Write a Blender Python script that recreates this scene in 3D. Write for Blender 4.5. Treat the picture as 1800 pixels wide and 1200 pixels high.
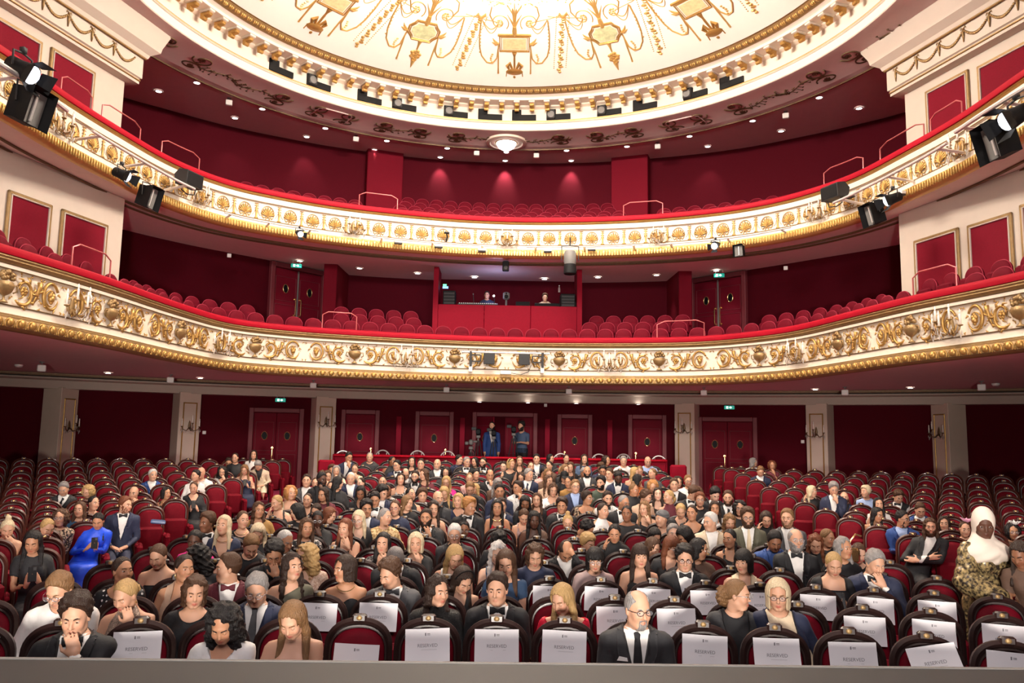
import bpy, math, random
import numpy as np
from mathutils import Matrix, Vector

for _o in list(bpy.data.objects):
    bpy.data.objects.remove(_o)
SC = bpy.context.scene
COL = SC.collection
random.seed(7)
RNG = np.random.RandomState(11)
PI = math.pi

# ------------------------------------------------------------------ camera
FPX = 1420.0
TILT = math.atan(176 / 1420.0)
ROLL = math.radians(1.0)
YAW = 12.6 / 1420.0
CZ = 2.12
def _rx(a):
    c, s = math.cos(a), math.sin(a)
    return np.array([[1, 0, 0], [0, c, -s], [0, s, c]])
def _rz(a):
    c, s = math.cos(a), math.sin(a)
    return np.array([[c, -s, 0], [s, c, 0], [0, 0, 1.0]])
CR = _rz(-YAW) @ _rx(PI / 2 + TILT) @ _rz(ROLL)
CC = np.array([0, 0, CZ])
cam_d = bpy.data.cameras.new('camera')
cam = bpy.data.objects.new('camera', cam_d)
COL.objects.link(cam)
cam_d.sensor_width = 36.0
cam_d.lens = 36.0 * FPX / 1800.0
cam_d.clip_start = 0.05
cam_d.clip_end = 200
_m = Matrix([list(CR[i]) + [CC[i]] for i in range(3)] + [[0, 0, 0, 1]])
cam.matrix_world = _m
SC.camera = cam

def ray(x, y):
    return CR @ np.array([(x - 900) / FPX, -(y - 600) / FPX, -1.0])
def at_z(x, y, z):
    r = ray(x, y); return CC + r * ((z - CZ) / r[2])
def at_y(x, y, Y):
    r = ray(x, y); return CC + r * (Y / r[1])
def at_r(x, y, rad):
    r = ray(x, y); return CC + r * (rad / math.hypot(r[0], r[1]))
def proj(p):
    q = CR.T @ (np.asarray(p, float) - CC)
    return np.array([900 + FPX * q[0] / -q[2], 600 - FPX * q[1] / -q[2]])

# ------------------------------------------------------------------ world, light
w = bpy.data.worlds.new('world'); SC.world = w
w.use_nodes = True
w.node_tree.nodes['Background'].inputs[0].default_value = (0.02, 0.015, 0.015, 1)
w.node_tree.nodes['Background'].inputs[1].default_value = 0.35
vs = SC.view_settings
vs.view_transform = 'Standard'; vs.look = 'None'; vs.gamma = 1.0; vs.use_curve_mapping = False
vs.exposure = 0.0

def lamp(name, kind, loc, energy, color=(1, .86, .7), size=.3, target=None, spot=None, blend=.5, sy=None):
    d = bpy.data.lights.new(name, kind)
    d.energy = energy; d.color = color
    if kind == 'AREA':
        d.size = size
        if sy: d.shape = 'RECTANGLE'; d.size_y = sy
        else: d.shape = 'DISK'
    else:
        d.shadow_soft_size = size
    if kind == 'SPOT':
        d.spot_size = math.radians(spot); d.spot_blend = blend
    o = bpy.data.objects.new(name, d); COL.objects.link(o)
    o.location = loc
    if target is not None:
        v = Vector(target) - Vector(loc)
        o.rotation_euler = v.to_track_quat('-Z', 'Y').to_euler()
    return o

# house lights: lamps of the chandelier, spots in the ring below the dome, stage spots; then added front fill
for _k in range(6):
    _a = _k * PI / 3 + .3
    lamp('chandelier_lamp_light', 'POINT', (1.25 * math.sin(_a), 14.8 + 1.25 * math.cos(_a), 11.15), 680, (1, .88, .74), .25)
for _k in range(14):
    _a = 2 * PI * (_k + .5) / 14
    _p = (6.9 * math.sin(_a), 14.8 + 6.9 * math.cos(_a), 11.35)
    lamp('ring_house_light', 'SPOT', _p, 340, (1, .87, .75), .25, target=(_p[0] * .62, 14.0 + (_p[1] - 14.8) * .62, 0), spot=88, blend=.6)
for _x in (-5.0, -1.7, 1.7, 5.0):
    lamp('stage_spot_light', 'SPOT', (_x, -1.0, 7.2), 2600, (1, .88, .79), .5, target=(_x * 1.3, 22, 3.0), spot=58, blend=1.0)
for _d in (-27, -13.5, 0, 13.5, 27):
    _a = math.radians(_d)
    lamp('front_fill_spot', 'SPOT', (1.5 * math.sin(_a), -2.0, 1.6), 2900, (1, .90, .80), .3, target=(26 * math.sin(_a), -2 + 26 * math.cos(_a), 3.6), spot=32, blend=.7)  # unseen fill spots, added to brighten the pillars, soffit and faces
lamp('front_fill_area', 'AREA', (0, -.5, 6.5), 420, (.97, .87, .86), 7.0, target=(0, 9, 1.0), sy=2.5)  # soft fill added for the front rows, stands in for stage light

# ------------------------------------------------------------------ materials
MATS = {}
def M(name, col=None, rough=.5, metal=0., noise=0., nscale=30., bump=0., bscale=60., sheen=0., emit=None, estr=0., spec=.5, coat=0., trans=0., sss=0., stretch=None):
    if name in MATS: return MATS[name]
    m = bpy.data.materials.new(name); m.use_nodes = True
    nt = m.node_tree; b = nt.nodes['Principled BSDF']
    c = tuple(col) + (1,)
    b.inputs['Base Color'].default_value = c
    b.inputs['Roughness'].default_value = rough
    b.inputs['Metallic'].default_value = metal
    b.inputs['Specular IOR Level'].default_value = spec
    if sheen:
        b.inputs['Sheen Weight'].default_value = sheen
        b.inputs['Sheen Roughness'].default_value = .4
        b.inputs['Sheen Tint'].default_value = tuple(min(1, x * 2 + .05) for x in col) + (1,)
    if coat: b.inputs['Coat Weight'].default_value = coat; b.inputs['Coat Roughness'].default_value = .15
    if trans: b.inputs['Transmission Weight'].default_value = trans
    if sss:
        b.inputs['Subsurface Weight'].default_value = sss
        b.inputs['Subsurface Radius'].default_value = (.02, .008, .004)
        b.inputs['Subsurface Scale'].default_value = .5
    if emit:
        b.inputs['Emission Color'].default_value = tuple(emit) + (1,)
        b.inputs['Emission Strength'].default_value = estr
    if noise or bump:
        tc = nt.nodes.new('ShaderNodeTexCoord')
        src = tc.outputs['Object']
        if stretch:
            mp = nt.nodes.new('ShaderNodeMapping'); mp.inputs['Scale'].default_value = stretch
            nt.links.new(src, mp.inputs[0]); src = mp.outputs[0]
        if noise:
            n = nt.nodes.new('ShaderNodeTexNoise'); n.inputs['Scale'].default_value = nscale
            n.inputs['Detail'].default_value = 4
            nt.links.new(src, n.inputs[0])
            mx = nt.nodes.new('ShaderNodeMix'); mx.data_type = 'RGBA'
            mx.inputs[6].default_value = tuple(max(0, x * (1 - noise)) for x in col) + (1,)
            mx.inputs[7].default_value = tuple(min(1, x * (1 + noise)) for x in col) + (1,)
            nt.links.new(n.outputs[0], mx.inputs[0])
            nt.links.new(mx.outputs[2], b.inputs['Base Color'])
        if bump:
            n2 = nt.nodes.new('ShaderNodeTexNoise'); n2.inputs['Scale'].default_value = bscale
            nt.links.new(src, n2.inputs[0])
            bp = nt.nodes.new('ShaderNodeBump'); bp.inputs['Strength'].default_value = bump
            bp.inputs['Distance'].default_value = .01
            nt.links.new(n2.outputs[0], bp.inputs['Height'])
            nt.links.new(bp.outputs[0], b.inputs['Normal'])
    MATS[name] = m
    return m

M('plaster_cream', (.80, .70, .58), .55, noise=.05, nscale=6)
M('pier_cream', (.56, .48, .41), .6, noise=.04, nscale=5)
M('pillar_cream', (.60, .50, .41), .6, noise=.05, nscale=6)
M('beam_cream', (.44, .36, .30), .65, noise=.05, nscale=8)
M('plaster_white', (.76, .69, .60), .5, noise=.03, nscale=5)
M('dome_white', (.90, .86, .80), .55, noise=.02, nscale=3)
M('plaster_soffit', (.80, .68, .63), .7, noise=.06, nscale=8)
M('ceiling_plain', (.62, .48, .46), .7, noise=.06, nscale=6)
M('gold', (.46, .27, .08), .40, .62, noise=.25, nscale=14, bump=.25, bscale=90)
M('gold_pale', (.66, .44, .15), .38, .6, noise=.2, nscale=14, bump=.2, bscale=80)
M('gold_old', (.30, .19, .08), .45, .5, noise=.3, nscale=12, bump=.3, bscale=70)
M('gold_dark', (.16, .10, .05), .5, .4, noise=.3, nscale=25)
M('brass', (.75, .55, .25), .25, .9)
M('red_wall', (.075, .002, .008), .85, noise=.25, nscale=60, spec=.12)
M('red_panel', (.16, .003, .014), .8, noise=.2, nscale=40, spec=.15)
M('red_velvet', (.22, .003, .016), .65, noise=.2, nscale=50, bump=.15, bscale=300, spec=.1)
M('rail_velvet', (.33, .004, .016), .6, noise=.15, nscale=40, spec=.12)
M('seat_velvet', (.135, .002, .010), .65, noise=.22, nscale=35, bump=.15, bscale=250, spec=.12)
M('seat_velvet_b', (.11, .002, .010), .72, noise=.2, nscale=35, spec=.1)
M('seat_piping', (.30, .025, .05), .6, spec=.2)
M('seat_velvet_s', (.13, .002, .009), .68, noise=.22, nscale=35, spec=.1)
M('wood_dark', (.022, .010, .009), .38, noise=.3, nscale=20, coat=.10, spec=.4)
M('wood_brown', (.060, .016, .011), .40, noise=.3, nscale=20, coat=.08, spec=.35)
M('door_red', (.15, .004, .016), .7, noise=.15, nscale=30, spec=.15)
M('door_frame', (.17, .025, .035), .6, noise=.1, nscale=20)
M('carpet', (.30, .018, .055), .9, noise=.25, nscale=160)
M('stage_grey', (.016, .0155, .018), .6, noise=.15, nscale=300)
M('black', (.010, .010, .011), .6, spec=.15)
M('black_gloss', (.015, .015, .017), .2)
M('dark_grey', (.035, .035, .037), .55, spec=.25)
M('grey', (.18, .175, .17), .5, spec=.3)
M('steel', (.62, .62, .63), .3, .9)
M('white_paint', (.80, .78, .75), .45)
M('paper', (.78, .77, .80), .7, noise=.02, nscale=6)
M('ink', (.20, .19, .21), .7)
M('ink_light', (.55, .54, .56), .7)
M('glass_dark', (.008, .008, .010), .5, spec=.1)
M('crystal', (.9, .88, .85), .05, 0, spec=1., trans=.7)
M('candle', (.92, .88, .80), .5)
M('lamp_white', (1, .95, .88), .4, emit=(1, .93, .85), estr=12)
M('bowl_white', (1, .95, .9), .4, emit=(1, .93, .88), estr=5)
M('lens_white', (.9, .9, 1), .3, emit=(.85, .88, 1), estr=2.2)
M('led_blue', (.1, .3, 1), .4, emit=(.15, .35, 1), estr=3)
M('led_green', (.1, 1, .3), .4, emit=(.1, .9, .3), estr=3)
M('exit_green', (.0, .25, .18), .4, emit=(.0, .30, .22), estr=.8)
M('exit_white', (.8, 1, .9), .4, emit=(.7, 1, .9), estr=1.6)
M('phone_screen', (.6, .65, 1), .3, emit=(.62, .62, 1), estr=5)
M('paint_green', (.50, .52, .30), .6, noise=.5, nscale=9)
M('paint_peach', (.78, .52, .28), .6, noise=.35, nscale=12)
M('rail_metal', (.50, .13, .13), .35, .4)
M('pale_metal', (.75, .72, .70), .35, .4)

# ------------------------------------------------------------------ mesh helpers
def new_obj(name, mesh, parent=None, loc=None, rot=None, scale=None, mat4=None):
    o = bpy.data.objects.new(name, mesh); COL.objects.link(o)
    if parent is not None: o.parent = parent
    if mat4 is not None: o.matrix_local = mat4
    else:
        if loc is not None: o.location = loc
        if rot is not None: o.rotation_euler = rot
        if scale is not None: o.scale = scale
    return o
def tag(o, label=None, cat=None, group=None, kind=None):
    if label: o['label'] = label
    if cat: o['category'] = cat
    if group: o['group'] = group
    if kind: o['kind'] = kind
    return o
def empty(name, loc=(0, 0, 0), rz=0., label=None, cat=None, group=None, kind=None):
    o = bpy.data.objects.new(name, None); COL.objects.link(o)
    o.empty_display_size = .05
    o.location = loc; o.rotation_euler = (0, 0, rz)
    return tag(o, label, cat, group, kind)

def np_mesh(name, V, Fq, mats, smooth=True, midx=None):
    """V (n,3), Fq list of arrays (k,3)/(k,4) -> mesh"""
    me = bpy.data.meshes.new(name)
    V = np.asarray(V, np.float32)
    if not isinstance(Fq, (list, tuple)): Fq = [Fq]
    Fq = [np.asarray(f, np.int32) for f in Fq if len(f)]
    tot = np.concatenate([np.full(len(f), f.shape[1], np.int32) for f in Fq]) if Fq else np.zeros(0, np.int32)
    loops = np.concatenate([f.ravel() for f in Fq]) if Fq else np.zeros(0, np.int32)
    me.vertices.add(len(V)); me.vertices.foreach_set('co', V.ravel())
    me.loops.add(len(loops)); me.loops.foreach_set('vertex_index', loops)
    me.polygons.add(len(tot))
    st = np.zeros(len(tot), np.int32); st[1:] = np.cumsum(tot)[:-1]
    me.polygons.foreach_set('loop_start', st)
    if midx is not None: me.polygons.foreach_set('material_index', np.asarray(midx, np.int32))
    me.polygons.foreach_set('use_smooth', np.full(len(tot), bool(smooth)))
    for m in (mats if isinstance(mats, (list, tuple)) else [mats]):
        me.materials.append(MATS[m] if isinstance(m, str) else m)
    me.update(calc_edges=True)
    return me

class MB:
    def __init__(s): s.v = []; s.f = []; s.m = []; s.mi = 0; s.X = None
    def _add(s, V, F):
        b = len(s.v)
        if s.X is not None:
            V = [tuple(s.X @ Vector(p)) for p in V]
        s.v.extend([tuple(p) for p in V]); s.f.extend([tuple(b + i for i in f) for f in F]); s.m.extend([s.mi] * len(F))
        return s
    def box(s, c, d, rz=0., taper=1.):
        x, y, z = d[0] / 2, d[1] / 2, d[2] / 2
        cz, sz = math.cos(rz), math.sin(rz)
        V = []
        for sx, sy, szz in ((-1, -1, -1), (1, -1, -1), (1, 1, -1), (-1, 1, -1), (-1, -1, 1), (1, -1, 1), (1, 1, 1), (-1, 1, 1)):
            t = taper if szz > 0 else 1
            a, b_ = sx * x * t, sy * y * t
            V.append((c[0] + a * cz - b_ * sz, c[1] + a * sz + b_ * cz, c[2] + szz * z))
        return s._add(V, [(0, 3, 2, 1), (4, 5, 6, 7), (0, 1, 5, 4), (1, 2, 6, 5), (2, 3, 7, 6), (3, 0, 4, 7)])
    def rbox(s, c, d, r=.02, rz=0.):
        """box with chamfered vertical/horizontal edges"""
        x, y, z = d[0] / 2, d[1] / 2, d[2] / 2
        r = min(r, x * .9, y * .9, z * .9)
        rings = []
        for (zz, ins) in ((-z, r), (-z + r, 0), (z - r, 0), (z, r)):
            X, Y = x - ins, y - ins
            q = min(r, X * .9, Y * .9)
            rings.append([(X - q, -Y), (X, -Y + q), (X, Y - q), (X - q, Y), (-X + q, Y), (-X, Y - q), (-X, -Y + q), (-X + q, -Y)])
        cz, sz = math.cos(rz), math.sin(rz)
        V = []; F = []
        zs = (-z, -z + r, z - r, z)
        for ring, zz in zip(rings, zs):
            for a, b_ in ring: V.append((c[0] + a * cz - b_ * sz, c[1] + a * sz + b_ * cz, c[2] + zz))
        for k in range(3):
            for i in range(8):
                j = (i + 1) % 8
                F.append((k * 8 + i, k * 8 + j, k * 8 + 8 + j, k * 8 + 8 + i))
        F.append(tuple(range(7, -1, -1))); F.append(tuple(range(24, 32)))
        return s._add(V, F)
    def tube(s, pts, r, seg=8, caps=True, flat=1., up=None):
        P = np.asarray(pts, float); n = len(P)
        R = np.full(n, r, float) if np.isscalar(r) else np.asarray(r, float)
        T = np.gradient(P, axis=0); T /= np.linalg.norm(T, axis=1)[:, None] + 1e-9
        u = np.array(up if up is not None else ((0, 0, 1) if abs(T[0][2]) < .9 else (0, 1, 0)), float)
        V = []; F = []
        for i in range(n):
            u = u - T[i] * (u @ T[i]); u /= np.linalg.norm(u) + 1e-9
            v = np.cross(T[i], u)
            for k in range(seg):
                a = 2 * PI * k / seg
                V.append(P[i] + R[i] * (math.cos(a) * u * flat + math.sin(a) * v))
        for i in range(n - 1):
            for k in range(seg):
                j = (k + 1) % seg
                F.append((i * seg + k, i * seg + j, i * seg + seg + j, i * seg + seg + k))
        if caps:
            F.append(tuple(range(seg - 1, -1, -1))); F.append(tuple((n - 1) * seg + k for k in range(seg)))
        return s._add(V, F)
    def lathe(s, prof, seg=16, c=(0, 0, 0), axis='z', caps=True, a0=0., a1=2 * PI):
        full = abs(a1 - a0 - 2 * PI) < 1e-6
        ns = seg if full else seg + 1
        V = []; F = []
        for (r, h) in prof:
            for k in range(ns):
                a = a0 + (a1 - a0) * k / seg
                x, y = r * math.cos(a), r * math.sin(a)
                p = (x, y, h) if axis == 'z' else ((x, h, y) if axis == 'y' else (h, x, y))
                V.append((c[0] + p[0], c[1] + p[1], c[2] + p[2]))
        for i in range(len(prof) - 1):
            for k in range(seg):
                j = (k + 1) % ns
                q = (i * ns + k, i * ns + j, i * ns + ns + j, i * ns + ns + k)
                F.append(q if axis != 'y' else q[::-1])
        if caps and full:
            F.append(tuple(range(ns - 1, -1, -1))); F.append(tuple((len(prof) - 1) * ns + k for k in range(ns)))
        return s._add(V, F)
    def ball(s, c, r, seg=8, rings=6):
        r = (r, r, r) if np.isscalar(r) else r
        V = []; F = []
        for i in range(rings + 1):
            t = PI * i / rings
            for k in range(seg):
                a = 2 * PI * k / seg
                V.append((c[0] + r[0] * math.sin(t) * math.cos(a), c[1] + r[1] * math.sin(t) * math.sin(a), c[2] - r[2] * math.cos(t)))
        for i in range(rings):
            for k in range(seg):
                j = (k + 1) % seg
                F.append((i * seg + k, i * seg + j, i * seg + seg + j, i * seg + seg + k))
        return s._add(V, F)
    def prism(s, outline, y0, y1, axis='y'):
        """outline in (x,z) extruded along y, or (x,y) along z"""
        n = len(outline)
        if axis == 'y':
            V = [(a, y0, b) for a, b in outline] + [(a, y1, b) for a, b in outline]
        elif axis == 'x':
            V = [(y0, a, b) for a, b in outline] + [(y1, a, b) for a, b in outline]
        else:
            V = [(a, b, y0) for a, b in outline] + [(a, b, y1) for a, b in outline]
        F = [tuple(range(n)), tuple(range(2 * n - 1, n - 1, -1))]
        for i in range(n):
            j = (i + 1) % n
            F.append((i, n + i, n + j, j))
        return s._add(V, F)
    def grid(s, rows, closed=False):
        """rows: list of lists of points -> quads"""
        n = len(rows[0]); V = [p for r in rows for p in r]; F = []
        for i in range(len(rows) - 1):
            for k in range(n if closed else n - 1):
                j = (k + 1) % n
                F.append((i * n + k, i * n + j, i * n + n + j, i * n + n + k))
        return s._add(V, F)
    def mesh(s, name, mats, smooth=True, auto=None):
        me = bpy.data.meshes.new(name)
        me.from_pydata(s.v, [], s.f)
        mats = mats if isinstance(mats, (list, tuple)) else [mats]
        for m in mats: me.materials.append(MATS[m] if isinstance(m, str) else m)
        if len(mats) > 1: me.polygons.foreach_set('material_index', np.asarray(s.m, np.int32))
        me.polygons.foreach_set('use_smooth', np.full(len(s.f), bool(smooth)))
        me.update()
        if smooth and auto is not None:
            try:
                me.set_sharp_from_angle(angle=math.radians(auto))
            except Exception: pass
        return me
    def build(s, name, mats, parent=None, smooth=True, auto=35, **kw):
        return new_obj(name, s.mesh(name, mats, smooth, auto), parent, **kw)

def catmull(P, n=200):
    P = np.asarray(P, float); P = np.vstack([2 * P[0] - P[1], P, 2 * P[-1] - P[-2]])
    out = []
    for i in range(1, len(P) - 2):
        p0, p1, p2, p3 = P[i - 1:i + 3]
        for t in np.linspace(0, 1, 24, endpoint=False):
            out.append(.5 * (2 * p1 + (p2 - p0) * t + (2 * p0 - 5 * p1 + 4 * p2 - p3) * t * t + (3 * p1 - p0 - 3 * p2 + p3) * t ** 3))
    out.append(P[-2]); out = np.array(out)
    L = np.concatenate([[0], np.cumsum(np.linalg.norm(np.diff(out, axis=0), axis=1))])
    s = np.linspace(0, L[-1], n)
    return np.stack([np.interp(s, L, out[:, k]) for k in range(out.shape[1])], 1)

class Path:
    """plan curve, normals point at the stage"""
    def __init__(s, P, n=240, smooth=6):
        Q = catmull(P, n)
        for _ in range(smooth):
            Q[1:-1] = (Q[:-2] + 2 * Q[1:-1] + Q[2:]) / 4
        s.P = Q
        T = np.gradient(Q, axis=0); T /= np.linalg.norm(T, axis=1)[:, None]
        s.T = T; s.N = np.stack([T[:, 1], -T[:, 0]], 1)
        s.L = np.concatenate([[0], np.cumsum(np.linalg.norm(np.diff(Q, axis=0), axis=1))])
        s.len = s.L[-1]
    def at(s, t):
        p = np.array([np.interp(t, s.L, s.P[:, 0]), np.interp(t, s.L, s.P[:, 1])])
        nn = np.array([np.interp(t, s.L, s.N[:, 0]), np.interp(t, s.L, s.N[:, 1])]); nn /= np.linalg.norm(nn)
        return p, nn
    def off(s, n):
        return s.P + s.N * n
    def s_px(s, x, z, n=0.):
        Q = s.off(n)
        px = np.array([proj((q[0], q[1], z))[0] for q in Q])
        return float(np.interp(x, px, s.L)) if px[-1] > px[0] else float(s.L[np.argmin(abs(px - x))])
    def place(s, t, n, z):
        p, nn = s.at(t); q = p + nn * n
        return (q[0], q[1], z), math.atan2(nn[0], -nn[1])     # rz so that local -y looks along the normal
    def sweep(s, mb, prof, i0=0, i1=None):
        rows = []
        i1 = len(s.P) if i1 is None else i1
        for (n, z) in prof:
            Q = s.off(n)[i0:i1]
            rows.append([(q[0], q[1], z) for q in Q])
        mb.grid(rows); return mb
# ------------------------------------------------------------------ plan curves
PB1 = Path([(-8.3, 7.5), (-7.6, 9.3), (-7.13, 11.21), (-6.93, 12.3), (-6.75, 13.63), (-6.58, 15.82), (-6.2, 17.9), (-5.2, 18.93), (-3.97, 19.5), (-2, 20.1), (.1, 20.38),
            (2.3, 20.25), (4.42, 19.75), (5.53, 18.9), (6.38, 17.5), (6.78, 15.49), (7.08, 13.81), (7.4, 12.71), (7.69, 11.7), (8.1, 9.8), (8.7, 7.8)])
PB2 = Path([(-8.4, 8.3), (-8.25, 10.5), (-7.98, 12.2), (-7.93, 13.63), (-7.72, 15.24), (-7.35, 17.1), (-6.62, 18.53), (-5.53, 19.47), (-4.28, 20.2), (-2.87, 20.72), (-1.4, 21.1), (.1, 21.25),
            (1.66, 21.16), (3.15, 20.89), (4.57, 20.41), (5.86, 19.7), (6.9, 18.65), (7.65, 17.2), (8.0, 15.35), (8.2, 13.77), (8.22, 12.03), (8.35, 10.3), (8.5, 8.3)])
def arc(R, a0, a1, n, cy=0.):
    return [(R * math.sin(a), cy + R * math.cos(a)) for a in np.linspace(math.radians(a0), math.radians(a1), n)]
W1 = Path([(-14.5, 11.0), (-12.8, 14.0), (-11.2, 16.8), (-9.6, 19.2), (-8.4, 20.9), (-6.85, 22.5), (-5.2, 24.3), (-2.3, 25.0), (0, 25.1), (2.3, 25.0), (5.35, 24.3), (7.0, 22.6), (8.5, 20.9), (9.8, 19.3), (11.3, 16.8), (13, 14.0), (14.7, 11.0)], smooth=1)
W2 = Path([(-15, 13.0), (-12.9, 17.4), (-10.75, 20.45), (-9.44, 21.7), (-8.2, 22.75), (-6.77, 23.6), (-5.2, 24.35), (-2.6, 25.15), (0, 25.4), (2.6, 25.2), (5.2, 24.5), (7.05, 23.7), (8.45, 22.75), (9.75, 21.7), (10.9, 20.5), (13.0, 17.4), (15, 13.0)], smooth=2)

# floor heights
def fl_c(Y): return float(np.interp(Y, [0, 5.4, 7.2, 8.9, 10.7, 12.46, 14.2, 15.98, 17.74, 19.5, 21, 27], [-.13, -.12, -.14, -.12, -.075, -.01, .10, .23, .38, .56, .58, .55]))
def fl_s(r): return float(np.interp(r, [0, 12.5, 13.77, 14.6, 15.6, 16.5, 17.45, 18.4, 19.3, 20.2, 27], [-.11, -.10, -.07, -.03, .01, .11, .185, .284, .40, .51, .55]))
def floor_z(x, y):
    t = min(1, max(0, (abs(x) - 4.35) / .5))
    return fl_c(y) * (1 - t) + fl_s(math.hypot(x, y)) * t
mb = MB()
rows = []
for y in np.arange(3.8, 27.6, .5):
    rows.append([(x, y, floor_z(x, y)) for x in np.concatenate([np.arange(-19, -5, .8), np.arange(-5, 5.01, .25), np.arange(5.6, 19.5, .8)])])
mb.grid(rows[::1])
for i, q in enumerate(mb.f): mb.f[i] = q
tag(mb.build('floor', 'carpet'), kind='structure')
# stage
mb = MB(); mb.rbox((0, 2.10, .47), (16, 4.42, 1.04), .015)
o = mb.build('stage_floor', 'stage_grey', auto=30, rot=(0, 0, .017)); tag(o, kind='structure')
mb = MB(); mb.box((0, 4.32, .95), (16, .03, .085)); mb.build('edge_board', 'grey', o)

# ---------------------------------------------------------------- stalls wall
RW = 26.15
mb = MB(); a = arc(RW, -62, 62, 90)
mb.grid([[(p[0], p[1], .2) for p in a], [(p[0], p[1], 3.9) for p in a]])
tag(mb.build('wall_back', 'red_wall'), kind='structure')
# beam and ceiling line above it
a = arc(25.6, -62, 62, 90)
mb = MB()
mb.grid([[(p[0] * k, p[1] * k, z) for p in a] for k, z in ((1.02, 3.36), (1.0, 3.36), (1.0, 3.58), (.997, 3.60), (.994, 3.62), (.994, 3.66), (1.02, 3.70))])
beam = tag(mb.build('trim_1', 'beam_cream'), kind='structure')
for k, (r_, rad) in enumerate(((24.55, .028), (24.15, .022))):
    q = arc(r_, -60, 60, 100); mb = MB(); mb.tube([(p[0], p[1], 3.665) for p in q], rad, 6)
    mb.build('moulding_line', 'gold_dark', beam)
# soffit below the first balcony
mb = MB()
inner = PB1.off(-.02)
th = np.arctan2(inner[:, 0], inner[:, 1])
lin = np.linspace(0, 1, 7)
rows = []
for t in lin:
    rr = []
    for p, an in zip(inner, th):
        an2 = an * (1 + .35 * t * 0)
        q = np.array([26.1 * math.sin(an2), 26.1 * math.cos(an2)])
        m_ = p * (1 - t) + q * t
        rr.append((m_[0], m_[1], 3.56 + .14 * min(1, t * 4)))
    rows.append(rr)
mb.grid(rows)
tag(mb.build('ceiling_stalls', 'plaster_soffit'), kind='structure')

def quad_on(A, B):  # vertical plane through plan points
    A = np.array(A, float); B = np.array(B, float); d = B - A; n = np.array([d[1], -d[0]])
    def hit(x, y):
        r = ray(x, y); t = (n @ (A - CC[:2])) / (n @ r[:2]); return CC + r * t
    return hit

def frame_rect(mb, u0, u1, z0, z1, w_, d_, y=0., bead=False):
    """rectangular moulding on a local plane (x along, z up, -y towards viewer)"""
    for (a, b, c, d) in ((u0, u1, z1 - w_, z1), (u0, u1, z0, z0 + w_), (u0, u0 + w_, z0, z1), (u1 - w_, u1, z0, z1)):
        mb.rbox(((a + b) / 2, y - d_ / 2, (c + d) / 2), (b - a, d_, d - c), min(.012, w_ * .3))

# ---------------------------------------------------------------- pillars
SCONCE_SPOTS = []
def pillar(px, phi, left, w_=.62, R=25.5):
    c = at_r(px, 780, R)[:2]
    phi = math.radians(phi) * (1 if left else -1)
    n = np.array([math.sin(phi), -math.cos(phi)])
    u = np.array([math.cos(phi), math.sin(phi)]) * (1 if left else -1)
    ctr = c + u * w_ / 2 - n * w_ / 2
    z0 = floor_z(*ctr)
    rz = math.atan2(n[0], -n[1])
    o = empty('pillar', (ctr[0], ctr[1], z0), rz, kind='structure')
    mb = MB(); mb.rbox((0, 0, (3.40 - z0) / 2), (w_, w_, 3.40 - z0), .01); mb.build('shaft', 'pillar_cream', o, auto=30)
    mb = MB(); mb.rbox((0, 0, .16), (w_ + .06, w_ + .06, .32), .02); mb.build('plinth', 'pillar_cream', o, auto=30)
    mb = MB(); frame_rect(mb, -w_ * .33, w_ * .33, .55, 2.60 - (z0 - .5), .035, .03, -w_ / 2); mb.build('gilded_panel_frame', 'gold', o, auto=30)
    SCONCE_SPOTS.append((ctr + n * (w_ / 2 + .01), rz, z0, px))
    return o
for px, phi, left in ((101, 75, True), (311, 40, True), (553, 28, True), (1221, 28, False), (1455, 40, False), (1669, 75, False)):
    pillar(px, phi, left)

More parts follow.
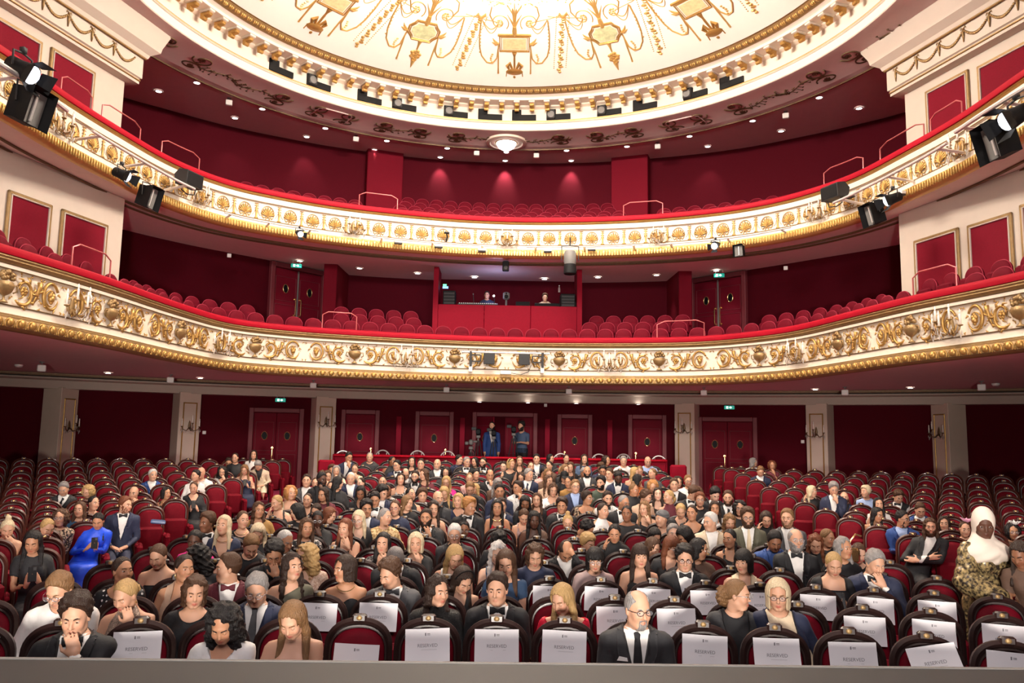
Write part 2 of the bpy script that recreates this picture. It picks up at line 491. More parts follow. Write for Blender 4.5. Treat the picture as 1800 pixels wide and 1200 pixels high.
# ---------------------------------------------------------------- doors
door_n = [0]
def door(A, B, z0, H, double=True, lit=False, frame_w=.14, name=None, open_left=0.):
    """A, B plan points of the outer frame edges (left, right seen from the stage)"""
    A = np.array(A[:2]); B = np.array(B[:2]); c = (A + B) / 2; W = np.linalg.norm(B - A)
    rz = math.atan2((B - A)[1], (B - A)[0])
    door_n[0] += 1
    o = empty('door_%d' % door_n[0], (c[0], c[1], z0), rz, kind='structure')
    mb = MB()
    mb.rbox((-W / 2 + frame_w / 2, -.05, H / 2), (frame_w, .14, H), .015); mb.rbox((W / 2 - frame_w / 2, -.05, H / 2), (frame_w, .14, H), .015)
    mb.rbox((0, -.05, H - frame_w / 2), (W - 2 * frame_w + .01, .14, frame_w), .015)
    mb.build('frame', 'door_frame', o, auto=30)
    iw = W - 2 * frame_w; ih = H - frame_w - .01
    n = 2 if double else 1
    lw = iw / n
    for k in range(n):
        lf = empty('leaf', (-iw / 2 + lw * k, 0, 0), 0); lf.parent = o
        if n == 2 and k == 0 and open_left: lf.rotation_euler = (0, 0, open_left)
        mb = MB(); mb.rbox((lw / 2, .0, ih / 2), (lw - .012, .05, ih), .008); mb.build('panel', 'door_red', lf, auto=30)
        mb = MB()
        m_ = .07 * min(1, lw / .6)
        for (za, zb) in ((.08, ih * .46), (ih * .46 + .10, ih * .88)):
            frame_rect(mb, m_, lw - m_, za, zb, .012, .012, -.025)
        mb.build('beading', 'door_frame', lf)
        ex = lw / 2
        pts = [(ex + .085 * math.cos(t), -.032, ih * .70 + .125 * math.sin(t)) for t in np.linspace(0, 2 * PI, 21)]
        mb = MB(); mb.tube(pts, .013, 6, caps=False, up=(0, 1, 0)); mb.build('porthole_ring', 'brass', lf)
        mb = MB(); mb._add([(p[0], -.030, p[2]) for p in pts[:-1]], [tuple(range(20))]); mb.build('porthole_glass', 'glass_dark', lf)
        hx = lw - .09 if (k == 0 and n == 2) else (.09 if n == 2 else (lw - .10 if c[0] < 0 else .10))
        hz = ih * .44
        if not (k == 1 and n == 2 and not lit):
            mb = MB(); mb.tube([(hx, -.02, hz - .24), (hx, -.085, hz - .23), (hx - .0, -.095, hz - .18), (hx, -.095, hz + .18), (hx, -.085, hz + .23), (hx, -.02, hz + .24)], .014, 7)
            mb.lathe([(.035, -.03), (.035, -.02)], 10, (hx, 0, hz - .24), 'y'); mb.lathe([(.035, -.03), (.035, -.02)], 10, (hx, 0, hz + .24), 'y')
            mb.build('handle', 'brass', lf)
    if double and lit:
        mb = MB(); mb.box((0, -.02, ih / 2), (.05, .04, ih)); mb.build('meeting_stile', 'grey', o)
    return o
zb = .52
def dr(xl, xr, ytop, double, R=RW - .05, **k):
    A = at_r(xl, 800, R); B = at_r(xr, 800, R)
    zt = at_r((xl + xr) / 2, ytop, R)[2]
    z0 = floor_z(*((A + B) / 2)[:2])
    return door(A, B, z0, zt - z0, double, **k)
dr(434, 531, 717, True); dr(597, 665, 720, False); dr(728, 796, 723, False)
dr(829, 944, 725, True, open_left=-.9)
dr(979, 1041, 728, False); dr(1104, 1172, 729, False); dr(1227, 1332, 733, True)
# lit lobby behind the ajar door
mb = MB(); p = at_r(868, 770, 27.9); mb.box((p[0], p[1], 1.8), (1.6, .05, 2.8)); tag(mb.build('wall_lobby', 'red_panel'), kind='structure')
# red fins between the back doors
for i, px in enumerate((700, 812, 962, 1072)):
    c = at_r(px, 780, RW - .12)
    mb = MB(); mb.rbox((0, 0, 1.15), (.16, .30, 2.3), .01)
    o = mb.build('trim_%d' % (i + 2), 'red_panel', loc=(c[0], c[1], floor_z(c[0], c[1])), rot=(0, 0, -math.atan2(c[0], c[1])), auto=30)
    tag(o, kind='structure')

# ---------------------------------------------------------------- balconies
def ornament_scroll(flip):
    """acanthus scroll with a rosette, ~.56 m wide, gilded relief"""
    mb = MB(); sx = -1 if flip else 1
    def P(u, w_, d=.02): return (sx * u, -d, w_)
    t = np.linspace(0, 1, 26)
    ang = -2.4 + t * 5.4; r = .225 * (1 - t) + .10 * t
    pts = [P(r_ * math.cos(a_) * .95, r_ * math.sin(a_), .03) for a_, r_ in zip(ang, r)]
    mb.tube(pts, .034 * (1 - t * .55) * np.minimum(1, .35 + t * 5), 7, flat=.8, up=(0, 1, 0))
    for k in (3, 7, 11, 15, 19):             # leaf tips along the stem
        a_ = ang[k]; r0 = r[k]
        b = [P(r0 * math.cos(a_), r0 * math.sin(a_), .03), P((r0 + .05) * math.cos(a_ + .22), (r0 + .05) * math.sin(a_ + .22), .045), P((r0 + .075) * math.cos(a_ + .5), (r0 + .075) * math.sin(a_ + .5), .02)]
        mb.tube(b, [.026, .020, .004], 6, flat=.6, up=(0, 1, 0))
    for k in range(6):                        # rosette
        a_ = k * PI / 3
        mb.ball(P(.045 * math.cos(a_), .045 * math.sin(a_) + .0, .03), (.032, .024, .032), 7, 5)
    mb.ball(P(0, 0, .05), .026, 8, 5)
    mb.tube([P(.0, -.05, .03), P(-.03, -.10, .03), P(-.08, -.12, .02)], [.016, .014, .006], 6)
    t3 = np.linspace(0, 1, 12)
    mb.tube([P(.135 * math.cos(2.6 - 3.4 * q), .135 * math.sin(2.6 - 3.4 * q), .022) for q in t3], .011, 5, up=(0, 1, 0))
    for (u, w_, e) in ((-.20, .17, .9), (-.23, -.12, 3.6), (.12, .22, .3), (.10, -.22, 5.2), (-.06, .23, 1.8), (.36, -.10, 5.6), (.38, .20, .4)):
        mb.tube([P(u, w_, .016), P(u + .035 * math.cos(e), w_ + .035 * math.sin(e), .024), P(u + .06 * math.cos(e + .5), w_ + .06 * math.sin(e + .5), .012)], [.008, .015, .003], 5)
        mb.ball(P(u - .02 * math.cos(e), w_ - .02 * math.sin(e), .016), .012, 5, 4)
    # horn rising between two scrolls
    mb.tube([P(.20, -.17, .02), P(.26, -.03, .04), P(.29, .09, .05), P(.31, .17, .04)], [.018, .030, .034, .052], 8, flat=.7, up=(0, 1, 0))
    mb.tube([P(.25, -.02, .05), P(.17, -.02, .045), P(.12, .05, .02)], [.022, .016, .004], 6)
    mb.tube([P(.27, .02, .05), P(.36, .05, .045), P(.38, .12, .02)], [.022, .016, .004], 6)
    return mb.mesh('scroll_ornament', 'gold')
def ornament_ring(flip):
    mb = MB(); sx = -1 if flip else 1
    def P(u, w_, d=.02): return (sx * u, -d, w_)
    t = np.linspace(0, 1, 24)
    ang = 2.6 - t * 5.6; r = .20 + .02 * np.sin(t * 6)
    mb.tube([P(r_ * .82 * math.cos(a_), r_ * math.sin(a_), .028) for a_, r_ in zip(ang, r)], .028 * (1 - .5 * np.abs(t - .5)) * np.minimum(1, .3 + 4 * (1 - t)), 7, up=(0, 1, 0))
    t2 = np.linspace(0, 1, 14)
    mb.tube([P(.12 * math.cos(2.2 - 4 * q), .12 * math.sin(2.2 - 4 * q) - .01, .02) for q in t2], .012, 6, up=(0, 1, 0))
    for (u, w_, s) in ((0, -.02, .058), (-.03, .03, .042), (.03, .03, .042), (0, .07, .03), (0, -.075, .03)):
        mb.ball(P(u, w_, .035), (s, s * .8, s), 8, 6)
    for (u, w_, e) in ((-.24, .19, 2.2), (-.24, -.18, 4.0), (.22, .20, .8), (.24, -.05, 6.0), (.22, -.20, 5.4)):
        mb.tube([P(u, w_, .016), P(u + .03 * math.cos(e), w_ + .03 * math.sin(e), .024), P(u + .055 * math.cos(e + .5), w_ + .055 * math.sin(e + .5), .012)], [.008, .015, .003], 5)
    for a_ in (.4, 1.6, 2.8, 4.2, 5.4):
        mb.tube([P(.17 * math.cos(a_), .20 * math.sin(a_), .03), P(.21 * math.cos(a_ + .2), .245 * math.sin(a_ + .2), .03)], [.022, .005], 6)
    return mb.mesh('ring_ornament', 'gold')
def ornament_urn():
    mb = MB()
    mb.lathe([(.004, -.24), (.075, -.235), (.06, -.215), (.022, -.19), (.020, -.14), (.05, -.125), (.115, -.08), (.15, -.01), (.155, .03), (.135, .045), (.14, .06), (.12, .065)], 18)
    for i in range(len(mb.v)): v = mb.v[i]; mb.v[i] = (v[0], v[1] * .6 - .03, v[2])
    for k in range(17):
        a_ = k * 2.4; r = .03 + .0065 * k
        mb.ball((r * math.cos(a_), -.05 - .02 * math.sin(k), .10 + .11 * (1 - k / 17) + .015 * math.sin(a_ * 2)), (.042, .038, .038), 6, 5)
    for s in (-1, 1):
        mb.tube([(s * .12, -.05, .02), (s * .20, -.05, .03), (s * .21, -.04, -.05), (s * .16, -.03, -.08)], .012, 6)
    return mb.mesh('urn_ornament', 'gold_old')
def ornament_palmette():
    mb = MB()
    for k in range(-4, 5):
        a_ = k * .30
        L = .205 - abs(k) * .010
        p = []
        for q in np.linspace(0, 1, 6):
            p.append((math.sin(a_) * L * q * .92 + math.sin(a_) * .03 * q * q * (1 if k else 0), -.012 - .016 * math.sin(q * PI), -.10 + math.cos(a_) * L * q))
        mb.tube(p, [.006, .011, .015, .019, .021, .012], 6, flat=.7, up=(0, 1, 0))
    t = np.linspace(-2.45, 2.45, 22)
    mb.tube([(.155 * math.sin(q), -.012, -.03 + .165 * math.cos(q)) for q in t], .009, 6, up=(0, 1, 0))
    for s in (-1, 1):
        q = np.linspace(0, 4.2, 14)
        mb.tube([(s * (.06 + .035 * math.cos(x) * (1 - x / 9)), -.014, -.15 + .032 * math.sin(x)) for x in q], .010, 6, up=(0, 1, 0))
    mb.ball((0, -.02, -.115), (.026, .02, .03), 8, 5)
    return mb.mesh('palmette_ornament', 'gold')
def ornament_torch():
    mb = MB()
    mb.lathe([(.002, -.19), (.055, -.185), (.045, -.165), (.020, -.15), (.024, -.02), (.034, .0), (.018, .02), (.014, .13), (.004, .16)], 10)
    for i in range(len(mb.v)): v = mb.v[i]; mb.v[i] = (v[0], v[1] * .5 - .012, v[2])
    for z in (.04, .10, .15):
        for s in (-1, 1):
            mb.tube([(0, -.012, z), (s * .035, -.014, z + .012), (s * .055, -.012, z - .008)], [.009, .008, .003], 5)
    for s in (-1, 1):
        q = np.linspace(0, 1, 8)
        mb.tube([(s * (.03 + .075 * x), -.010, .01 - .12 * math.sin(x * PI * .5)) for x in q], .005, 5)
    return mb.mesh('torch_ornament', 'gold')
def egg_piece(w_, h_, mat):
    mb = MB()
    mb.ball((0, -.012, 0), (w_ * .30, .035, h_ * .40), 8, 6)
    t = np.linspace(-.15 * PI, 1.15 * PI, 11)
    mb.tube([(w_ * .43 * math.cos(q), -.006, -h_ * .42 + (h_ * .80) * max(0, math.sin(q)) ** .6 * 1.0) for q in t], .011, 5, up=(0, 1, 0))
    return mb.mesh('egg_ornament', mat)

def along(path, s0, s1, pitch):
    n = max(1, int(round((s1 - s0) / pitch))); return [s0 + (s1 - s0) * (k + .5) / n for k in range(n)]
def vis_range(path, z, x0=-60, x1=1860):
    px = np.array([proj((p[0], p[1], z))[0] for p in path.P]); ok = np.nonzero((px > x0) & (px < x1))[0]
    return path.L[ok[0]], path.L[ok[-1]]

# ---- first balcony (circle)
b1 = empty('lower_balcony', (0, 20.3, 3.56), kind='structure')
def part(mb, name, mats, parent, **k):
    o = mb.build(name, mats, None, **k); o.parent = parent
    o.matrix_parent_inverse = Matrix.Translation(parent.location).inverted()
    return o
def kid(name, me, parent, loc, rz=0., scale=None):
    o = new_obj(name, me, None, loc=loc, rot=(0, 0, rz), scale=scale); o.parent = parent
    o.matrix_parent_inverse = Matrix.Translation(parent.location).inverted()
    return o
mb = MB(); PB1.sweep(mb, [(.02, 4.60), (.02, 4.50), (.055, 4.49), (.055, 4.44), (.035, 4.43), (.0, 4.425), (0, 3.925), (.035, 3.92), (.035, 3.815), (.06, 3.805), (.06, 3.79)]); part(mb, 'parapet', 'plaster_cream', b1)
mb = MB(); PB1.sweep(mb, [(.02, 4.62), (.10, 4.615), (.115, 4.59), (.095, 4.565), (.11, 4.545), (.09, 4.52), (.055, 4.50), (.02, 4.495)]); part(mb, 'gilded_cornice', 'gold_old', b1)
mb = MB(); PB1.sweep(mb, [(-.30, 4.60), (-.30, 4.70), (-.24, 4.745), (-.10, 4.765), (.06, 4.755), (.12, 4.72), (.135, 4.67), (.12, 4.62), (.02, 4.60)]); part(mb, 'velvet_rail', 'rail_velvet', b1)
for z in (4.432, 3.918):
    mb = MB(); q = PB1.off(.045); mb.tube([(p[0], p[1], z) for p in q], .012, 5); part(mb, 'bead_line', 'gold_dark', b1)
mb = MB(); PB1.sweep(mb, [(.05, 3.80), (.075, 3.79), (.075, 3.77), (.10, 3.755), (.10, 3.735), (.125, 3.72), (.15, 3.66), (.14, 3.60), (.10, 3.565), (.04, 3.55), (-.02, 3.56)]); part(mb, 'gilded_lip', 'gold_old', b1)
s0, s1 = vis_range(PB1, 4.2)
me = egg_piece(.20, .15, 'gold')
for s in along(PB1, s0, s1, .205):
    l, rz = PB1.place(s, .140, 3.665); kid('egg_ornament', me, b1, l, rz)
URN_S = [PB1.s_px(x, 4.2) for x in (3, 191, 313, 447, 623, 799, 983, 1159, 1337, 1477, 1606, 1797)]
me_u = ornament_urn(); me_s = (ornament_scroll(False), ornament_scroll(True)); me_r = (ornament_ring(False), ornament_ring(True))
for i, s in enumerate(URN_S):
    l, rz = PB1.place(s, .02, 4.175); kid('urn_ornament', me_u, b1, l, rz)
ends = [max(.3, URN_S[0] - 2.4)] + URN_S + [min(PB1.len - .3, URN_S[-1] + 2.4)]
for a, b in zip(ends[:-1], ends[1:]):
    g = b - a; k = min(1.08, g / 2.5)
    for fr, meset, fl in ((.155, me_s, 0), (.385, me_r, 1), (.615, me_r, 0), (.845, me_s, 1)):
        s = a + g * fr; l, rz = PB1.place(s, .004, 4.165)
        kid('scroll_ornament' if meset is me_s else 'ring_ornament', meset[fl], b1, l, rz, (g / 2.5 * .98, 1, 1.0))

# ---- second balcony
b2 = empty('upper_balcony', (0, 21.2, 6.98), kind='structure')
mb = MB(); PB2.sweep(mb, [(.02, 7.96), (.02, 7.92), (.05, 7.91), (.05, 7.79), (.03, 7.78), (0, 7.775), (0, 7.355), (.04, 7.35), (.04, 7.255), (.07, 7.245), (.07, 7.225)]); part(mb, 'parapet', 'plaster_white', b2)
mb = MB(); PB2.sweep(mb, [(.02, 7.985), (.085, 7.98), (.10, 7.955), (.08, 7.935), (.05, 7.925), (.02, 7.92)]); part(mb, 'gilded_cornice', 'gold', b2)
mb = MB(); PB2.sweep(mb, [(-.30, 7.96), (-.30, 8.06), (-.24, 8.11), (-.10, 8.13), (.06, 8.12), (.12, 8.085), (.135, 8.03), (.12, 7.98), (.02, 7.96)]); part(mb, 'velvet_rail', 'rail_velvet', b2)
for z in (7.785, 7.348):
    mb = MB(); q = PB2.off(.045); mb.tube([(p[0], p[1], z) for p in q], .010, 5); part(mb, 'bead_line', 'gold_old', b2)
mb = MB(); PB2.sweep(mb, [(.06, 7.235), (.085, 7.225), (.085, 7.205), (.12, 7.19), (.15, 7.12), (.14, 7.05), (.10, 7.01), (.04, 6.99), (-.02, 6.99)]); part(mb, 'gilded_lip', 'gold_pale', b2)
s0, s1 = vis_range(PB2, 7.5)
fl_me = None
mbf = MB()
for k in range(2): mbf.tube([((k - .5) * .075, -.004, -.085), ((k - .5) * .075, -.020, -.03), ((k - .5) * .075, -.020, .03), ((k - .5) * .075, -.004, .065)], [.010, .018, .018, .012], 6)
mbf.ball((0, -.014, .045), (.013, .012, .016), 6, 4)
fl_me = mbf.mesh('flute_ornament', 'gold_pale')
for s in along(PB2, s0, s1, .15):
    l, rz = PB2.place(s, .142, 7.115); kid('flute_ornament', fl_me, b2, l, rz)
c2 = PB2.s_px(891, 7.55)
me_p = ornament_palmette(); me_t = ornament_torch()
for k in range(-60, 61):
    s = c2 + k * .285
    if s < s0 - .2 or s > s1 + .2 or s < .1 or s > PB2.len - .1: continue
    l, rz = PB2.place(s, .004, 7.565)
    kid('palmette_ornament' if k % 2 == 0 else 'torch_ornament', me_p if k % 2 == 0 else me_t, b2, l, rz, (1, 1, 1.08))

# ---- tiers, walls, ceilings of the balconies
def strip(name, Pa, Pb, za, zb, mat, nm=120):
    la = np.linspace(0, 1, nm)
    def rs(P):
        d = np.concatenate([[0], np.cumsum(np.linalg.norm(np.diff(P, axis=0), axis=1))]); d /= d[-1]
        return np.stack([np.interp(la, d, P[:, 0]), np.interp(la, d, P[:, 1])], 1)
    A_, B_ = rs(Pa), rs(Pb)
    mb = MB(); mb.grid([[(p[0], p[1], za) for p in A_], [(p[0], p[1], zb) for p in B_]])
    return tag(mb.build(name, mat), kind='structure')
def tiers(path, wall, zs, d0, dd, name):
    mb = MB()
    prof = [(-.02, zs[0] - .2), (-.02, zs[0])]
    d = d0
    for k, z in enumerate(zs):
        prof.append((-(d0 + dd * k), z))
        if k + 1 < len(zs): prof.append((-(d0 + dd * k) - .01, zs[k + 1]))
    path.sweep(mb, prof)
    tag(mb.build(name, 'carpet'), kind='structure')
    strip(name + '_back', path.off(prof[-1][0]), wall.P, zs[-1], zs[-1], 'carpet')
tiers(PB1, W1, [4.16, 4.46, 4.76, 5.02], 1.00, .80, 'floor_lower_balcony')
tiers(PB2, W2, [7.34, 7.67, 7.98, 8.33, 8.64], 1.00, .76, 'floor_upper_balcony')
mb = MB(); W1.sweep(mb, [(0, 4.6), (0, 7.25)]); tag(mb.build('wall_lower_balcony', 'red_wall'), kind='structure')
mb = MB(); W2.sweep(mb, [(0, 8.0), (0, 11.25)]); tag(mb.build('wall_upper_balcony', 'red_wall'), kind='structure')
sof2 = strip('ceiling_lower_balcony', PB2.off(-.02), W1.P, 7.00, 7.12, 'plaster_soffit')
for (n_, rad) in ((-.55, .030), (-.80, .024)):
    mb = MB(); q = PB2.off(n_); mb.tube([(p[0], p[1], 7.00) for p in q], rad, 6); part(mb, 'moulding_line', 'gold_dark', b2)
# projecting wall piers in the upper balcony
for i, (xa, xb) in enumerate(((645, 708), (1075, 1139))):
    A_ = at_y(xa, 300, 24.35); B_ = at_y(xb, 300, 24.75 if xa < 900 else 24.35)
    if xa > 900: A_ = at_y(xa, 300, 24.75)
    c = (A_ + B_) / 2; W_ = np.linalg.norm((B_ - A_)[:2])
    mb = MB(); mb.rbox((0, .45, 9.6), (W_, 1.0, 3.3), .02)
    tag(mb.build('trim_%d' % (6 + i), 'red_panel', loc=(c[0], c[1], 0), rot=(0, 0, math.atan2(B_[1] - A_[1], B_[0] - A_[0])), auto=30), kind='structure')
# lower-balcony wall returns beside the doors
for i, px in enumerate((581, 1203)):
    c = at_y(px, 520, 22.9)
    mb = MB(); mb.rbox((0, .8, 1.15), (.38, 1.9, 2.4), .02)
    tag(mb.build('trim_%d' % (8 + i), 'red_panel', loc=(c[0], c[1], 4.9), auto=30), kind='structure')
def door_w1(x0, x1, ytop):
    sa, sb = W1.s_px(x0, 6), W1.s_px(x1, 6)
    A_, _ = W1.at(sa); B_, nn = W1.at(sb)
    A_ = A_ + nn * .1; B_ = B_ + nn * .1
    return door(A_, B_, 5.02, 2.07, True, lit=True)
door_w1(468, 566, 470); door_w1(1219, 1318, 484)

# ---- side piers with velvet panels
def side_pier(A, B, z0, z1, panels, matp, left, ent=None):
    A = np.array(A, float); B = np.array(B, float)
    hit = quad_on(A, B)
    # local frame: x along from B(near) to A(far) on the left; facing the stage
    L_, R_ = (B, A) if left else (A, B)
    d = R_ - L_; W_ = np.linalg.norm(d); rz = math.atan2(d[1], d[0])
    o = empty('wall_%s_%s' % ('left' if left else 'right', 'lower' if z0 < 6 else 'upper'), (L_[0], L_[1], z0), rz, kind='structure')
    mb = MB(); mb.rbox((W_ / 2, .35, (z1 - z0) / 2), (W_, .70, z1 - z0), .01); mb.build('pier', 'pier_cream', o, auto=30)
    c, s = math.cos(rz), math.sin(rz)
    def loc(p): q = np.array(p[:2]) - L_; return q[0] * c + q[1] * s, p[2] - z0
    for (xa, xb, xt, yt) in panels:
        ua = loc(hit(xa, yt))[0]; ub = loc(hit(xb, yt))[0]; zt = loc(hit(xt, yt))[1]
        mb = MB(); mb.rbox(((ua + ub) / 2, -.005, zt / 2), (ub - ua - .06, .05, zt - .06), .015); mb.build('velvet_panel', 'red_panel', o, auto=30)
        mb = MB(); frame_rect(mb, ua, ub, -.4, zt, .06, .05, 0.); mb.build('gilded_frame', 'gold_old', o, auto=30)
        mb = MB(); frame_rect(mb, ua + .055, ub - .055, -.4, zt - .055, .025, .062, 0.); mb.build('cream_frame', 'pier_cream', o, auto=30)
    if ent:
        (xb_, yb), (xt_, yt) = ent
        zb = loc(hit(xb_, yb))[1]; zt = z1 - z0
        mb = MB()
        prof = [(0, zb), (.20, zb + .02), (.20, zb + .14), (.24, zb + .16), (.24, zb + .62), (.30, zb + .64), (.33, zb + .72), (.48, zb + .84), (.50, zb + .95), (.62, zt - .02), (.62, zt), (0, zt)]
        e = W_ if left else 0
        rows = [[(-.0 if left else -p_[0] , -p_[0], p_[1]), ((W_ + p_[0]) if left else W_, -p_[0], p_[1]), ((W_ + p_[0]) if left else W_, .7, p_[1])] if left else
                [(-p_[0], .7, p_[1]), (-p_[0], -p_[0], p_[1]), (W_, -p_[0], p_[1])] for p_ in prof]
        mb.grid(rows); mb.build('entablature', 'pier_cream', o, auto=30)
        for (zz, yy, r_) in ((zb + .10, .205, .022), (zb + .63, .27, .03)):
            mb = MB(); mb.tube([(0 if left else -yy, -yy, zz), (W_ + (yy if left else 0), -yy, zz)], r_, 6); mb.build('gilded_moulding', 'gold_old', o)
        n = int(W_ / .62)
        me = swag_mesh()
        for k in range(n + 1):
            x = (W_ - .05 - k * .62) if left else (.05 + k * .62)
            new_obj('swag_ornament', me, o, loc=(x - (.62 if left else 0), -.245, zb + .50))
    return o
_sw = []
def swag_mesh():
    if not _sw:
        mb = MB(); t = np.linspace(0, 1, 17)
        for k, q in enumerate(t):
            mb.ball((q * .62, -.012, -.20 * math.sin(q * PI) ** .9 + .02), (.024 + .012 * math.sin(q * PI), .02, .024 + .010 * math.sin(q * PI)), 6, 4)
        mb.tube([(0, -.01, .04), (.0, -.014, -.10), (.0, -.01, -.24)], [.022, .026, .008], 6)
        for s in (-1, 1): mb.tube([(0, -.012, .04), (s * .05, -.014, .07), (s * .07, -.012, .02)], [.010, .012, .004], 5)
        _sw.append(mb.mesh('swag_ornament', 'gold_old'))
    return _sw[0]
side_pier((-8.45, 17.0), (-9.95, 11.4), 7.6, 11.10, [(84, 166, 166, 128), (-40, 73, 73, 75)], 'red_panel', True, ((181, 121), (205, 87)))
side_pier((8.75, 17.0), (10.25, 11.4), 7.6, 11.10, [(1628, 1706, 1628, 162), (1719, 1830, 1719, 118)], 'red_panel', False, ((1612, 155), (1590, 120)))
side_pier((-8.0, 16.5), (-9.35, 11.2), 4.4, 7.02, [(104, 188, 188, 396), (10, 90, 90, 361)], 'red_panel', True)
side_pier((8.25, 16.5), (9.6, 11.2), 4.4, 7.02, [(1608, 1688, 1608, 424), (1702, 1782, 1702, 397), (1794, 1880, 1794, 361)], 'red_panel', False)

# ---------------------------------------------------------------- ceiling, ring, dome
RC = 14.8
def ringpts(R, n=120, a0=-PI, a1=PI): return [(R * math.sin(a), RC + R * math.cos(a)) for a in np.linspace(a0, a1, n)]
def ring_sweep(mb, prof, n=160):
    mb.grid([[(p[0], p[1], z) for p in ringpts(R, n)] for R, z in prof]); return mb
mb = MB()
ring_sweep(mb, [(7.80, 11.10), (7.95, 11.085), (9.05, 11.085), (9.12, 11.06), (9.25, 11.06), (9.30, 11.10), (11, 11.12), (14, 11.14), (20, 11.16)])
ceil = tag(mb.build('ceiling', 'ceiling_plain'), kind='structure')
ceil_e = ceil
def cpart(mb, name, mat, **k): return mb.build(name, mat, ceil, **k)
mb = MB(); ring_sweep(mb, [(7.80, 11.10), (7.78, 11.12), (7.78, 11.30), (7.74, 11.31), (7.74, 11.345), (7.79, 11.36), (7.79, 11.40), (7.83, 11.41), (7.83, 11.76)]); cpart(mb, 'ring_fascia', 'plaster_white')
mb = MB(); ring_sweep(mb, [(7.83, 11.76), (7.80, 11.77), (7.72, 11.80), (7.70, 11.83), (7.36, 11.835)]); cpart(mb, 'ring_corona_soffit', 'plaster_cream')
mb = MB(); ring_sweep(mb, [(7.36, 11.835), (7.34, 11.84), (7.34, 11.91), (7.30, 11.94), (7.24, 11.96)]); cpart(mb, 'ring_corona', 'plaster_white')
mb = MB(); ring_sweep(mb, [(7.24, 11.96), (7.18, 11.97), (7.10, 12.03), (7.06, 12.08), (7.02, 12.09)]); cpart(mb, 'gilded_band', 'gold_old')
for R, z, r_ in ((7.775, 11.375, .018), (7.745, 11.33, .010), (9.20, 11.055, .035)):
    mb = MB(); mb.tube([(p[0], p[1], z) for p in ringpts(R, 160)], r_, 5, caps=False); cpart(mb, 'gilded_line', 'gold' if R < 9 else 'gold_dark')
# leaf pieces on the gilded band
mbq = MB()
for s in (-1, 0, 1):
    mbq.tube([(s * .035, -.0, -.055), (s * .055, -.022, .0), (s * .04, -.0, .06)], [.012, .022, .006], 6)
leafm = mbq.mesh('leaf_ornament', 'gold_pale')
NB = 230
for k in range(NB):
    a = 2 * PI * k / NB
    if abs((a + PI) % (2 * PI) - PI) > math.radians(100): continue
    new_obj('leaf_ornament', leafm, ceil, loc=(7.13 * math.sin(a), RC + 7.13 * math.cos(a), 12.02), rot=(.75, 0, -a))
# brackets
mbq = MB(); mbq.rbox((0, -.18, -.02), (.17, .34, .05), .008)
mbq.mi = 1; mbq.rbox((0, -.16, -.10), (.13, .28, .12), .03); mbq.tube([(-.062, -.10, -.17), (.062, -.10, -.17)], .055, 8); mbq.tube([(-.055, -.26, -.08), (.055, -.26, -.08)], .045, 8)
brm = mbq.mesh('bracket', ['plaster_white', 'gold'], auto=40)
NBR = 108
for k in range(NBR):
    a = 2 * PI * (k + .5) / NBR
    if abs((a + PI) % (2 * PI) - PI) > math.radians(100): continue
    new_obj('bracket', brm, ceil, loc=(7.70 * math.sin(a), RC + 7.70 * math.cos(a), 11.83), rot=(0, 0, -a))
# dome
def dome_z(r): return 12.09 + 1.75 * (1 - (r / 7.02) ** 2)
mb = MB(); mb.grid([[(p[0], p[1], dome_z(R)) for p in ringpts(R, 120)] for R in (7.02, 6.6, 6.2, 5.6, 5, 4.2, 3.2, 2, .8, .02)])
dome = tag(mb.build('dome_ceiling', 'dome_white'), kind='structure')
# ---------------------------------------------------------------- dome ornament
def DP(dx, y, off=.012):
    """ornament drawing units (a drawing of the bay at angle 0) -> dome surface"""
    r = 7.02 - (151 - y) * .0175
    a = dx / 66.0 / max(r, 1) * (1 + .0)
    return (r * math.sin(a), r * math.cos(a), dome_z(r) - off)
def dtube(mb, pts, r, seg=6, n=None):
    mb.tube([DP(*p) for p in pts], r, seg)
def spiral(cx, cy, r0, r1, a0, turns, n=26):
    t = np.linspace(0, 1, n)
    return [(cx + (r0 + (r1 - r0) * q) * math.cos(a0 + turns * 2 * PI * q), cy + (r0 + (r1 - r0) * q) * math.sin(a0 + turns * 2 * PI * q) * .9) for q in t]
DM = {}
def dmesh(name, mb, mat): DM[name] = mb.mesh(name, mat, auto=40)
for nm, octo in (('r', 0), ('o', 1)):
    W_, H_ = (26, 13)
    out = [(-W_, 75 - H_), (W_, 75 - H_), (W_, 75 + H_), (-W_, 75 + H_)] if not octo else [(-W_ + 9, 72 - H_ - 3), (W_ - 9, 72 - H_ - 3), (W_ - 6, 72 - H_ + 2), (W_ + 1, 72 - 5), (W_ + 1, 72 + 5), (W_ - 6, 72 + H_ - 2), (W_ - 9, 72 + H_ + 3), (-W_ + 9, 72 + H_ + 3), (-W_ + 6, 72 + H_ - 2), (-W_ - 1, 72 + 5), (-W_ - 1, 72 - 5), (-W_ + 6, 72 - H_ + 2)]
    cy = sum(p[1] for p in out) / len(out)
    mb = MB()
    for k, (sc_, r_) in enumerate(((1.0, .026), (.88, .016))):
        q = [((p[0]) * sc_, cy + (p[1] - cy) * sc_) for p in out]; q.append(q[0]); q.append(q[1])
        dtube(mb, q, r_)
    if not octo: dtube(mb, [(-29, 60), (29, 60)], .038)
    dmesh('panel_frame_' + nm, mb, 'gold')
    mb = MB(); mb._add([DP(p[0] * .94, cy + (p[1] - cy) * .94, .012) for p in out], [tuple(range(len(out)))])
    dmesh('panel_ground_' + nm, mb, 'plaster_white')
    mb = MB(); mb._add([DP(p[0] * .78, cy + (p[1] - cy) * .72, .022) for p in out], [tuple(range(len(out)))])
    for k in range(5):
        pass
    dmesh('panel_painting_' + nm, mb, 'paint_peach' if not octo else 'paint_green')
mb = MB()                                             # flourish over the panel
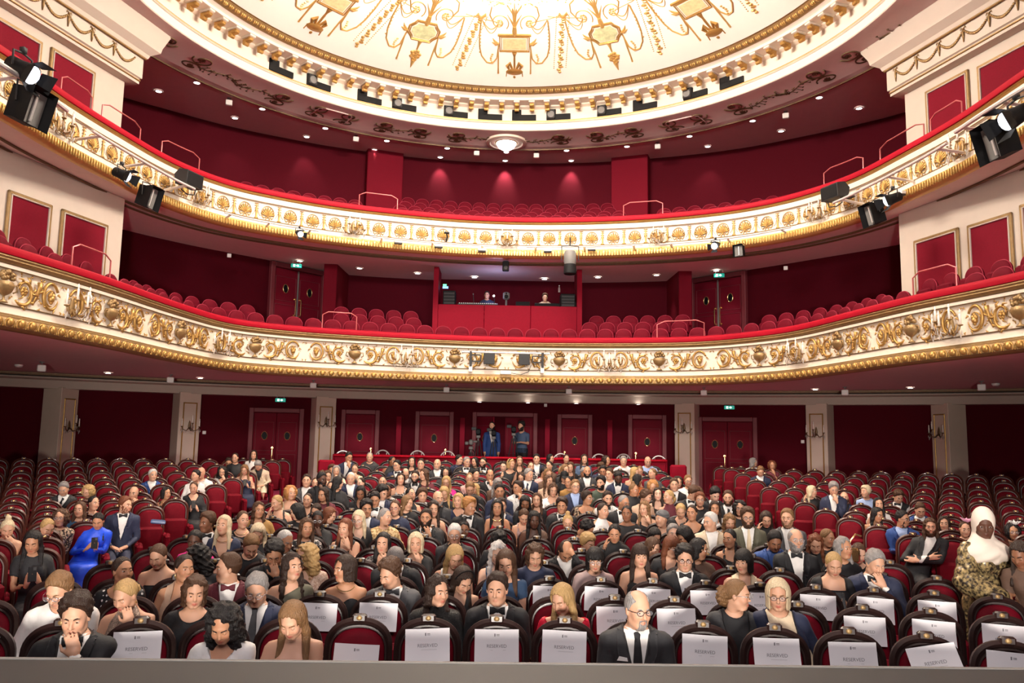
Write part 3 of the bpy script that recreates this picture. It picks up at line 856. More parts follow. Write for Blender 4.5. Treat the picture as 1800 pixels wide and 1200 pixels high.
dtube(mb, [(0, 60), (0, 52), (0, 44)], [.05, .07, .05]); 
for s in (-1, 1):
    for (e, l) in ((6, 3), (11, 10), (4, 20)):
        dtube(mb, [(0, 47), (s * e * .5, 40 - l * .5), (s * e * 1.1, 34 - l)], [.022, .018, .006])
    dtube(mb, [(0, 42), (s * 3, 22), (s * 12, 8), (s * 25, 4), (s * 38, 12), (s * 42, 26), (s * 36, 38)], .018)
    dtube(mb, [(0, 40), (s * 2, 18), (s * 7, 2), (s * 12, -12)], .016)
dtube(mb, [(0, 40), (0, 15), (0, -14)], .014)
dmesh('flourish', mb, 'gold_pale')
for s, nm in ((-1, 'l'), (1, 'r')):
    mb = MB(); dtube(mb, [(s * x, y) for x, y in spiral(26, 38, 17, 3, 2.4, 1.4)], .014)
    for k in range(6): mb.ball(DP(s * 26 + 4 * math.cos(k * 1.05), 38 + 4 * math.sin(k * 1.05)), (.035, .035, .02), 6, 4)
    for (x, y) in ((40, 4), (46, 2), (50, -3), (54, 3), (43, 8)): mb.ball(DP(s * x, y), (.028, .02, .016), 5, 4)
    dmesh('spiral_' + nm, mb, 'gold_pale')
    mb = MB()
    dtube(mb, [(s * 26, 38), (s * 40, 36), (s * 60, 33), (s * 83, 29)], .010)
    t = np.linspace(0, PI, 12)
    dtube(mb, [(s * (26 + 30 * q / PI), 38 + 14 * math.sin(q) - 3 * q / PI) for q in t], .013)
    dtube(mb, [(s * (26 + 30 * q / PI), 38 + 21 * math.sin(q) - 3 * q / PI) for q in t], .010)
    dmesh('string_' + nm, mb, 'gold_pale')
    mb = MB()
    dtube(mb, [(s * 57, 36), (s * 61, 60), (s * 62, 82), (s * 59, 98), (s * 50, 109), (s * 40, 110), (s * 32, 101), (s * 29, 84), (s * 28, 78)], .020)
    for k in range(10):
        q = k / 9; mb.ball(DP(s * (58 + 4 * q), 40 + 52 * q), (.028, .03, .016), 5, 4)
    for k in range(5): mb.ball(DP(s * (41 + 2 * math.sin(k)), 108 - k * 3.4), (.035, .03, .02), 5, 4)
    dmesh('garland_' + nm, mb, 'gold_pale')
    mb = MB(); dtube(mb, [(s * 29, 84), (s * 29, 100), (s * 29.5, 118), (s * 29.5, 127)], [.014, .022, .020, .026]); dmesh('tassel_' + nm, mb, 'gold_pale')
    mb = MB(); dtube(mb, [(s * 27, 75), (s * 33, 76), (s * 40, 73)], [.03, .045, .006]); dtube(mb, [(s * 30, 75), (s * 36, 70), (s * 38, 66)], [.03, .025, .006]); dmesh('finial_' + nm, mb, 'gold_pale')
mb = MB(); dtube(mb, [(0, 89), (0, 96), (0, 103)], [.07, .03, .02])
mb.ball(DP(0, 124), (.24, .16, .06), 14, 6)
for s in (-1, 1):
    dtube(mb, [(s * 4, 118), (s * 9, 108), (s * 13, 113), (s * 10, 119)], [.03, .05, .05, .03]); dtube(mb, [(s * 14, 124), (s * 15, 132)], .014)
dtube(mb, [(0, 100), (0, 120)], .03); mb.ball(DP(0, 133), (.04, .05, .03), 8, 5)
dmesh('pendant_urn', mb, 'gold')
mb = MB(); dtube(mb, [(0, 88), (0, 96), (0, 104)], [.06, .03, .02])
for k in range(14):
    a_ = k * 2.4; mb.ball(DP(8 * math.cos(a_) * (k / 14) ** .5, 114 + 9 * math.sin(a_) * (k / 14) ** .5), (.06, .06, .04), 6, 5)
dtube(mb, [(0, 122), (0, 136)], [.07, .01]); dmesh('pendant_bouquet', mb, 'gold_pale')
mb = MB()
for k in range(22):
    mb.ball(DP(83 + 2.2 * math.sin(k * 2.1), 36 + 4.3 * k), (.05 + .03 * math.sin(k * .9) ** 2, .045, .03), 6, 4)
for s in (-1, 1): dtube(mb, [(83, 34), (83 + s * 7, 26), (83 + s * 10, 32)], [.03, .05, .01])
dmesh('floral_drop', mb, 'gold_pale')
for s, nm in ((-1, 'l'), (1, 'r')):
    mb = MB()
    for k in range(28): mb.ball(DP(83 + s * 11, 30 + k * 3.3), (.020, .020, .012), 5, 3)
    dmesh('bead_string_' + nm, mb, 'gold_pale')
DA = math.radians(24.8)
for k in range(-3, 4):
    a = k * DA + math.radians(1.1)
    t = 'r' if k % 2 == 0 else 'o'
    for nm in ('panel_ground_' + t, 'panel_frame_' + t, 'panel_painting_' + t, 'flourish', 'spiral_l', 'spiral_r', 'string_l', 'string_r', 'garland_l', 'garland_r', 'tassel_l', 'tassel_r', 'finial_l', 'finial_r', 'pendant_urn' if t == 'r' else 'pendant_bouquet', 'floral_drop', 'bead_string_l', 'bead_string_r'):
        nn = nm[:-2] if nm[-2:] in ('_l', '_r', '_o') else nm
        new_obj(nn, DM[nm], dome, loc=(0, RC, 0), rot=(0, 0, -a))

# ---------------------------------------------------------------- relief on the ceiling band
def RP(u, v, d=.012): # u along arc (m at R 8.5), v radial from 8.5
    a = u / 8.5; R = 8.5 + v; return (R * math.sin(a), R * math.cos(a), 11.085 - d)
mb = MB()
for s in (-1, 1):
    t = np.linspace(0, 1, 24)
    mb.tube([RP(s * (.55 - .28 * math.cos(2.2 * PI * q) * (1 - .55 * q)), -.22 + .26 * math.sin(2.2 * PI * q) * (1 - .55 * q)) for q in t], .020, 5)
    mb.tube([RP(s * (.55 + .30 * math.cos(2.0 * PI * q) * (1 - .6 * q)) , .24 - .20 * math.sin(2.0 * PI * q) * (1 - .6 * q)) for q in t], .020, 5)
    for (u, v) in ((.52, -.22), (.56, .24)):
        for k in range(6): mb.ball(RP(s * u + .05 * math.cos(k), v + .05 * math.sin(k)), (.035, .035, .02), 5, 4)
scr1 = mb.mesh('scroll_relief', 'gold_dark')
mb = MB()
rr = random.Random(3)
mb.tube([RP(-.7 + 1.4 * q, .12 * math.sin(q * 7)) for q in np.linspace(0, 1, 14)], .014, 5)
for k in range(26):
    u = -.7 + 1.4 * k / 25; v = .12 * math.sin((u + .7) / 1.4 * 7) + rr.uniform(-.2, .2)
    mb.tube([RP(u, .12 * math.sin((u + .7) / 1.4 * 7)), RP(u + .04, v)], [.010, .006], 4); mb.ball(RP(u + .05, v), (.035, .022, .014), 5, 4)
scr2 = mb.mesh('foliage_relief', 'gold_dark')
mb = MB()
o_ = [(-.5, -.28), (-.42, -.36), (.42, -.36), (.5, -.28), (.5, .28), (.42, .36), (-.42, .36), (-.5, .28), (-.5, -.28), (-.42, -.36)]
mb.tube([RP(a_, b_) for a_, b_ in o_], .022, 5)
scr3 = mb.mesh('octagon_frame', 'ceiling_plain')
for s in (-1, 1):
    for u, me, nm in ((1.15, scr2, 'foliage_relief'), (2.1, scr1, 'scroll_relief'), (3.15, scr2, 'foliage_relief'), (4.3, scr1, 'scroll_relief'), (5.3, scr3, 'octagon_frame'), (6.3, scr1, 'scroll_relief'), (7.6, scr2, 'foliage_relief'), (8.7, scr2, 'foliage_relief'), (9.9, scr1, 'scroll_relief'), (11.2, scr2, 'foliage_relief')):
        a = s * u / 8.5
        new_obj(nm, me, ceil, loc=(0, RC, 0), rot=(0, 0, -a))
# glowing bowl lamp in its moulded ring
c = at_z(890, 250, 11.05)
o = empty('ceiling_lamp', (c[0], RC + 8.62, 11.06), 0, 'bright bowl ceiling lamp in a moulded ring below the dome cornice', 'lamp')
mb = MB(); mb.lathe([(.62, .03), (.60, -.03), (.50, -.05), (.47, -.02), (.36, -.03), (.33, .0)], 32, caps=False); mb.build('moulded_ring', 'plaster_cream', o)
mb = MB(); mb.lathe([(.31, .0), (.30, -.06), (.24, -.16), (.13, -.23), (.01, -.25)], 24); mb.build('bowl', 'bowl_white', o)
mb = MB(); mb.tube([(.315 * math.cos(t), .315 * math.sin(t), -.02) for t in np.linspace(0, 2 * PI, 33)], .02, 6); mb.build('brass_rim', 'brass', o)
# black loudspeaker niches in the ring frieze
nm_b = MB(); nm_b.box((0, 0, 0), (.70, .06, .16)); nm_b.box((-.215, 0, .15), (.27, .06, .16)); nme = nm_b.mesh('niche', 'black', False, None)
sp_m = MB(); sp_m.rbox((0, 0, 0), (.24, .10, .25), .02); sp_b = sp_m.mesh('speaker_body', 'dark_grey', auto=30)
sg = MB(); sg.lathe([(.001, -.062), (.05, -.060), (.09, -.056), (.10, -.05)], 18, (0, 0, 0), 'y', caps=False); sp_g = sg.mesh('speaker_cone', 'grey')
NX = [(501, 116, 0), (563, 142, 1), (653, 166, 0), (713, 179, 1), (802, 193, 1), (862, 197, 0), (921, 198, 0), (981, 197, 1), (1071, 191, 1), (1131, 178, 0), (1222, 160, 1), (1283, 138, 0)]
k_ = 0
for (x, y, sp) in NX:
    p = at_z(x, y + 6, 11.50); a = math.atan2(p[0], p[1] - RC)
    new_obj('niche', nme, ceil, loc=(7.80 * math.sin(a), RC + 7.80 * math.cos(a), 11.50), rot=(0, 0, -a))
    if sp:
        k_ += 1; a2 = a - .0275
        o = empty('loudspeaker', (7.74 * math.sin(a2), RC + 7.74 * math.cos(a2), 11.555), -a2, '%s small grey loudspeaker from the left in the black niches below the dome' % ['first', 'second', 'third', 'fourth', 'fifth', 'sixth', 'seventh'][k_ - 1], 'loudspeaker', 'loudspeakers in the dome frieze')
        new_obj('body', sp_b, o); new_obj('cone', sp_g, o)

# ---------------------------------------------------------------- small fittings
ORD = ['first', 'second', 'third', 'fourth', 'fifth', 'sixth', 'seventh', 'eighth', 'ninth', 'tenth', 'eleventh', 'twelfth', 'thirteenth', 'fourteenth', 'fifteenth', 'sixteenth', 'seventeenth', 'eighteenth', 'nineteenth', 'twentieth']
mb = MB(); mb.lathe([(.105, .012), (.105, -.008), (.078, -.012), (.075, .0)], 16, caps=False); dl_r = mb.mesh('trim_ring', 'white_paint')
mb = MB(); mb.lathe([(.076, -.004), (.05, -.012), (.001, -.014)], 16, caps=False); dl_l = mb.mesh('lens', 'lamp_white')
def downlight(p, label, group):
    o = empty('downlight', tuple(p), 0, label, 'downlight', group)
    new_obj('trim_ring', dl_r, o); new_obj('lens', dl_l, o); return o
DL2 = [(279, 160), (346, 145), (413, 207), (461, 191), (539, 240), (572, 225), (658, 263), (680, 247), (774, 276), (786, 260), (888, 282), (890, 267), (1004, 282), (996, 264), (1123, 275), (1102, 257), (1244, 257), (1212, 239), (1373, 230), (1323, 212), (1510, 190), (1440, 171)]
for k, (x, y) in enumerate(sorted(DL2)):
    p = at_z(x, y, 11.105); p[2] = 11.10
    downlight(p, '%s recessed downlight from the left in the ceiling over the upper balcony' % (ORD[k] if k < 20 else ['twenty-first', 'twenty-second'][k - 20]), 'downlights over the upper balcony')
for (x, y, e) in ((774, 276, 1), (888, 282, 1.5), (1004, 282, 1.1), (539, 240, .5), (1244, 257, .4), (413, 207, .3), (658, 263, .35), (1123, 275, .35)):
    p = at_z(x, y, 11.105)
    s_ = lamp('downlight_beam', 'SPOT', (p[0], p[1] , 11.0), 110 * e, (1, .82, .74), .05, target=(p[0] * 1.035, p[1] * 1.035 + .3, 8.7), spot=62, blend=.8)
DL1 = [(527, 458), (632, 471), (734, 480), (834, 487), (957, 490), (1051, 487), (1154, 483), (1259, 475)]
for k, (x, y) in enumerate(DL1):
    p = at_z(x, y, 7.07); p[2] = 7.065
    downlight(p, '%s recessed downlight from the left in the soffit over the lower balcony' % ORD[k], 'downlights over the lower balcony')
    e = {0: 1.3, 7: 1.3, 4: 1.8, 3: .6, 1: 1., 6: 1.}.get(k, .4)
    lamp('downlight_beam', 'SPOT', (p[0], p[1], 6.98), 45 * e, (1, .85, .78) if k != 3 else (.6, .65, 1), .05, target=(p[0] * 1.02, p[1] * 1.015, 4.6), spot=75, blend=.8)
DL0 = [(190, 655), (352, 664), (843, 697), (928, 699), (1013, 700), (1122, 701), (1433, 684), (1600, 681)]
for k, (x, y) in enumerate(DL0):
    z = 3.69
    p = at_z(x, y, z); p[2] = 3.685
    if 800 < x < 1200:
        p = at_r(x, y, 25.5); p[2] = 3.35
    downlight(p, '%s recessed downlight from the left below the lower balcony' % ORD[k], 'downlights below the lower balcony')
# spots that wash the stalls back wall and the rear aisle
for x in (640, 700, 765, 815, 885, 962, 1010, 1075, 1140):
    p = at_r(x, 700, 25.2)
    lamp('downlight_beam', 'SPOT', (p[0], p[1], 3.5), 95, (1, .84, .84), .05, target=(p[0] * 1.026, p[1] * 1.028, .6), spot=50, blend=.8)
for x in (480, 1280):
    p = at_r(x, 700, 23.2)
    lamp('downlight_beam', 'SPOT', (p[0], p[1], 3.5), 260, (1, .88, .84), .06, target=(p[0], p[1] + .5, .5), spot=84, blend=.6)
for (x, r_) in ((190, 20.5), (352, 22.5), (1433, 22.5), (1600, 20.5)):
    p = at_r(x, 700, r_)
    lamp('downlight_beam', 'SPOT', (p[0], p[1], 3.55), 110, (1, .88, .82), .06, target=(p[0] * 1.08, p[1] * 1.08, .5), spot=100, blend=.8)
for x in (566, 1206, 885):
    p = at_r(x, 700, 24.2)
    lamp('downlight_beam', 'SPOT', (p[0], p[1], 3.5), 70, (1, .95, .95), .05, target=(p[0] * 1.02, p[1] * 1.02, 1.2), spot=46, blend=.5)

# exit signs
mb = MB(); mb.rbox((0, 0, 0), (.30, .05, .11), .01); ex_b = mb.mesh('housing', 'exit_green', auto=30)
mb = MB(); mb.box((-.06, -.028, 0), (.06, .006, .07)); ex_m = mb.mesh('door_pictogram', 'exit_white', False)
mb = MB(); mb._add([(.0, -.028, .02), (.035, -.028, .02), (.035, -.028, .04), (.075, -.028, .0), (.035, -.028, -.04), (.035, -.028, -.02), (.0, -.028, -.02)], [(0, 1, 2, 3, 4, 5, 6)]); ex_a = mb.mesh('arrow_pictogram', 'exit_white', False)
mb = MB(); mb.tube([(-.10, 0, .05), (-.10, 0, .16)], .006, 5); ex_r = mb.mesh('hanger', 'pale_metal')
for (x, y, z, lb) in ((521, 467, 6.94, 'left door of the lower balcony'), (1264, 484, 6.94, 'right door of the lower balcony'), (493, 703, 3.25, 'left stalls door'), (1282, 716, 3.25, 'right stalls door')):
    if z > 5: p = at_z(x, y, z)
    else: p = at_r(x, y, 25.3)
    o = empty('exit_sign', tuple(p), -math.atan2(p[0], p[1]), 'green lit exit sign hanging above the ' + lb, 'sign', 'exit signs')
    new_obj('housing', ex_b, o); new_obj('door_pictogram', ex_m, o); new_obj('arrow_pictogram', ex_a, o); new_obj('hanger', ex_r, o); new_obj('hanger', ex_r, o, loc=(.2, 0, 0))

# white emergency lamps and detectors on the ceilings
mb = MB(); mb.rbox((0, 0, -.06), (.17, .12, .15), .015); em_b = mb.mesh('lamp_body', 'white_paint', auto=30)
mb = MB(); mb.tube([(0, .02, .07), (0, .02, .0)], .012, 6); mb.box((0, .02, .075), (.10, .08, .02)); em_k = mb.mesh('bracket', 'grey')
def emlamp(p, rz, lb):
    o = empty('emergency_lamp', tuple(p), rz, lb, 'lamp', 'white emergency lamps'); new_obj('lamp_body', em_b, o); new_obj('bracket', em_k, o); return o
for k, (x, y) in enumerate(((74, 646), (300, 668), (551, 678), (785, 686), (1000, 689), (1237, 691), (1485, 690), (1725, 680))):
    r_ = 20.5 + abs(x - 890) / 890 * -2.0
    p = at_z(x, y - 8, 3.66); p[2] = 3.605
    emlamp(p, -math.atan2(p[0], p[1]), '%s white box lamp from the left under the lower balcony' % ORD[k])
for k, (x, y) in enumerate(((403, 178), (626, 243), (838, 268), (943, 272), (1156, 256), (1381, 201))):
    p = at_z(x, y - 6, 11.10); p[2] = 11.02
    emlamp(p, -math.atan2(p[0], p[1]), '%s white box lamp from the left on the upper ceiling' % ORD[k])
for k, (x, y) in enumerate(((33, 643), (1750, 676))):
    p = at_z(x, y, 3.66)
    mb = MB(); mb.lathe([(.09, .03), (.09, .0), (.06, -.03), (.001, -.035)], 16)
    tag(mb.build('smoke_detector', 'white_paint', loc=tuple(p)), 'round white smoke detector on the %s stalls soffit' % ('left', 'right')[k], 'detector')
for k, (x, y, R_) in enumerate(((359, 760, 26.05), (1411, 776, 26.05), (403, 449, 21.3), (1381, 471, 21.3), (959, 712, 26.05))):
    p = at_r(x, y, R_)
    mb = MB(); mb.rbox((0, 0, 0), (.10, .04, .10), .008)
    tag(mb.build('wall_box', 'white_paint', loc=tuple(p), rot=(0, 0, -math.atan2(p[0], p[1])), auto=30), 'small white square wall box ' + ['on the left stalls wall', 'on the right stalls wall', 'left of the lower balcony exit', 'right of the lower balcony exit', 'above the back doors'][k], 'wall box')

# ---------------------------------------------------------------- candle sconces
def sconce_meshes(n, dark):
    metal = 'gold_old' if not dark else 'gold_dark'
    d = {}
    mb = MB(); mb.lathe([(.002, -.10), (.03, -.07), (.045, .0), (.03, .09), (.004, .16)], 12)
    for i in range(len(mb.v)): v = mb.v[i]; mb.v[i] = (v[0], v[1] * .5 - .03, v[2])
    d['backplate'] = mb.mesh('backplate', metal)
    d['arm'] = []; d['candle'] = []; d['drop'] = []
    for k in range(n):
        t = (k / (n - 1) - .5) * 2 if n > 1 else 0
        x = t * .24; yy = -.26 + .13 * abs(t); z0 = -.02 + (.09 if k % 2 else 0.)
        mb = MB(); mb.tube([(t * .02, -.04, -.04), (x * .4, yy * .6, -.13), (x * .85, yy, -.10), (x, yy, z0)], [.014, .013, .012, .012], 7)
        mb.lathe([(.005, z0 - .01), (.034, z0), (.038, z0 + .012), (.016, z0 + .018)], 10, (x, yy, 0)); d['arm'].append(mb.mesh('arm', metal))
        mb = MB(); mb.lathe([(.015, z0 + .015), (.015, z0 + .16), (.012, z0 + .165)], 10, (x, yy, 0))
        mb.lathe([(.006, z0 + .165), (.014, z0 + .185), (.010, z0 + .215), (.001, z0 + .235)], 8, (x, yy, 0)); d['candle'].append(mb.mesh('candle', 'candle'))
        mb = MB()
        for (dx, dz) in ((-.025, -.07), (.025, -.09), (0, -.13)):
            mb.lathe([(.001, dz + .045), (.004, dz + .04), (.012, dz), (.008, dz - .02), (.001, dz - .035)], 6, (x + dx, yy, z0 - .02))
        mb.tube([(x, yy, z0 - .02), (x * .5, yy * .8, z0 - .15), (0, -.12, -.12)], .006, 5)
        d['drop'].append(mb.mesh('crystal_drops', 'crystal'))
    return d
SM5 = sconce_meshes(5, False); SM3 = sconce_meshes(3, True)
def sconce(loc, rz, S, label, group, sc=1.):
    o = empty('wall_sconce', loc, rz, label, 'sconce', group); o.scale = (sc, sc, sc)
    new_obj('backplate', S['backplate'], o)
    for a_ in S['arm']: new_obj('arm', a_, o)
    for a_ in S['candle']: new_obj('candle', a_, o)
    for a_ in S['drop']: new_obj('crystal_drops', a_, o)
for k, x in enumerate((122, 380, 713, 1072, 1408, 1677)):
    l, rz = PB1.place(PB1.s_px(x, 4.2), .02, 4.10)
    sconce(l, rz, SM5, '%s gilded candle sconce with crystals from the left on the lower balcony front' % ORD[k], 'sconces on the lower balcony', 1.15)
for k, x in enumerate((98, 345, 620, 891, 1160, 1443, 1697)):
    l, rz = PB2.place(PB2.s_px(x, 7.5), .02, 7.46)
    sconce(l, rz, SM5, '%s gilded candle sconce from the left on the upper balcony front' % ORD[k], 'sconces on the upper balcony', 1.1)
for k, (c, rz, z0, px) in enumerate(sorted(SCONCE_SPOTS, key=lambda q: q[3])):
    z = at_r(px, (745 if px < 900 else 757) if abs(px - 890) > 500 else (738 if px < 900 else 750), 25.5)[2] - .05
    sconce((c[0], c[1], z), rz, SM3, '%s dark metal candle sconce from the left on a stalls pillar' % ORD[k], 'pillar sconces', 1.05)

# ---------------------------------------------------------------- guard rails
def guard(path, xa, xb, z0, h_, label, n=-.10):
    sa, sb = path.s_px(xa, z0, n), path.s_px(xb, z0, n)
    pts = [path.place(s, n, 0)[0] for s in np.linspace(sa, sb, 7)]
    P3 = [(pts[0][0], pts[0][1], z0)] + [(pts[0][0], pts[0][1], z0 + h_ - .08)] + [(p[0], p[1], z0 + h_) for p in pts[1:-1]] + [(pts[-1][0], pts[-1][1], z0 + h_ - .08), (pts[-1][0], pts[-1][1], z0)]
    c = pts[3]
    mb = MB(); mb.tube([(p[0] - c[0], p[1] - c[1], p[2] - z0) for p in P3], .014, 7)
    tag(mb.build('guard_rail', 'rail_metal', loc=(c[0], c[1], z0)), label, 'guard rail', 'guard rails on the balconies')
for k, (xa, xb) in enumerate(((106, 160), (178, 245), (283, 349), (631, 698), (1096, 1165), (1449, 1518), (1548, 1625), (1637, 1692))):
    guard(PB2, xa, xb, 8.10, .42, '%s slim red guard rail from the left above the upper balcony cushion' % ORD[k])
for k, (xa, xb) in enumerate(((125, 192), (566, 626), (1155, 1238), (1606, 1682))):
    guard(PB1, xa, xb, 4.74, .44, '%s slim red guard rail from the left above the lower balcony cushion' % ORD[k])

# ---------------------------------------------------------------- stage lighting gear on the balcony fronts
def spot_meshes():
    d = {}
    mb = MB(); mb.lathe([(.06, .16), (.085, .14), (.09, .0), (.105, -.10), (.105, -.14)], 14, (0, 0, 0), 'y'); d['housing'] = mb.mesh('housing', 'black')
    mb = MB(); mb.lathe([(.0002, -.152), (.06, -.15), (.095, -.142)], 14, (0, 0, 0), 'y', caps=False); d['lens'] = mb.mesh('lens', 'lens_white')
    mb = MB(); mb.tube([(-.125, 0, 0), (-.125, 0, .15), (0, 0, .17), (.125, 0, .15), (.125, 0, 0)], .012, 6); mb.box((0, 0, .20), (.05, .05, .06)); d['yoke'] = mb.mesh('yoke', 'dark_grey')
    for k in range(4):
        a = k * PI / 2; mb = MB()
        c, s = math.cos(a), math.sin(a)
        P_ = [(-.07, -.14, .10), (.07, -.14, .10), (.10, -.27, .16), (-.10, -.27, .16)]
        q = [(x * c - z * s, y, x * s + z * c) for x, y, z in P_]; q2 = [(x, y + .006, z) for x, y, z in q]
        mb._add(q + q2, [(0, 1, 2, 3), (7, 6, 5, 4), (0, 4, 5, 1), (1, 5, 6, 2), (2, 6, 7, 3), (3, 7, 4, 0)]); d['flap%d' % k] = mb.mesh('barn_door', 'black', False)
    return d
SPM = spot_meshes()
def spotlight(p, rz, tilt, label, sc=1., barn=True):
    o = empty('stage_spotlight', tuple(p), rz, label, 'spotlight', 'stage spotlights on the balconies'); o.scale = (sc, sc, sc)
    new_obj('yoke', SPM['yoke'], o)
    h = new_obj('housing', SPM['housing'], o, rot=(tilt, 0, 0)); new_obj('lens', SPM['lens'], h)
    if barn:
        for k in range(4): new_obj('barn_door', SPM['flap%d' % k], h)
    return o
def boxlight(p, rz, tilt, label, sc=1.):
    o = empty('flood_light', tuple(p), rz, label, 'flood light', 'flood lights on the balconies'); o.scale = (sc, sc, sc)
    mb = MB(); mb.prism([(-.17, -.20), (.17, -.20), (.17, .20), (-.17, .20)], .12, -.02); 
    mb.grid([[(-.17, -.02, -.20), (.17, -.02, -.20), (.17, -.02, .20), (-.17, -.02, .20)], [(-.20, -.20, -.24), (.20, -.20, -.24), (.20, -.20, .24), (-.20, -.20, .24)]], closed=True)
    h = mb.build('housing', 'black', o, smooth=False, rot=(tilt, 0, 0))
    mb = MB(); mb.box((0, -.07, 0), (.34, .01, .40)); mb.build('reflector', 'grey', h, smooth=False)
    mb = MB(); mb.tube([(0, -.09, -.17), (0, -.09, .17)], .02, 6); mb.build('tube_lamp', 'pale_metal', h)
    mb = MB(); mb.tube([(-.19, 0, 0), (-.19, 0, .26), (0, 0, .29), (.19, 0, .26), (.19, 0, 0)], .012, 6); mb.build('yoke', 'dark_grey', o)
    return o
def wedge(p, rz, label):
    o = empty('loudspeaker', tuple(p), rz, label, 'loudspeaker')
    mb = MB(); mb.prism([(-.16, -.16), (.12, -.20), (.20, .0), (.10, .14), (-.12, .14)], -.26, .26, 'x'); mb.build('cabinet', 'dark_grey', o, smooth=False, rot=(.2, 0, .0))
    mb = MB(); mb.prism([(-.168, -.14), (-.162, -.14), (-.13, .12), (-.136, .12)], -.23, .23, 'x'); mb.build('grille', 'black', o, smooth=False, rot=(.2, 0, 0))
    mb = MB(); mb.tube([(-.20, 0, -.18), (-.2, .03, -.30), (0, .05, -.34), (.2, .03, -.30), (.20, 0, -.18)], .014, 6); mb.build('yoke', 'dark_grey', o)
def pipe(path, xa, xb, za, n, label, r=.028, zb=None, brk=3):
    zb = za if zb is None else zb
    sa, sb = path.s_px(xa, za, n), path.s_px(xb, zb, n)
    S = np.linspace(sa, sb, 12)
    pts = [path.place(s, n, za + (zb - za) * k / 11)[0] for k, s in enumerate(S)]
    c = pts[6]
    o = empty('lighting_bar', c, 0, label, 'pipe', 'pale lighting bars on the balconies')
    mb = MB(); mb.tube([(p[0] - c[0], p[1] - c[1], p[2] - c[2]) for p in pts], r, 8); mb.build('tube', 'pale_metal', o)
    for f in (np.linspace(.08, .92, brk) if brk > 1 else [.5]):
        s = sa + (sb - sa) * f; z = za + (zb - za) * f
        a = path.place(s, n, z)[0]; b = path.place(s, .06, z - .06)[0]
        mb = MB(); mb.tube([(a[0] - c[0], a[1] - c[1], a[2] - c[2]), (b[0] - c[0], b[1] - c[1], b[2] - c[2])], .030, 4); mb.build('bracket', 'pale_metal', o)
    return o
pipe(PB2, -60, 118, 7.45, .75, 'bent pale lighting bar at the left end of the upper balcony', zb=7.35, r=.04)
pipe(PB2, 162, 342, 7.40, .62, 'long pale lighting bar left of the wedge speaker on the upper balcony')
pipe(PB2, 1465, 1665, 7.38, .62, 'long pale lighting bar right of the wedge speaker on the upper balcony')
pipe(PB2, 1680, 1860, 7.38, .75, 'pale lighting bar at the right end of the upper balcony', r=.04)
pipe(PB2, 395, 560, 7.22, .35, 'thin pale bar left of centre under the upper balcony frieze', r=.018)
pipe(PB2, 655, 865, 7.24, .35, 'thin pale bar left of the central sconce on the upper balcony', r=.018)
pipe(PB2, 925, 1130, 7.24, .35, 'thin pale bar right of the central sconce on the upper balcony', r=.018)
pipe(PB2, 1160, 1390, 7.22, .35, 'thin pale bar right of centre under the upper balcony frieze', r=.018)
def on2(x, y, n=.75):
    best = None
    # point at offset n from the balcony front that lies on the line of sight
    Q = PB2.off(n)
    pr = np.array([proj((q[0], q[1], 7.3)) for q in Q]); k = int(np.argmin(abs(pr[:, 0] - x)))
    q = Q[k]; d = math.hypot(q[0], q[1]); p = at_r(x, y, d); return p, math.atan2(PB2.N[k][0], -PB2.N[k][1])
for (x, y, sc_, t, lb) in ((38, 122, 1.5, .5, 'large black stage spotlight at the far left of the upper balcony'), (213, 306, 1.0, .4, 'black stage spotlight left of the wedge speaker on the upper balcony'), (526, 410, .75, .4, 'small stage spotlight left of centre under the upper balcony'),
                         (1258, 431, .85, .4, 'stage spotlight right of centre under the upper balcony'), (1570, 349, 1.05, .4, 'black stage spotlight right of the wedge speaker on the upper balcony'), (1788, 203, 1.5, .5, 'large black stage spotlight at the far right of the upper balcony')):
    p, rz = on2(x, y, .72); spotlight(p, rz, t, lb, sc_)
for (x, y, sc_, lb) in ((48, 187, 1.25, 'large black flood light at the far left of the upper balcony'), (259, 346, .95, 'black flood light left of centre on the upper balcony'), (1537, 376, .95, 'black flood light right of centre on the upper balcony'), (1757, 247, 1.25, 'large black flood light at the far right of the upper balcony')):
    p, rz = on2(x, y, .70); boxlight(p, rz, .25, lb, sc_)
p, rz = on2(1300, 441, .6); boxlight(p, rz, .1, 'small square black lamp beside the right spotlight under the upper balcony', .62)
p, rz = on2(334, 314, .5); wedge(p, rz, 'black wedge loudspeaker on the left front of the upper balcony')
p, rz = on2(1466, 336, .5); wedge(p, rz, 'black wedge loudspeaker on the right front of the upper balcony')
# big profile projector and black box under the upper balcony
p, rz = on2(1002, 458, .55)
o = empty('followspot_projector', tuple(p), 0, 'grey stage projector hanging under the middle of the upper balcony', 'projector')
mb = MB(); mb.lathe([(.13, .26), (.16, .20), (.17, -.02), (.15, -.10)], 16, (0, 0, 0)); mb.build('lamp_housing', 'grey', o)
mb = MB(); mb.lathe([(.15, -.10), (.16, -.12), (.165, -.34), (.15, -.36), (.14, -.34)], 16, (0, 0, 0)); mb.build('lens_hood', 'black', o)
mb = MB(); mb.tube([(-.22, 0, 0), (-.22, 0, .38), (0, 0, .40), (.22, 0, .38), (.22, 0, 0)], .014, 6); mb.tube([(0, 0, .40), (0, 0, .62)], .02, 6); mb.build('yoke', 'dark_grey', o)
p, rz = on2(889, 468, -.3)
o = empty('hanging_speaker', (p[0], p[1], p[2]), 0, 'small black box hanging under the middle of the upper balcony', 'speaker')
mb = MB(); mb.rbox((0, 0, 0), (.18, .16, .27), .02); mb.build('box', 'black', o, auto=30)
mb = MB(); mb.lathe([(.001, -.09), (.05, -.088), (.06, -.08)], 14, (0, 0, -.05), 'y', caps=False); mb.build('cone', 'dark_grey', o)
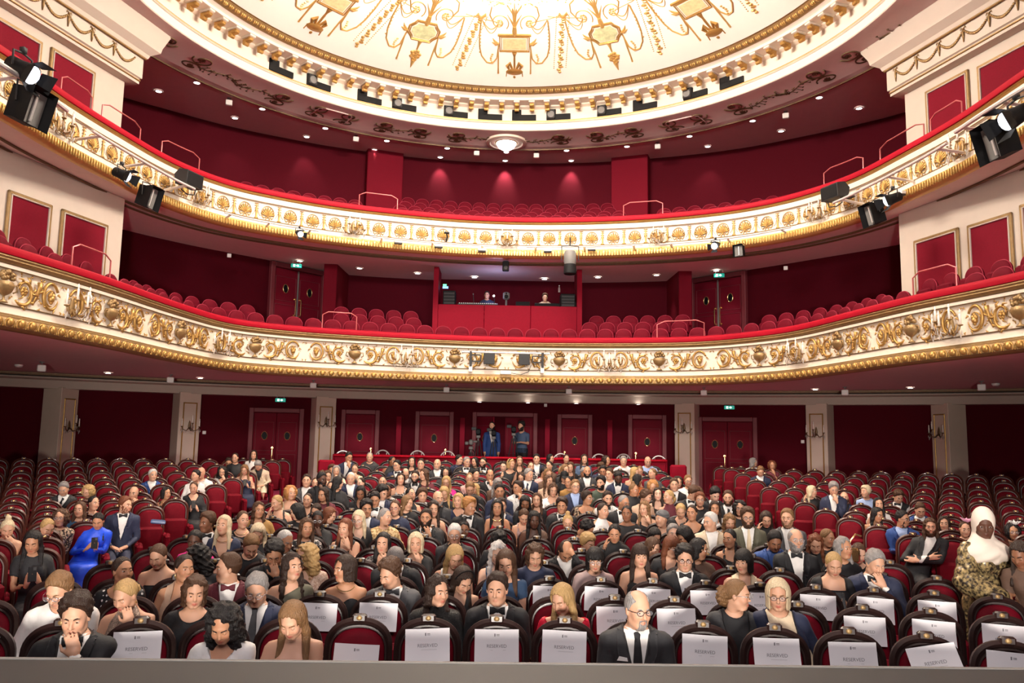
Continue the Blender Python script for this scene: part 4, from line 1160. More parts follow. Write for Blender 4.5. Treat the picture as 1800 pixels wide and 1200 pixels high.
for k, (x, y) in enumerate(((771, 432), (847, 439), (963, 440), (1040, 437), (1495, 343), (1583, 340), (700, 425))):
    p, rz = on2(x, y, .28)
    mb = MB(); mb.rbox((0, 0, 0), (.22, .10, .06), .01); mb.mi = 1; mb.box((0, -.01, -.045), (.20, .10, .03))
    tag(mb.build('power_box', ['white_paint', 'dark_grey'], loc=tuple(p), rot=(0, 0, rz), auto=30), '%s small white connection box from the left on the upper balcony front' % ORD[[1, 2, 3, 4, 5, 6, 0][k]], 'connection box', 'connection boxes')
p, rz = on2(785, 417, .2)
o = empty('clamp_arm', tuple(p), rz, 'small black clamp arm left of the central sconce on the upper balcony', 'clamp')
mb = MB(); mb.rbox((0, 0, .12), (.14, .06, .05), .01); mb.build('head', 'black', o, auto=30)
mb = MB(); mb.tube([(0, 0, .1), (.02, 0, 0), (-.01, 0, -.12)], .02, 6); mb.build('arm', 'black', o)
# camera frame on the lower balcony front
s_ = PB1.s_px(890, 4.2); (l, rz) = PB1.place(s_, .22, 4.0)
o = empty('mounting_frame', l, rz, 'dark metal mounting frame with two brackets on the lower balcony front', 'frame')
mb = MB(); mb.tube([(-1.12, 0, .33), (1.08, 0, .33)], .025, 8); mb.build('cross_bar', 'pale_metal', o)
for s in (-1, 1):
    x0 = s * .90
    mb = MB(); mb.box((x0, .0, .16), (.06, .06, .38)); mb.build('upright', 'dark_grey', o, smooth=False)
    mb = MB(); mb.box((x0, .05, -.08), (.09, .12, .16)); mb.build('foot_bracket', 'white_paint', o, smooth=False)
    mb = MB()
    for zz in (.10, .26): mb.box((x0 - s * .12, 0, zz), (.24, .04, .03))
    mb.box((x0 - s * .25, 0, .18), (.03, .04, .16)); mb.build('arm', 'dark_grey', o, smooth=False)
    mb = MB(); mb.rbox((x0 - s * .46, -.03, .17), (.28, .03, .28), .01)
    for (u, v) in ((-.07, .06), (.07, .06), (-.07, -.06), (.07, -.06)): mb.lathe([(.02, -.05), (.02, -.04)], 8, (x0 - s * .46 + u, 0, .17 + v), 'y')
    mb.build('bracket_plate', 'dark_grey', o, auto=30)
mb = MB(); mb.rbox((-.02, .0, -.17), (.28, .10, .09), .01); mb.build('control_box', 'white_paint', o, auto=30)
mb = MB(); mb.tube([(.12, -.03, -.18), (.35, -.03, -.22), (.55, -.03, -.14), (.62, -.02, .04)], .008, 5); mb.build('cable', 'dark_grey', o)

# ---------------------------------------------------------------- control booth in the lower balcony
yb = 22.6
A_ = at_y(770, 535, yb); B_ = at_y(1014, 540, yb); zc = at_y(890, 537, yb)[2]
cx = (A_[0] + B_[0]) / 2; W_ = B_[0] - A_[0]
bo = empty('control_booth', (cx, yb, 4.7), 0, 'red velvet control booth in the middle of the lower balcony', 'booth')
for k in range(3):
    mb = MB(); mb.rbox((-W_ / 2 + W_ * (k + .5) / 3, 0, (zc - 4.7) / 2), (W_ / 3 - .006, .10, zc - 4.7), .012); mb.build('front_panel', 'red_velvet', bo, auto=30)
zt = 7.02
for s in (-1, 1):
    mb = MB(); x0 = s * (W_ / 2 + .07)
    mb.prism([(-.10, 4.5 - 4.7), (.10 + .25, 4.5 - 4.7), (.9, zc - 4.7), (.9, zt - 4.7), (-.02, zt - 4.7), (-.06, zc + .35 - 4.7)], x0 - .07, x0 + .07, 'x'); mb.build('side_wing', 'red_velvet', bo, smooth=False)
mb = MB(); mb.rbox((0, .38, zc - 4.7 - .03), (W_ - .1, .66, .05), .01); mb.build('desk', 'black', bo, auto=30)
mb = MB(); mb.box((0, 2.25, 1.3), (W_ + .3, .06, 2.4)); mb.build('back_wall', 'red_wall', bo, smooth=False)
zd = zc
def booth_item(name, lb, cat, x, y, wpx, hpx, fn):
    p = at_y(x, y, yb + .35); sc_ = (yb + .35) / 1420.
    o = empty(name, (p[0], p[1], zd), 0, lb, cat); fn(o, wpx * sc_, hpx * sc_); return o
def _console(o, w_, h_):
    mb = MB(); mb.prism([(-.22, .0), (.25, .0), (.25, .14), (-.22, .06)], -w_ / 2, w_ / 2, 'x'); mb.build('housing', 'dark_grey', o, smooth=False)
    for k in range(int(w_ / .06)):
        mb = MB(); mb.box((-w_ / 2 + .04 + k * .06, -.05, .10), (.014, .05, .02)); mb.build('fader', 'pale_metal', o, smooth=False)
    mb = MB(); mb.box((0, .27, .11), (w_, .05, .10)); mb.build('meter_bridge', 'grey', o, smooth=False)
booth_item('mixing_console', 'long grey mixing console with faders on the booth desk', 'console', 840, 533, 70, 14, _console)
def _mon(o, w_, h_):
    mb = MB(); mb.rbox((0, 0, h_ / 2 + .02), (w_, .04, h_), .01); mb.build('screen_back', 'black', o, auto=30); mb = MB(); mb.box((0, .03, .02), (.12, .1, .03)); mb.build('stand', 'dark_grey', o, smooth=False)
for (x, w_, h_, lb) in ((919, 25, 10, 'low black monitor right of the small speaker in the booth'), (962, 45, 8, 'wide low black monitor before the right booth operator'), (1000, 26, 12, 'black monitor at the right end of the booth desk')):
    booth_item('monitor', lb, 'monitor', x, 530, w_, h_, _mon)
def _spk(o, w_, h_):
    mb = MB(); mb.tube([(0, 0, 0), (0, 0, h_ * .5)], .03, 6); mb.build('stand', 'grey', o)
    mb = MB(); mb.rbox((0, 0, h_ * .78), (w_, .16, h_ * .5), .04); mb.build('cabinet', 'grey', o)
    mb = MB(); mb.lathe([(.001, -.09), (.05, -.088), (.06, -.078)], 14, (0, 0, h_ * .72), 'y', caps=False); mb.build('woofer', 'black', o); mb = MB(); mb.lathe([(.001, -.09), (.025, -.08)], 12, (0, 0, h_ * .92), 'y', caps=False); mb.build('tweeter', 'black', o)
booth_item('monitor_speaker', 'grey studio monitor speaker on a stand in the middle of the booth', 'speaker', 890, 520, 12, 27, _spk)
def _rack(o, w_, h_):
    mb = MB(); mb.rbox((0, .1, h_ / 2), (w_, .4, h_), .01); mb.build('case', 'black', o, auto=30)
    for k in range(4):
        mb = MB(); mb.box((0, -.11, h_ * (.2 + .2 * k)), (w_ * .85, .02, h_ * .14)); mb.build('rack_unit', 'dark_grey', o, smooth=False)
booth_item('equipment_rack', 'black equipment rack at the left end of the booth', 'rack', 790, 520, 22, 28, _rack)
booth_item('equipment_rack', 'black equipment stack with a white shelf at the right end of the booth', 'rack', 998, 520, 26, 26, _rack)
p = at_y(783, 505, yb + .5)
mb = MB(); mb.box((0, 0, 0), (.16, .02, .06)); tag(mb.build('status_screen', 'led_blue', loc=tuple(p), smooth=False), 'glowing blue status screen at the left end of the booth', 'screen')
mb = MB(); mb.box((0, 0, 0), (.10, .02, .05)); tag(mb.build('status_screen', 'led_green', loc=(p[0] - .02, p[1], p[2] + .07), smooth=False), 'glowing green status screen above the blue one in the booth', 'screen')
p = at_y(868, 520, yb + .3)
o = empty('desk_lamp', (p[0], p[1], zd), 0, 'small bright desk lamp beside the left booth operator', 'lamp')
mb = MB(); mb.tube([(0, 0, 0), (.03, 0, .10), (.0, 0, p[2] - zd)], .008, 5); mb.build('gooseneck', 'black', o)
mb = MB(); mb.ball((0, -.01, p[2] - zd), .03, 8, 6); mb.build('bulb', 'lamp_white', o)
p = at_y(833, 517, yb + .3)
o = empty('microphone', (p[0], p[1], zd), 0, 'small talkback microphone left of the booth operator', 'microphone')
mb = MB(); mb.tube([(0, 0, 0), (.0, 0, .15), (-.02, -.02, p[2] - zd)], .007, 5); mb.build('gooseneck', 'dark_grey', o)
mb = MB(); mb.ball((-.02, -.02, p[2] - zd), (.016, .016, .025), 7, 5); mb.build('capsule', 'grey', o)
p = at_y(983, 510, yb + .4)
o = empty('water_bottle', (p[0], p[1], p[2] - .06), 0, 'clear bottle standing on the right booth rack', 'bottle')
mb = MB(); mb.lathe([(.03, 0), (.032, .01), (.032, .12), (.014, .16), (.014, .18)], 12); mb.build('body', 'crystal', o); mb = MB(); mb.lathe([(.016, .18), (.016, .205)], 10); mb.build('cap', 'white_paint', o)
lamp('booth_worklight', 'SPOT', (at_y(957, 490, yb + .6)[0], yb + .6, 6.95), 40, (.9, .95, 1), .05, target=(cx + .6, yb + 1.2, 5), spot=110, blend=.8)
lamp('booth_screen_glow', 'POINT', (cx - .3, yb + .5, zd + .35), 16, (.55, .55, 1), .2)
# ---------------------------------------------------------------- theatre seats
def arch_outline(hw, zs, zt, z0, n=9):
    pts = [(-hw, z0), (-hw, zs)]
    for t in np.linspace(0, PI, 2 * n + 1)[1:-1]:
        c = -math.cos(t)
        pts.append((hw * (abs(c) ** .88) * (1 if c > 0 else -1), zs + (zt - zs) * math.sin(t) ** .88))
    pts += [(hw, zs), (hw, z0)]
    return pts
def seat_meshes(wood, velvet, medal):
    d = {}
    tilt = Matrix.Rotation(-.12, 4, 'X')
    out = arch_outline(.200, .895, 1.062, .36)
    mb = MB(); mb.X = tilt
    mb.tube([(x, .018, z) for x, z in out], .024, 6, flat=1.35, up=(0, 1, 0))
    mb.tube([(x * .90, -.002, .36 + (z - .36) * .955) for x, z in out], .010, 5, up=(0, 1, 0))
    mb.prism([(x, z) for x, z in out][::-1], .020, .050)
    d['frame'] = mb.mesh('frame', wood, auto=50)
    mb = MB(); mb.X = tilt
    rows = []
    for f_, dy in ((.86, .012), (.82, -.016), (.70, -.030), (.40, -.038), (.02, -.040)):
        zc_ = .74
        rows.append([(x * f_, dy, zc_ + (z - zc_) * f_) for x, z in out])
    mb.grid(rows, closed=True); d['back_cushion'] = mb.mesh('back_cushion', velvet)
    mb = MB(); mb.X = tilt; mb.rbox((0, .012, 1.078), (.095, .062, .056), .012); d['number_block'] = mb.mesh('number_block', wood, auto=30)
    mb = MB(); mb.X = tilt
    mb.lathe([(.001, -.0225), (.014, -.022), (.016, -.018)], 14, (0, 0, 1.080), 'y', caps=False)
    for i in range(len(mb.v)): v = mb.v[i]; mb.v[i] = (v[0] * 1.25, v[1], v[2])
    d['number_plate'] = mb.mesh('number_plate', medal)
    mb = MB(); mb.rbox((0, -.23, .395), (.40, .42, .10), .035); mb.rbox((0, -.23, .33), (.36, .36, .04), .01); d['down'] = mb.mesh('seat_cushion', velvet, auto=40)
    mb = MB(); mb.rbox((0, -.085, .56), (.40, .10, .40), .035); d['up'] = mb.mesh('seat_cushion', velvet, auto=40)
    mb = MB(); mb.rbox((.2235, -.17, .645), (.045, .32, .05), .015); mb.rbox((.2235, -.12, .52), (.03, .22, .22), .008); d['arm'] = mb.mesh('armrest', velvet, auto=40)
    mb = MB(); mb.rbox((.2235, -.10, .22), (.035, .20, .42), .008); d['leg'] = mb.mesh('standard', wood, auto=30)
    mb = MB(); mb.rbox((0, -.20, .33), (.075, .46, .64), .02); d['end'] = mb.mesh('end_panel', velvet, auto=40)
    return d
SEAT_C = seat_meshes('wood_dark', 'seat_velvet', 'gold_old')
SEAT_S = seat_meshes('wood_brown', 'seat_velvet_s', 'brass')
SEATS = []
ROWR = [12.42 + .88 * k for k in range(17)]
def row_pos(n, x):
    R = ROWR[n - 1]; y = math.sqrt(R * R - x * x) - 7.0
    return x, y, fl_c(y), -math.atan2(x, y + 7.0)
def onscreen(p, m=70):
    q = proj(p); return -m < q[0] < 1800 + m and q[1] < 1300
for n in range(1, 18):
    for k in range(-8, 10 if n < 8 else 9):
        x, y, z, rz = row_pos(n, -.02 + .447 * k)
        if n == 17 and abs(k) > 8: continue
        if not onscreen((x, y, z + 1.0)): continue
        SEATS.append(dict(blk='c', row=n, k=k, p=(x, y, z), rz=rz, occ=None))
SR = [9.6, 10.5, 11.4, 12.3, 13.2, 14.1, 15.0, 15.9, 16.8, 17.7, 18.6, 19.5, 20.4, 21.3]
for side in (-1, 1):
    for j, r in enumerate(SR):
        if side > 0 and r < 12: continue
        a = math.asin((4.45 if r < 10 else 4.85 if r < 11 else 5.3) / r); k = 0
        while True:
            an = side * (a + (k + .5) * .47 / r)
            x, y = r * math.sin(an), r * math.cos(an)
            if (not onscreen((x, y, 1.0), 40)) or k > 13: break
            if r > 21 and k > 2: break
            SEATS.append(dict(blk='l' if side < 0 else 'r', row=j + 1, k=k, p=(x, y, floor_z(x, y)), rz=-an, occ=None))
            k += 1

# ---- balcony seats
def bseat_meshes():
    d = {}
    out = arch_outline(.205, .70, .90, .40)
    mb = MB(); rows = []
    for f_, dy in ((.97, .06), (1.0, .03), (.97, .0), (.88, -.022), (.5, -.034), (.02, -.036)):
        rows.append([(x * f_, dy, .62 + (z - .62) * f_) for x, z in out])
    mb.grid(rows, closed=True); d['backrest'] = mb.mesh('backrest', 'seat_velvet_b')
    mb = MB(); mb.tube([(x * .995, .014, .62 + (z - .62) * .995) for x, z in out], .008, 5, up=(0, 1, 0)); d['piping'] = mb.mesh('piping', 'seat_piping')
    mb = MB(); mb.rbox((0, -.10, .52), (.40, .11, .36), .04); d['cushion'] = mb.mesh('seat_cushion', 'seat_velvet_b', auto=40)
    mb = MB(); mb.rbox((.222, -.10, .58), (.04, .28, .05), .015); mb.rbox((.222, -.04, .30), (.03, .14, .54), .008); d['arm'] = mb.mesh('armrest', 'seat_velvet_b', auto=40)
    return d
BS = bseat_meshes()
BSEATS = []
def brow(path, n, z, pitch, x0, x1, bal, row, skip=()):
    Q = path.off(n)
    L = np.concatenate([[0], np.cumsum(np.linalg.norm(np.diff(Q, axis=0), axis=1))])
    px = np.array([proj((q[0], q[1], z + .8))[0] for q in Q])
    sa, sb = np.interp(x0, px, L), np.interp(x1, px, L)
    m = int((sb - sa) / pitch)
    for k in range(m):
        s = sa + (k + .5) * (sb - sa) / m
        x, y = np.interp(s, L, Q[:, 0]), np.interp(s, L, Q[:, 1])
        nn = np.array([np.interp(s, L, path.N[:, 0]), np.interp(s, L, path.N[:, 1])])
        q = proj((x, y, z + .8))
        if any(a < q[0] < b for a, b in skip): continue
        BSEATS.append((bal, row, (x, y, z), math.atan2(nn[0], -nn[1]), q[0]))
brow(PB1, -.62, 4.17, .47, 185, 1600, 'lower', 1)
brow(PB1, -1.42, 4.47, .47, 225, 1560, 'lower', 2, ((462, 590), (745, 1035), (1200, 1325)))
brow(PB1, -2.22, 4.77, .47, 585, 1215, 'lower', 3, ((745, 1035),))
brow(PB1, -.62, 4.17, .50, -30, 120, 'lower', 1); brow(PB1, -.62, 4.17, .50, 1690, 1840, 'lower', 1)
brow(PB1, -1.30, 4.47, .50, -30, 170, 'lower', 2); brow(PB1, -1.30, 4.47, .50, 1615, 1840, 'lower', 2)
brow(PB2, -.60, 7.36, .43, 300, 1500, 'upper', 1, ((628, 700), (1093, 1168)))
brow(PB2, -1.36, 7.69, .43, 350, 1440, 'upper', 2, ((628, 690), (1100, 1168)))
brow(PB2, -2.12, 8.00, .43, 420, 1370, 'upper', 3, ((640, 680), (1110, 1155)))
brow(PB2, -2.88, 8.34, .43, 700, 1085, 'upper', 4)
brow(PB2, -3.50, 8.66, .43, 705, 1080, 'upper', 5)
nth = {}
BSEATS.sort(key=lambda q: (q[0], q[1], q[4]))
def ordn(k):
    if k < 20: return ORD[k]
    t, u = divmod(k + 1, 10)
    tens = {2: 'twent', 3: 'thirt', 4: 'fort', 5: 'fift', 6: 'sixt', 7: 'sevent', 8: 'eight', 9: 'ninet'}[t]
    return tens + 'ieth' if u == 0 else tens + 'y-' + ORD[u - 1]
for (bal, row, p, rz, px) in BSEATS:
    k = nth.get((bal, row), 0); nth[(bal, row)] = k + 1
    o = empty('balcony_seat', p, rz, '%s tip-up red velvet seat from the left in the %s row of the %s balcony' % (ordn(k), ORD[row - 1], bal), 'seat', 'red seats of the %s balcony' % bal)
    b_ = new_obj('backrest', BS['backrest'], o); new_obj('piping', BS['piping'], b_)
    new_obj('seat_cushion', BS['cushion'], o); new_obj('armrest', BS['arm'], o)
# ------------------------------------------------------------------ figures: distance fields turned into skin
def surface_nets(Fd, xs, ys, zs):
    ins = Fd < 0
    nx, ny, nz = Fd.shape
    cnt = np.zeros((nx - 1, ny - 1, nz - 1), np.int8)
    for a in (0, 1):
        for b in (0, 1):
            for c in (0, 1):
                cnt += ins[a:nx - 1 + a, b:ny - 1 + b, c:nz - 1 + c]
    mask = (cnt > 0) & (cnt < 8)
    I, J, K = np.nonzero(mask)
    idx = np.full(mask.shape, -1, np.int32); idx[I, J, K] = np.arange(len(I))
    acc = np.zeros((len(I), 3)); n = np.zeros(len(I))
    G = (xs, ys, zs)
    offs = [(a, b, c) for a in (0, 1) for b in (0, 1) for c in (0, 1)]
    for ax in range(3):
        for o in offs:
            if o[ax]: continue
            o2 = list(o); o2[ax] = 1
            f0 = Fd[I + o[0], J + o[1], K + o[2]]; f1 = Fd[I + o2[0], J + o2[1], K + o2[2]]
            cr = (f0 < 0) != (f1 < 0)
            t = np.where(cr, f0 / np.where(cr, f0 - f1, 1), 0)
            p0 = np.stack([xs[I + o[0]], ys[J + o[1]], zs[K + o[2]]], 1)
            p1 = np.stack([xs[I + o2[0]], ys[J + o2[1]], zs[K + o2[2]]], 1)
            acc += (p0 + (p1 - p0) * t[:, None]) * cr[:, None]; n += cr
    V = acc / np.maximum(n, 1)[:, None]
    quads = []
    # x edges
    a, b = ins[:-1, 1:-1, 1:-1], ins[1:, 1:-1, 1:-1]
    i, j, k = np.nonzero(a != b); s = a[i, j, k]
    q = np.stack([idx[i, j, k], idx[i, j + 1, k], idx[i, j + 1, k + 1], idx[i, j, k + 1]], 1)
    q[~s] = q[~s][:, ::-1]; quads.append(q)
    a, b = ins[1:-1, :-1, 1:-1], ins[1:-1, 1:, 1:-1]
    i, j, k = np.nonzero(a != b); s = a[i, j, k]
    q = np.stack([idx[i, j, k], idx[i, j, k + 1], idx[i + 1, j, k + 1], idx[i + 1, j, k]], 1)
    q[~s] = q[~s][:, ::-1]; quads.append(q)
    a, b = ins[1:-1, 1:-1, :-1], ins[1:-1, 1:-1, 1:]
    i, j, k = np.nonzero(a != b); s = a[i, j, k]
    q = np.stack([idx[i, j, k], idx[i + 1, j, k], idx[i + 1, j + 1, k], idx[i, j + 1, k]], 1)
    q[~s] = q[~s][:, ::-1]; quads.append(q)
    Q = np.concatenate(quads)
    Q = Q[(Q >= 0).all(1)]
    return V, Q

def smin(a, b, k):
    h = np.maximum(k - np.abs(a - b), 0) / k
    return np.minimum(a, b) - h * h * k * .25
def smax(a, b, k): return -smin(-a, -b, k)
def cone(X, Y, Z, a, b, ra, rb, ysc=1.):
    ax, ay, az = a; bx, by, bz = b
    dx, dy, dz = bx - ax, (by - ay) * ysc, bz - az
    px, py, pz = X - ax, (Y - ay) * ysc, Z - az
    t = np.clip((px * dx + py * dy + pz * dz) / (dx * dx + dy * dy + dz * dz + 1e-9), 0, 1)
    return np.sqrt((px - dx * t) ** 2 + (py - dy * t) ** 2 + (pz - dz * t) ** 2) - (ra + (rb - ra) * t)
def ell(X, Y, Z, c, r):
    px, py, pz = (X - c[0]) / r[0], (Y - c[1]) / r[1], (Z - c[2]) / r[2]
    k0 = np.sqrt(px * px + py * py + pz * pz)
    k1 = np.sqrt((px / r[0]) ** 2 + (py / r[1]) ** 2 + (pz / r[2]) ** 2)
    return k0 * (k0 - 1) / (k1 + 1e-9)
def mgrid(x0, x1, y0, y1, z0, z1, h):
    xs = np.arange(x0, x1 + h, h); ys = np.arange(y0, y1 + h, h); zs = np.arange(z0, z1 + h, h)
    X, Y, Z = np.meshgrid(xs, ys, zs, indexing='ij')
    return xs, ys, zs, X, Y, Z

# ---- head (origin: middle of the head, face looks to -y)
def head_sdf(X, Y, Z, f, detail=True):
    A = np.abs(X)
    w_ = .95 if f else 1.
    d = ell(X, Y, Z, (0, .012, .030), (.077 * w_, .097, .094))
    face = ell(X, Y, Z, (0, -.032, -.028), (.062 * w_, .060, .088 if not f else .084))
    d = smin(d, face, .03)
    jaw = cone(A, Y, Z, (.046 * w_, -.012, -.066), (.012, -.068, -.098), .020 if f else .024, .017 if f else .021)
    d = smin(d, jaw, .03)
    d = smin(d, ell(A, Y, Z, (.036, -.062, -.030), (.024, .026, .026)), .022)
    if not f: d = smin(d, cone(A, Y, Z, (0, -.088, .026), (.036, -.078, .024), .011, .010), .016)
    else: d = smin(d, cone(A, Y, Z, (0, -.087, .030), (.034, -.078, .026), .008, .008), .016)
    d = smax(d, -ell(A, Y, Z, (.031, -.105, .004), (.017, .020, .012)), .012)
    if detail:
        d = smin(d, cone(X, Y, Z, (0, -.086, .012), (0, -.106 if f else -.114, -.030), .007, .0112 if not f else .0085), .012)
        d = smin(d, ell(A, Y, Z, (.0115 if not f else .0095, -.099 if not f else -.096, -.034), (.008, .010, .007) if not f else (.0065, .009, .006)), .006)
        d = smin(d, cone(A, Y, Z, (0, -.0915, -.0600), (.019, -.083, -.0625), .0058, .003), .006)
        d = smin(d, cone(A, Y, Z, (0, -.0905, -.0715), (.016, -.083, -.0685), .0068, .003), .006)
        d = smax(d, -cone(A, Y, Z, (0, -.101, -.0655), (.022, -.089, -.0655), .0022, .0015), .003)
    d = smin(d, ell(A, Y, Z, (.079 * w_, .004, -.006), (.009, .018, .031)), .008)
    d = smin(d, cone(X, Y, Z, (0, .022, -.06), (0, .045, -.215), .050 if f else .058, .052 if f else .064), .035)
    return d
HEADS = {}
def get_head(f, lod):
    k = (f, lod)
    if k in HEADS: return HEADS[k]
    h = {0: .0082, 1: .0130, 2: .0180}[lod]
    xs, ys, zs, X, Y, Z = mgrid(-.1, .1, -.135, .13, -.20, .14, h)
    D = head_sdf(X, Y, Z, f)
    V, Q = surface_nets(D, xs, ys, zs)
    # tint per vertex: 1 = plain skin; lips and cheeks carry colour
    A = np.abs(V[:, 0])
    lips = np.exp(-((A / .021) ** 4 + ((V[:, 2] + .0655) / .0105) ** 4)) * (V[:, 1] < -.075)
    cheek = np.exp(-(((A - .042) / .02) ** 2 + ((V[:, 2] + .025) / .02) ** 2)) * (V[:, 1] < -.04)
    HEADS[k] = (V, Q, lips, cheek)
    return HEADS[k]

# ---- hair in head space
HAIR = {}
def lerp_tab(y, tab):
    return np.interp(y, [t[0] for t in tab], [t[1] for t in tab])
_nd = np.random.RandomState(5)
_dirs = [( *(lambda v: v / np.linalg.norm(v))(_nd.randn(3)), _nd.uniform(0, 6.28), _nd.uniform(.7, 1.35)) for _ in range(9)]
def fnoise(X, Y, Z, s, seed=0):
    o = 0
    for (a, b, c, ph, k) in _dirs[seed:seed + 7]: o = o + np.sin((X * a + Y * b + Z * c) * s * k * 1.6 + ph)
    return o * .38
def hair_sdf(X, Y, Z, st):
    A = np.abs(X)
    skull = ell(X, Y, Z, (0, .012, .030), (.077, .097, .094))
    ang = np.arctan2(X, Y)
    strand = np.sin(ang * 17 + Z * 22 + np.sin(Z * 40) * .5)
    line_s = lerp_tab(Y, [(-.12, .104), (-.085, .100), (-.068, .088), (-.055, .066), (-.040, .038), (-.022, .006), (-.008, -.022), (.008, -.024), (.03, -.035), (.1, -.072)])
    line_f = lerp_tab(Y, [(-.12, .104), (-.085, .100), (-.068, .088), (-.055, .064), (-.040, .034), (-.022, .004), (.0, -.010), (.03, -.04), (.1, -.08)])
    jag = .007 * fnoise(X, Y, Z, 75, 1)
    line_s = line_s + jag; line_f = line_f + jag * .6
    part = .006 * np.exp(-((X - .014) / .006) ** 2) * np.clip((Z - .05) * 20, 0, 1)
    def shell(t, line, k=.75): return smax(skull - t, (line - Z) * k, .012)
    facecut = smax(smax(A - .061, Y + .010, .01), Z - .090 + A * .42, .012)      # open front
    if st == 'buzz': return shell(.0045, line_s)
    if st == 'short':
        d = shell(.012 + np.clip(Z - .03, 0, .1) * .10, line_s)
        return d + .0035 * fnoise(X, Y * .5, Z, 90)
    if st == 'wavy':
        t = .014 + np.clip(Z - .01, 0, .12) * .24
        return shell(t, line_s) + .0055 * fnoise(X, Y, Z, 85)
    if st == 'balding':
        d = shell(.009, line_s)
        top = ell(X, Y, Z, (0, -.035, .12), (.055, .105, .07))
        return smax(d, -top, .01)
    if st in ('tied', 'updo', 'bun', 'pony', 'curlpony', 'braid'):
        d = shell(.0075, line_f) + .0016 * np.sin(ang * 40)
        if st == 'bun': d = smin(d, ell(X, Y, Z, (0, .035, .148), (.040, .042, .036)) + .004 * fnoise(X, Y, Z, 130), .012)
        if st == 'updo': d = smin(d, ell(X, Y, Z, (0, .108, -.01), (.052, .036, .045)) + .005 * fnoise(X, Y, Z, 110), .015)
        if st == 'tied': d = smin(d, cone(X, Y, Z, (0, .09, -.03), (0, .10, -.12), .034, .022), .02)
        if st == 'pony': d = smin(d, smin(cone(X, Y, Z, (0, .10, .03), (.01, .14, -.04), .024, .032), cone(X, Y, Z, (.01, .14, -.04), (.015, .12, -.17), .032, .014), .02), .015)
        if st == 'curlpony': d = smin(d, ell(X, Y, Z, (0, .115, -.03), (.075, .06, .09)) + .011 * fnoise(X, Y, Z, 95), .015)
        if st == 'braid': d = smin(d, cone(X, Y, Z, (.055, .06, -.07), (.085, -.065, -.30), .024, .014) + .004 * np.sin(Z * 160), .015)
        return d
    if st == 'bob' or st == 'fringebob' or st == 'bobwavy':
        vol = smin(skull - .020, cone(X, Y, Z, (0, .02, .0), (0, .018, -.105), .098, .100, .95), .03)
        if st == 'bobwavy': vol = vol + .007 * fnoise(X, Y, Z, 70)
        d = smax(vol, -(Z + .115), .012)
        d = smax(d, -(skull + .004), .004)
        cut = facecut if st != 'fringebob' else smax(facecut, Z - .030, .006)
        d = smax(d, -cut - .0, .008)
        return d + .0022 * strand + part
    if st in ('long', 'longwavy', 'fringelong', 'longblunt'):
        vol = skull - .017
        side = cone(A, Y, Z, (.062, .012, .035), (.074, .005, -.09), .034, .036)
        side = smin(side, cone(A, Y, Z, (.074, .005, -.09), (.098, -.052, -.31), .036, .022), .02)
        back = cone(X, Y, Z, (0, .055, 0), (0, .075, -.27), .078, .085, 1.5)
        vol = smin(smin(vol, side, .02), back, .03)
        if st == 'longwavy': vol = vol + .008 * fnoise(X, Y, Z, 62)
        cut = facecut if st != 'fringelong' else smax(facecut, Z - .030, .006)
        d = smax(vol, -cut, .008)
        return d + .0028 * strand + part
    if st in ('curly', 'afrocurl', 'curlylong'):
        vol = ell(X, Y, Z, (0, .03, .0), (.125, .125, .145))
        if st == 'afrocurl': vol = ell(X, Y, Z, (0, .02, .045), (.105, .118, .11))
        if st == 'curlylong': vol = smin(vol, ell(X, Y, Z, (0, .04, -.14), (.135, .10, .14)), .05)
        vol = vol + .012 * fnoise(X, Y, Z, 70) + .004 * fnoise(X, Y, Z, 120, 2)
        d = smax(vol, -smax(smax(A - .058, Y + .022, .015), Z - .080 + A * .4, .012), .01)
        if st == 'afrocurl': d = smax(d, (line_s - Z) * .8, .01)
        return d
    if st == 'shortwavy':       # short women's crop
        t = .02 + np.clip(Z, 0, .12) * .12
        d = shell(t, line_f - .02) + .005 * fnoise(X, Y, Z, 90)
        return smax(d, -facecut, .008)
    return shell(.01, line_s)
def get_hair(st, lod):
    k = (st, lod)
    if k in HAIR: return HAIR[k]
    h = {0: .0105, 1: .0165, 2: .0225}[lod]
    zlo = -.37 if st in ('long', 'longwavy', 'fringelong', 'braid', 'curlylong') else -.21
    xs, ys, zs, X, Y, Z = mgrid(-.16, .16, -.13, .20, zlo, .20, h)
    V, Q = surface_nets(hair_sdf(X, Y, Z, st), xs, ys, zs)
    V = relax(V, Q)
    HAIR[k] = (V, Q); return HAIR[k]
def relax(V, Q, it=1):
    for _ in range(it):
        acc = np.zeros_like(V); c = np.zeros(len(V))
        for a, b in ((0, 1), (1, 2), (2, 3), (3, 0)):
            np.add.at(acc, Q[:, a], V[Q[:, b]]); np.add.at(c, Q[:, a], 1)
            np.add.at(acc, Q[:, b], V[Q[:, a]]); np.add.at(c, Q[:, b], 1)
        V = V * .5 + .5 * acc / np.maximum(c, 1)[:, None]
    return V
BEARD = {}
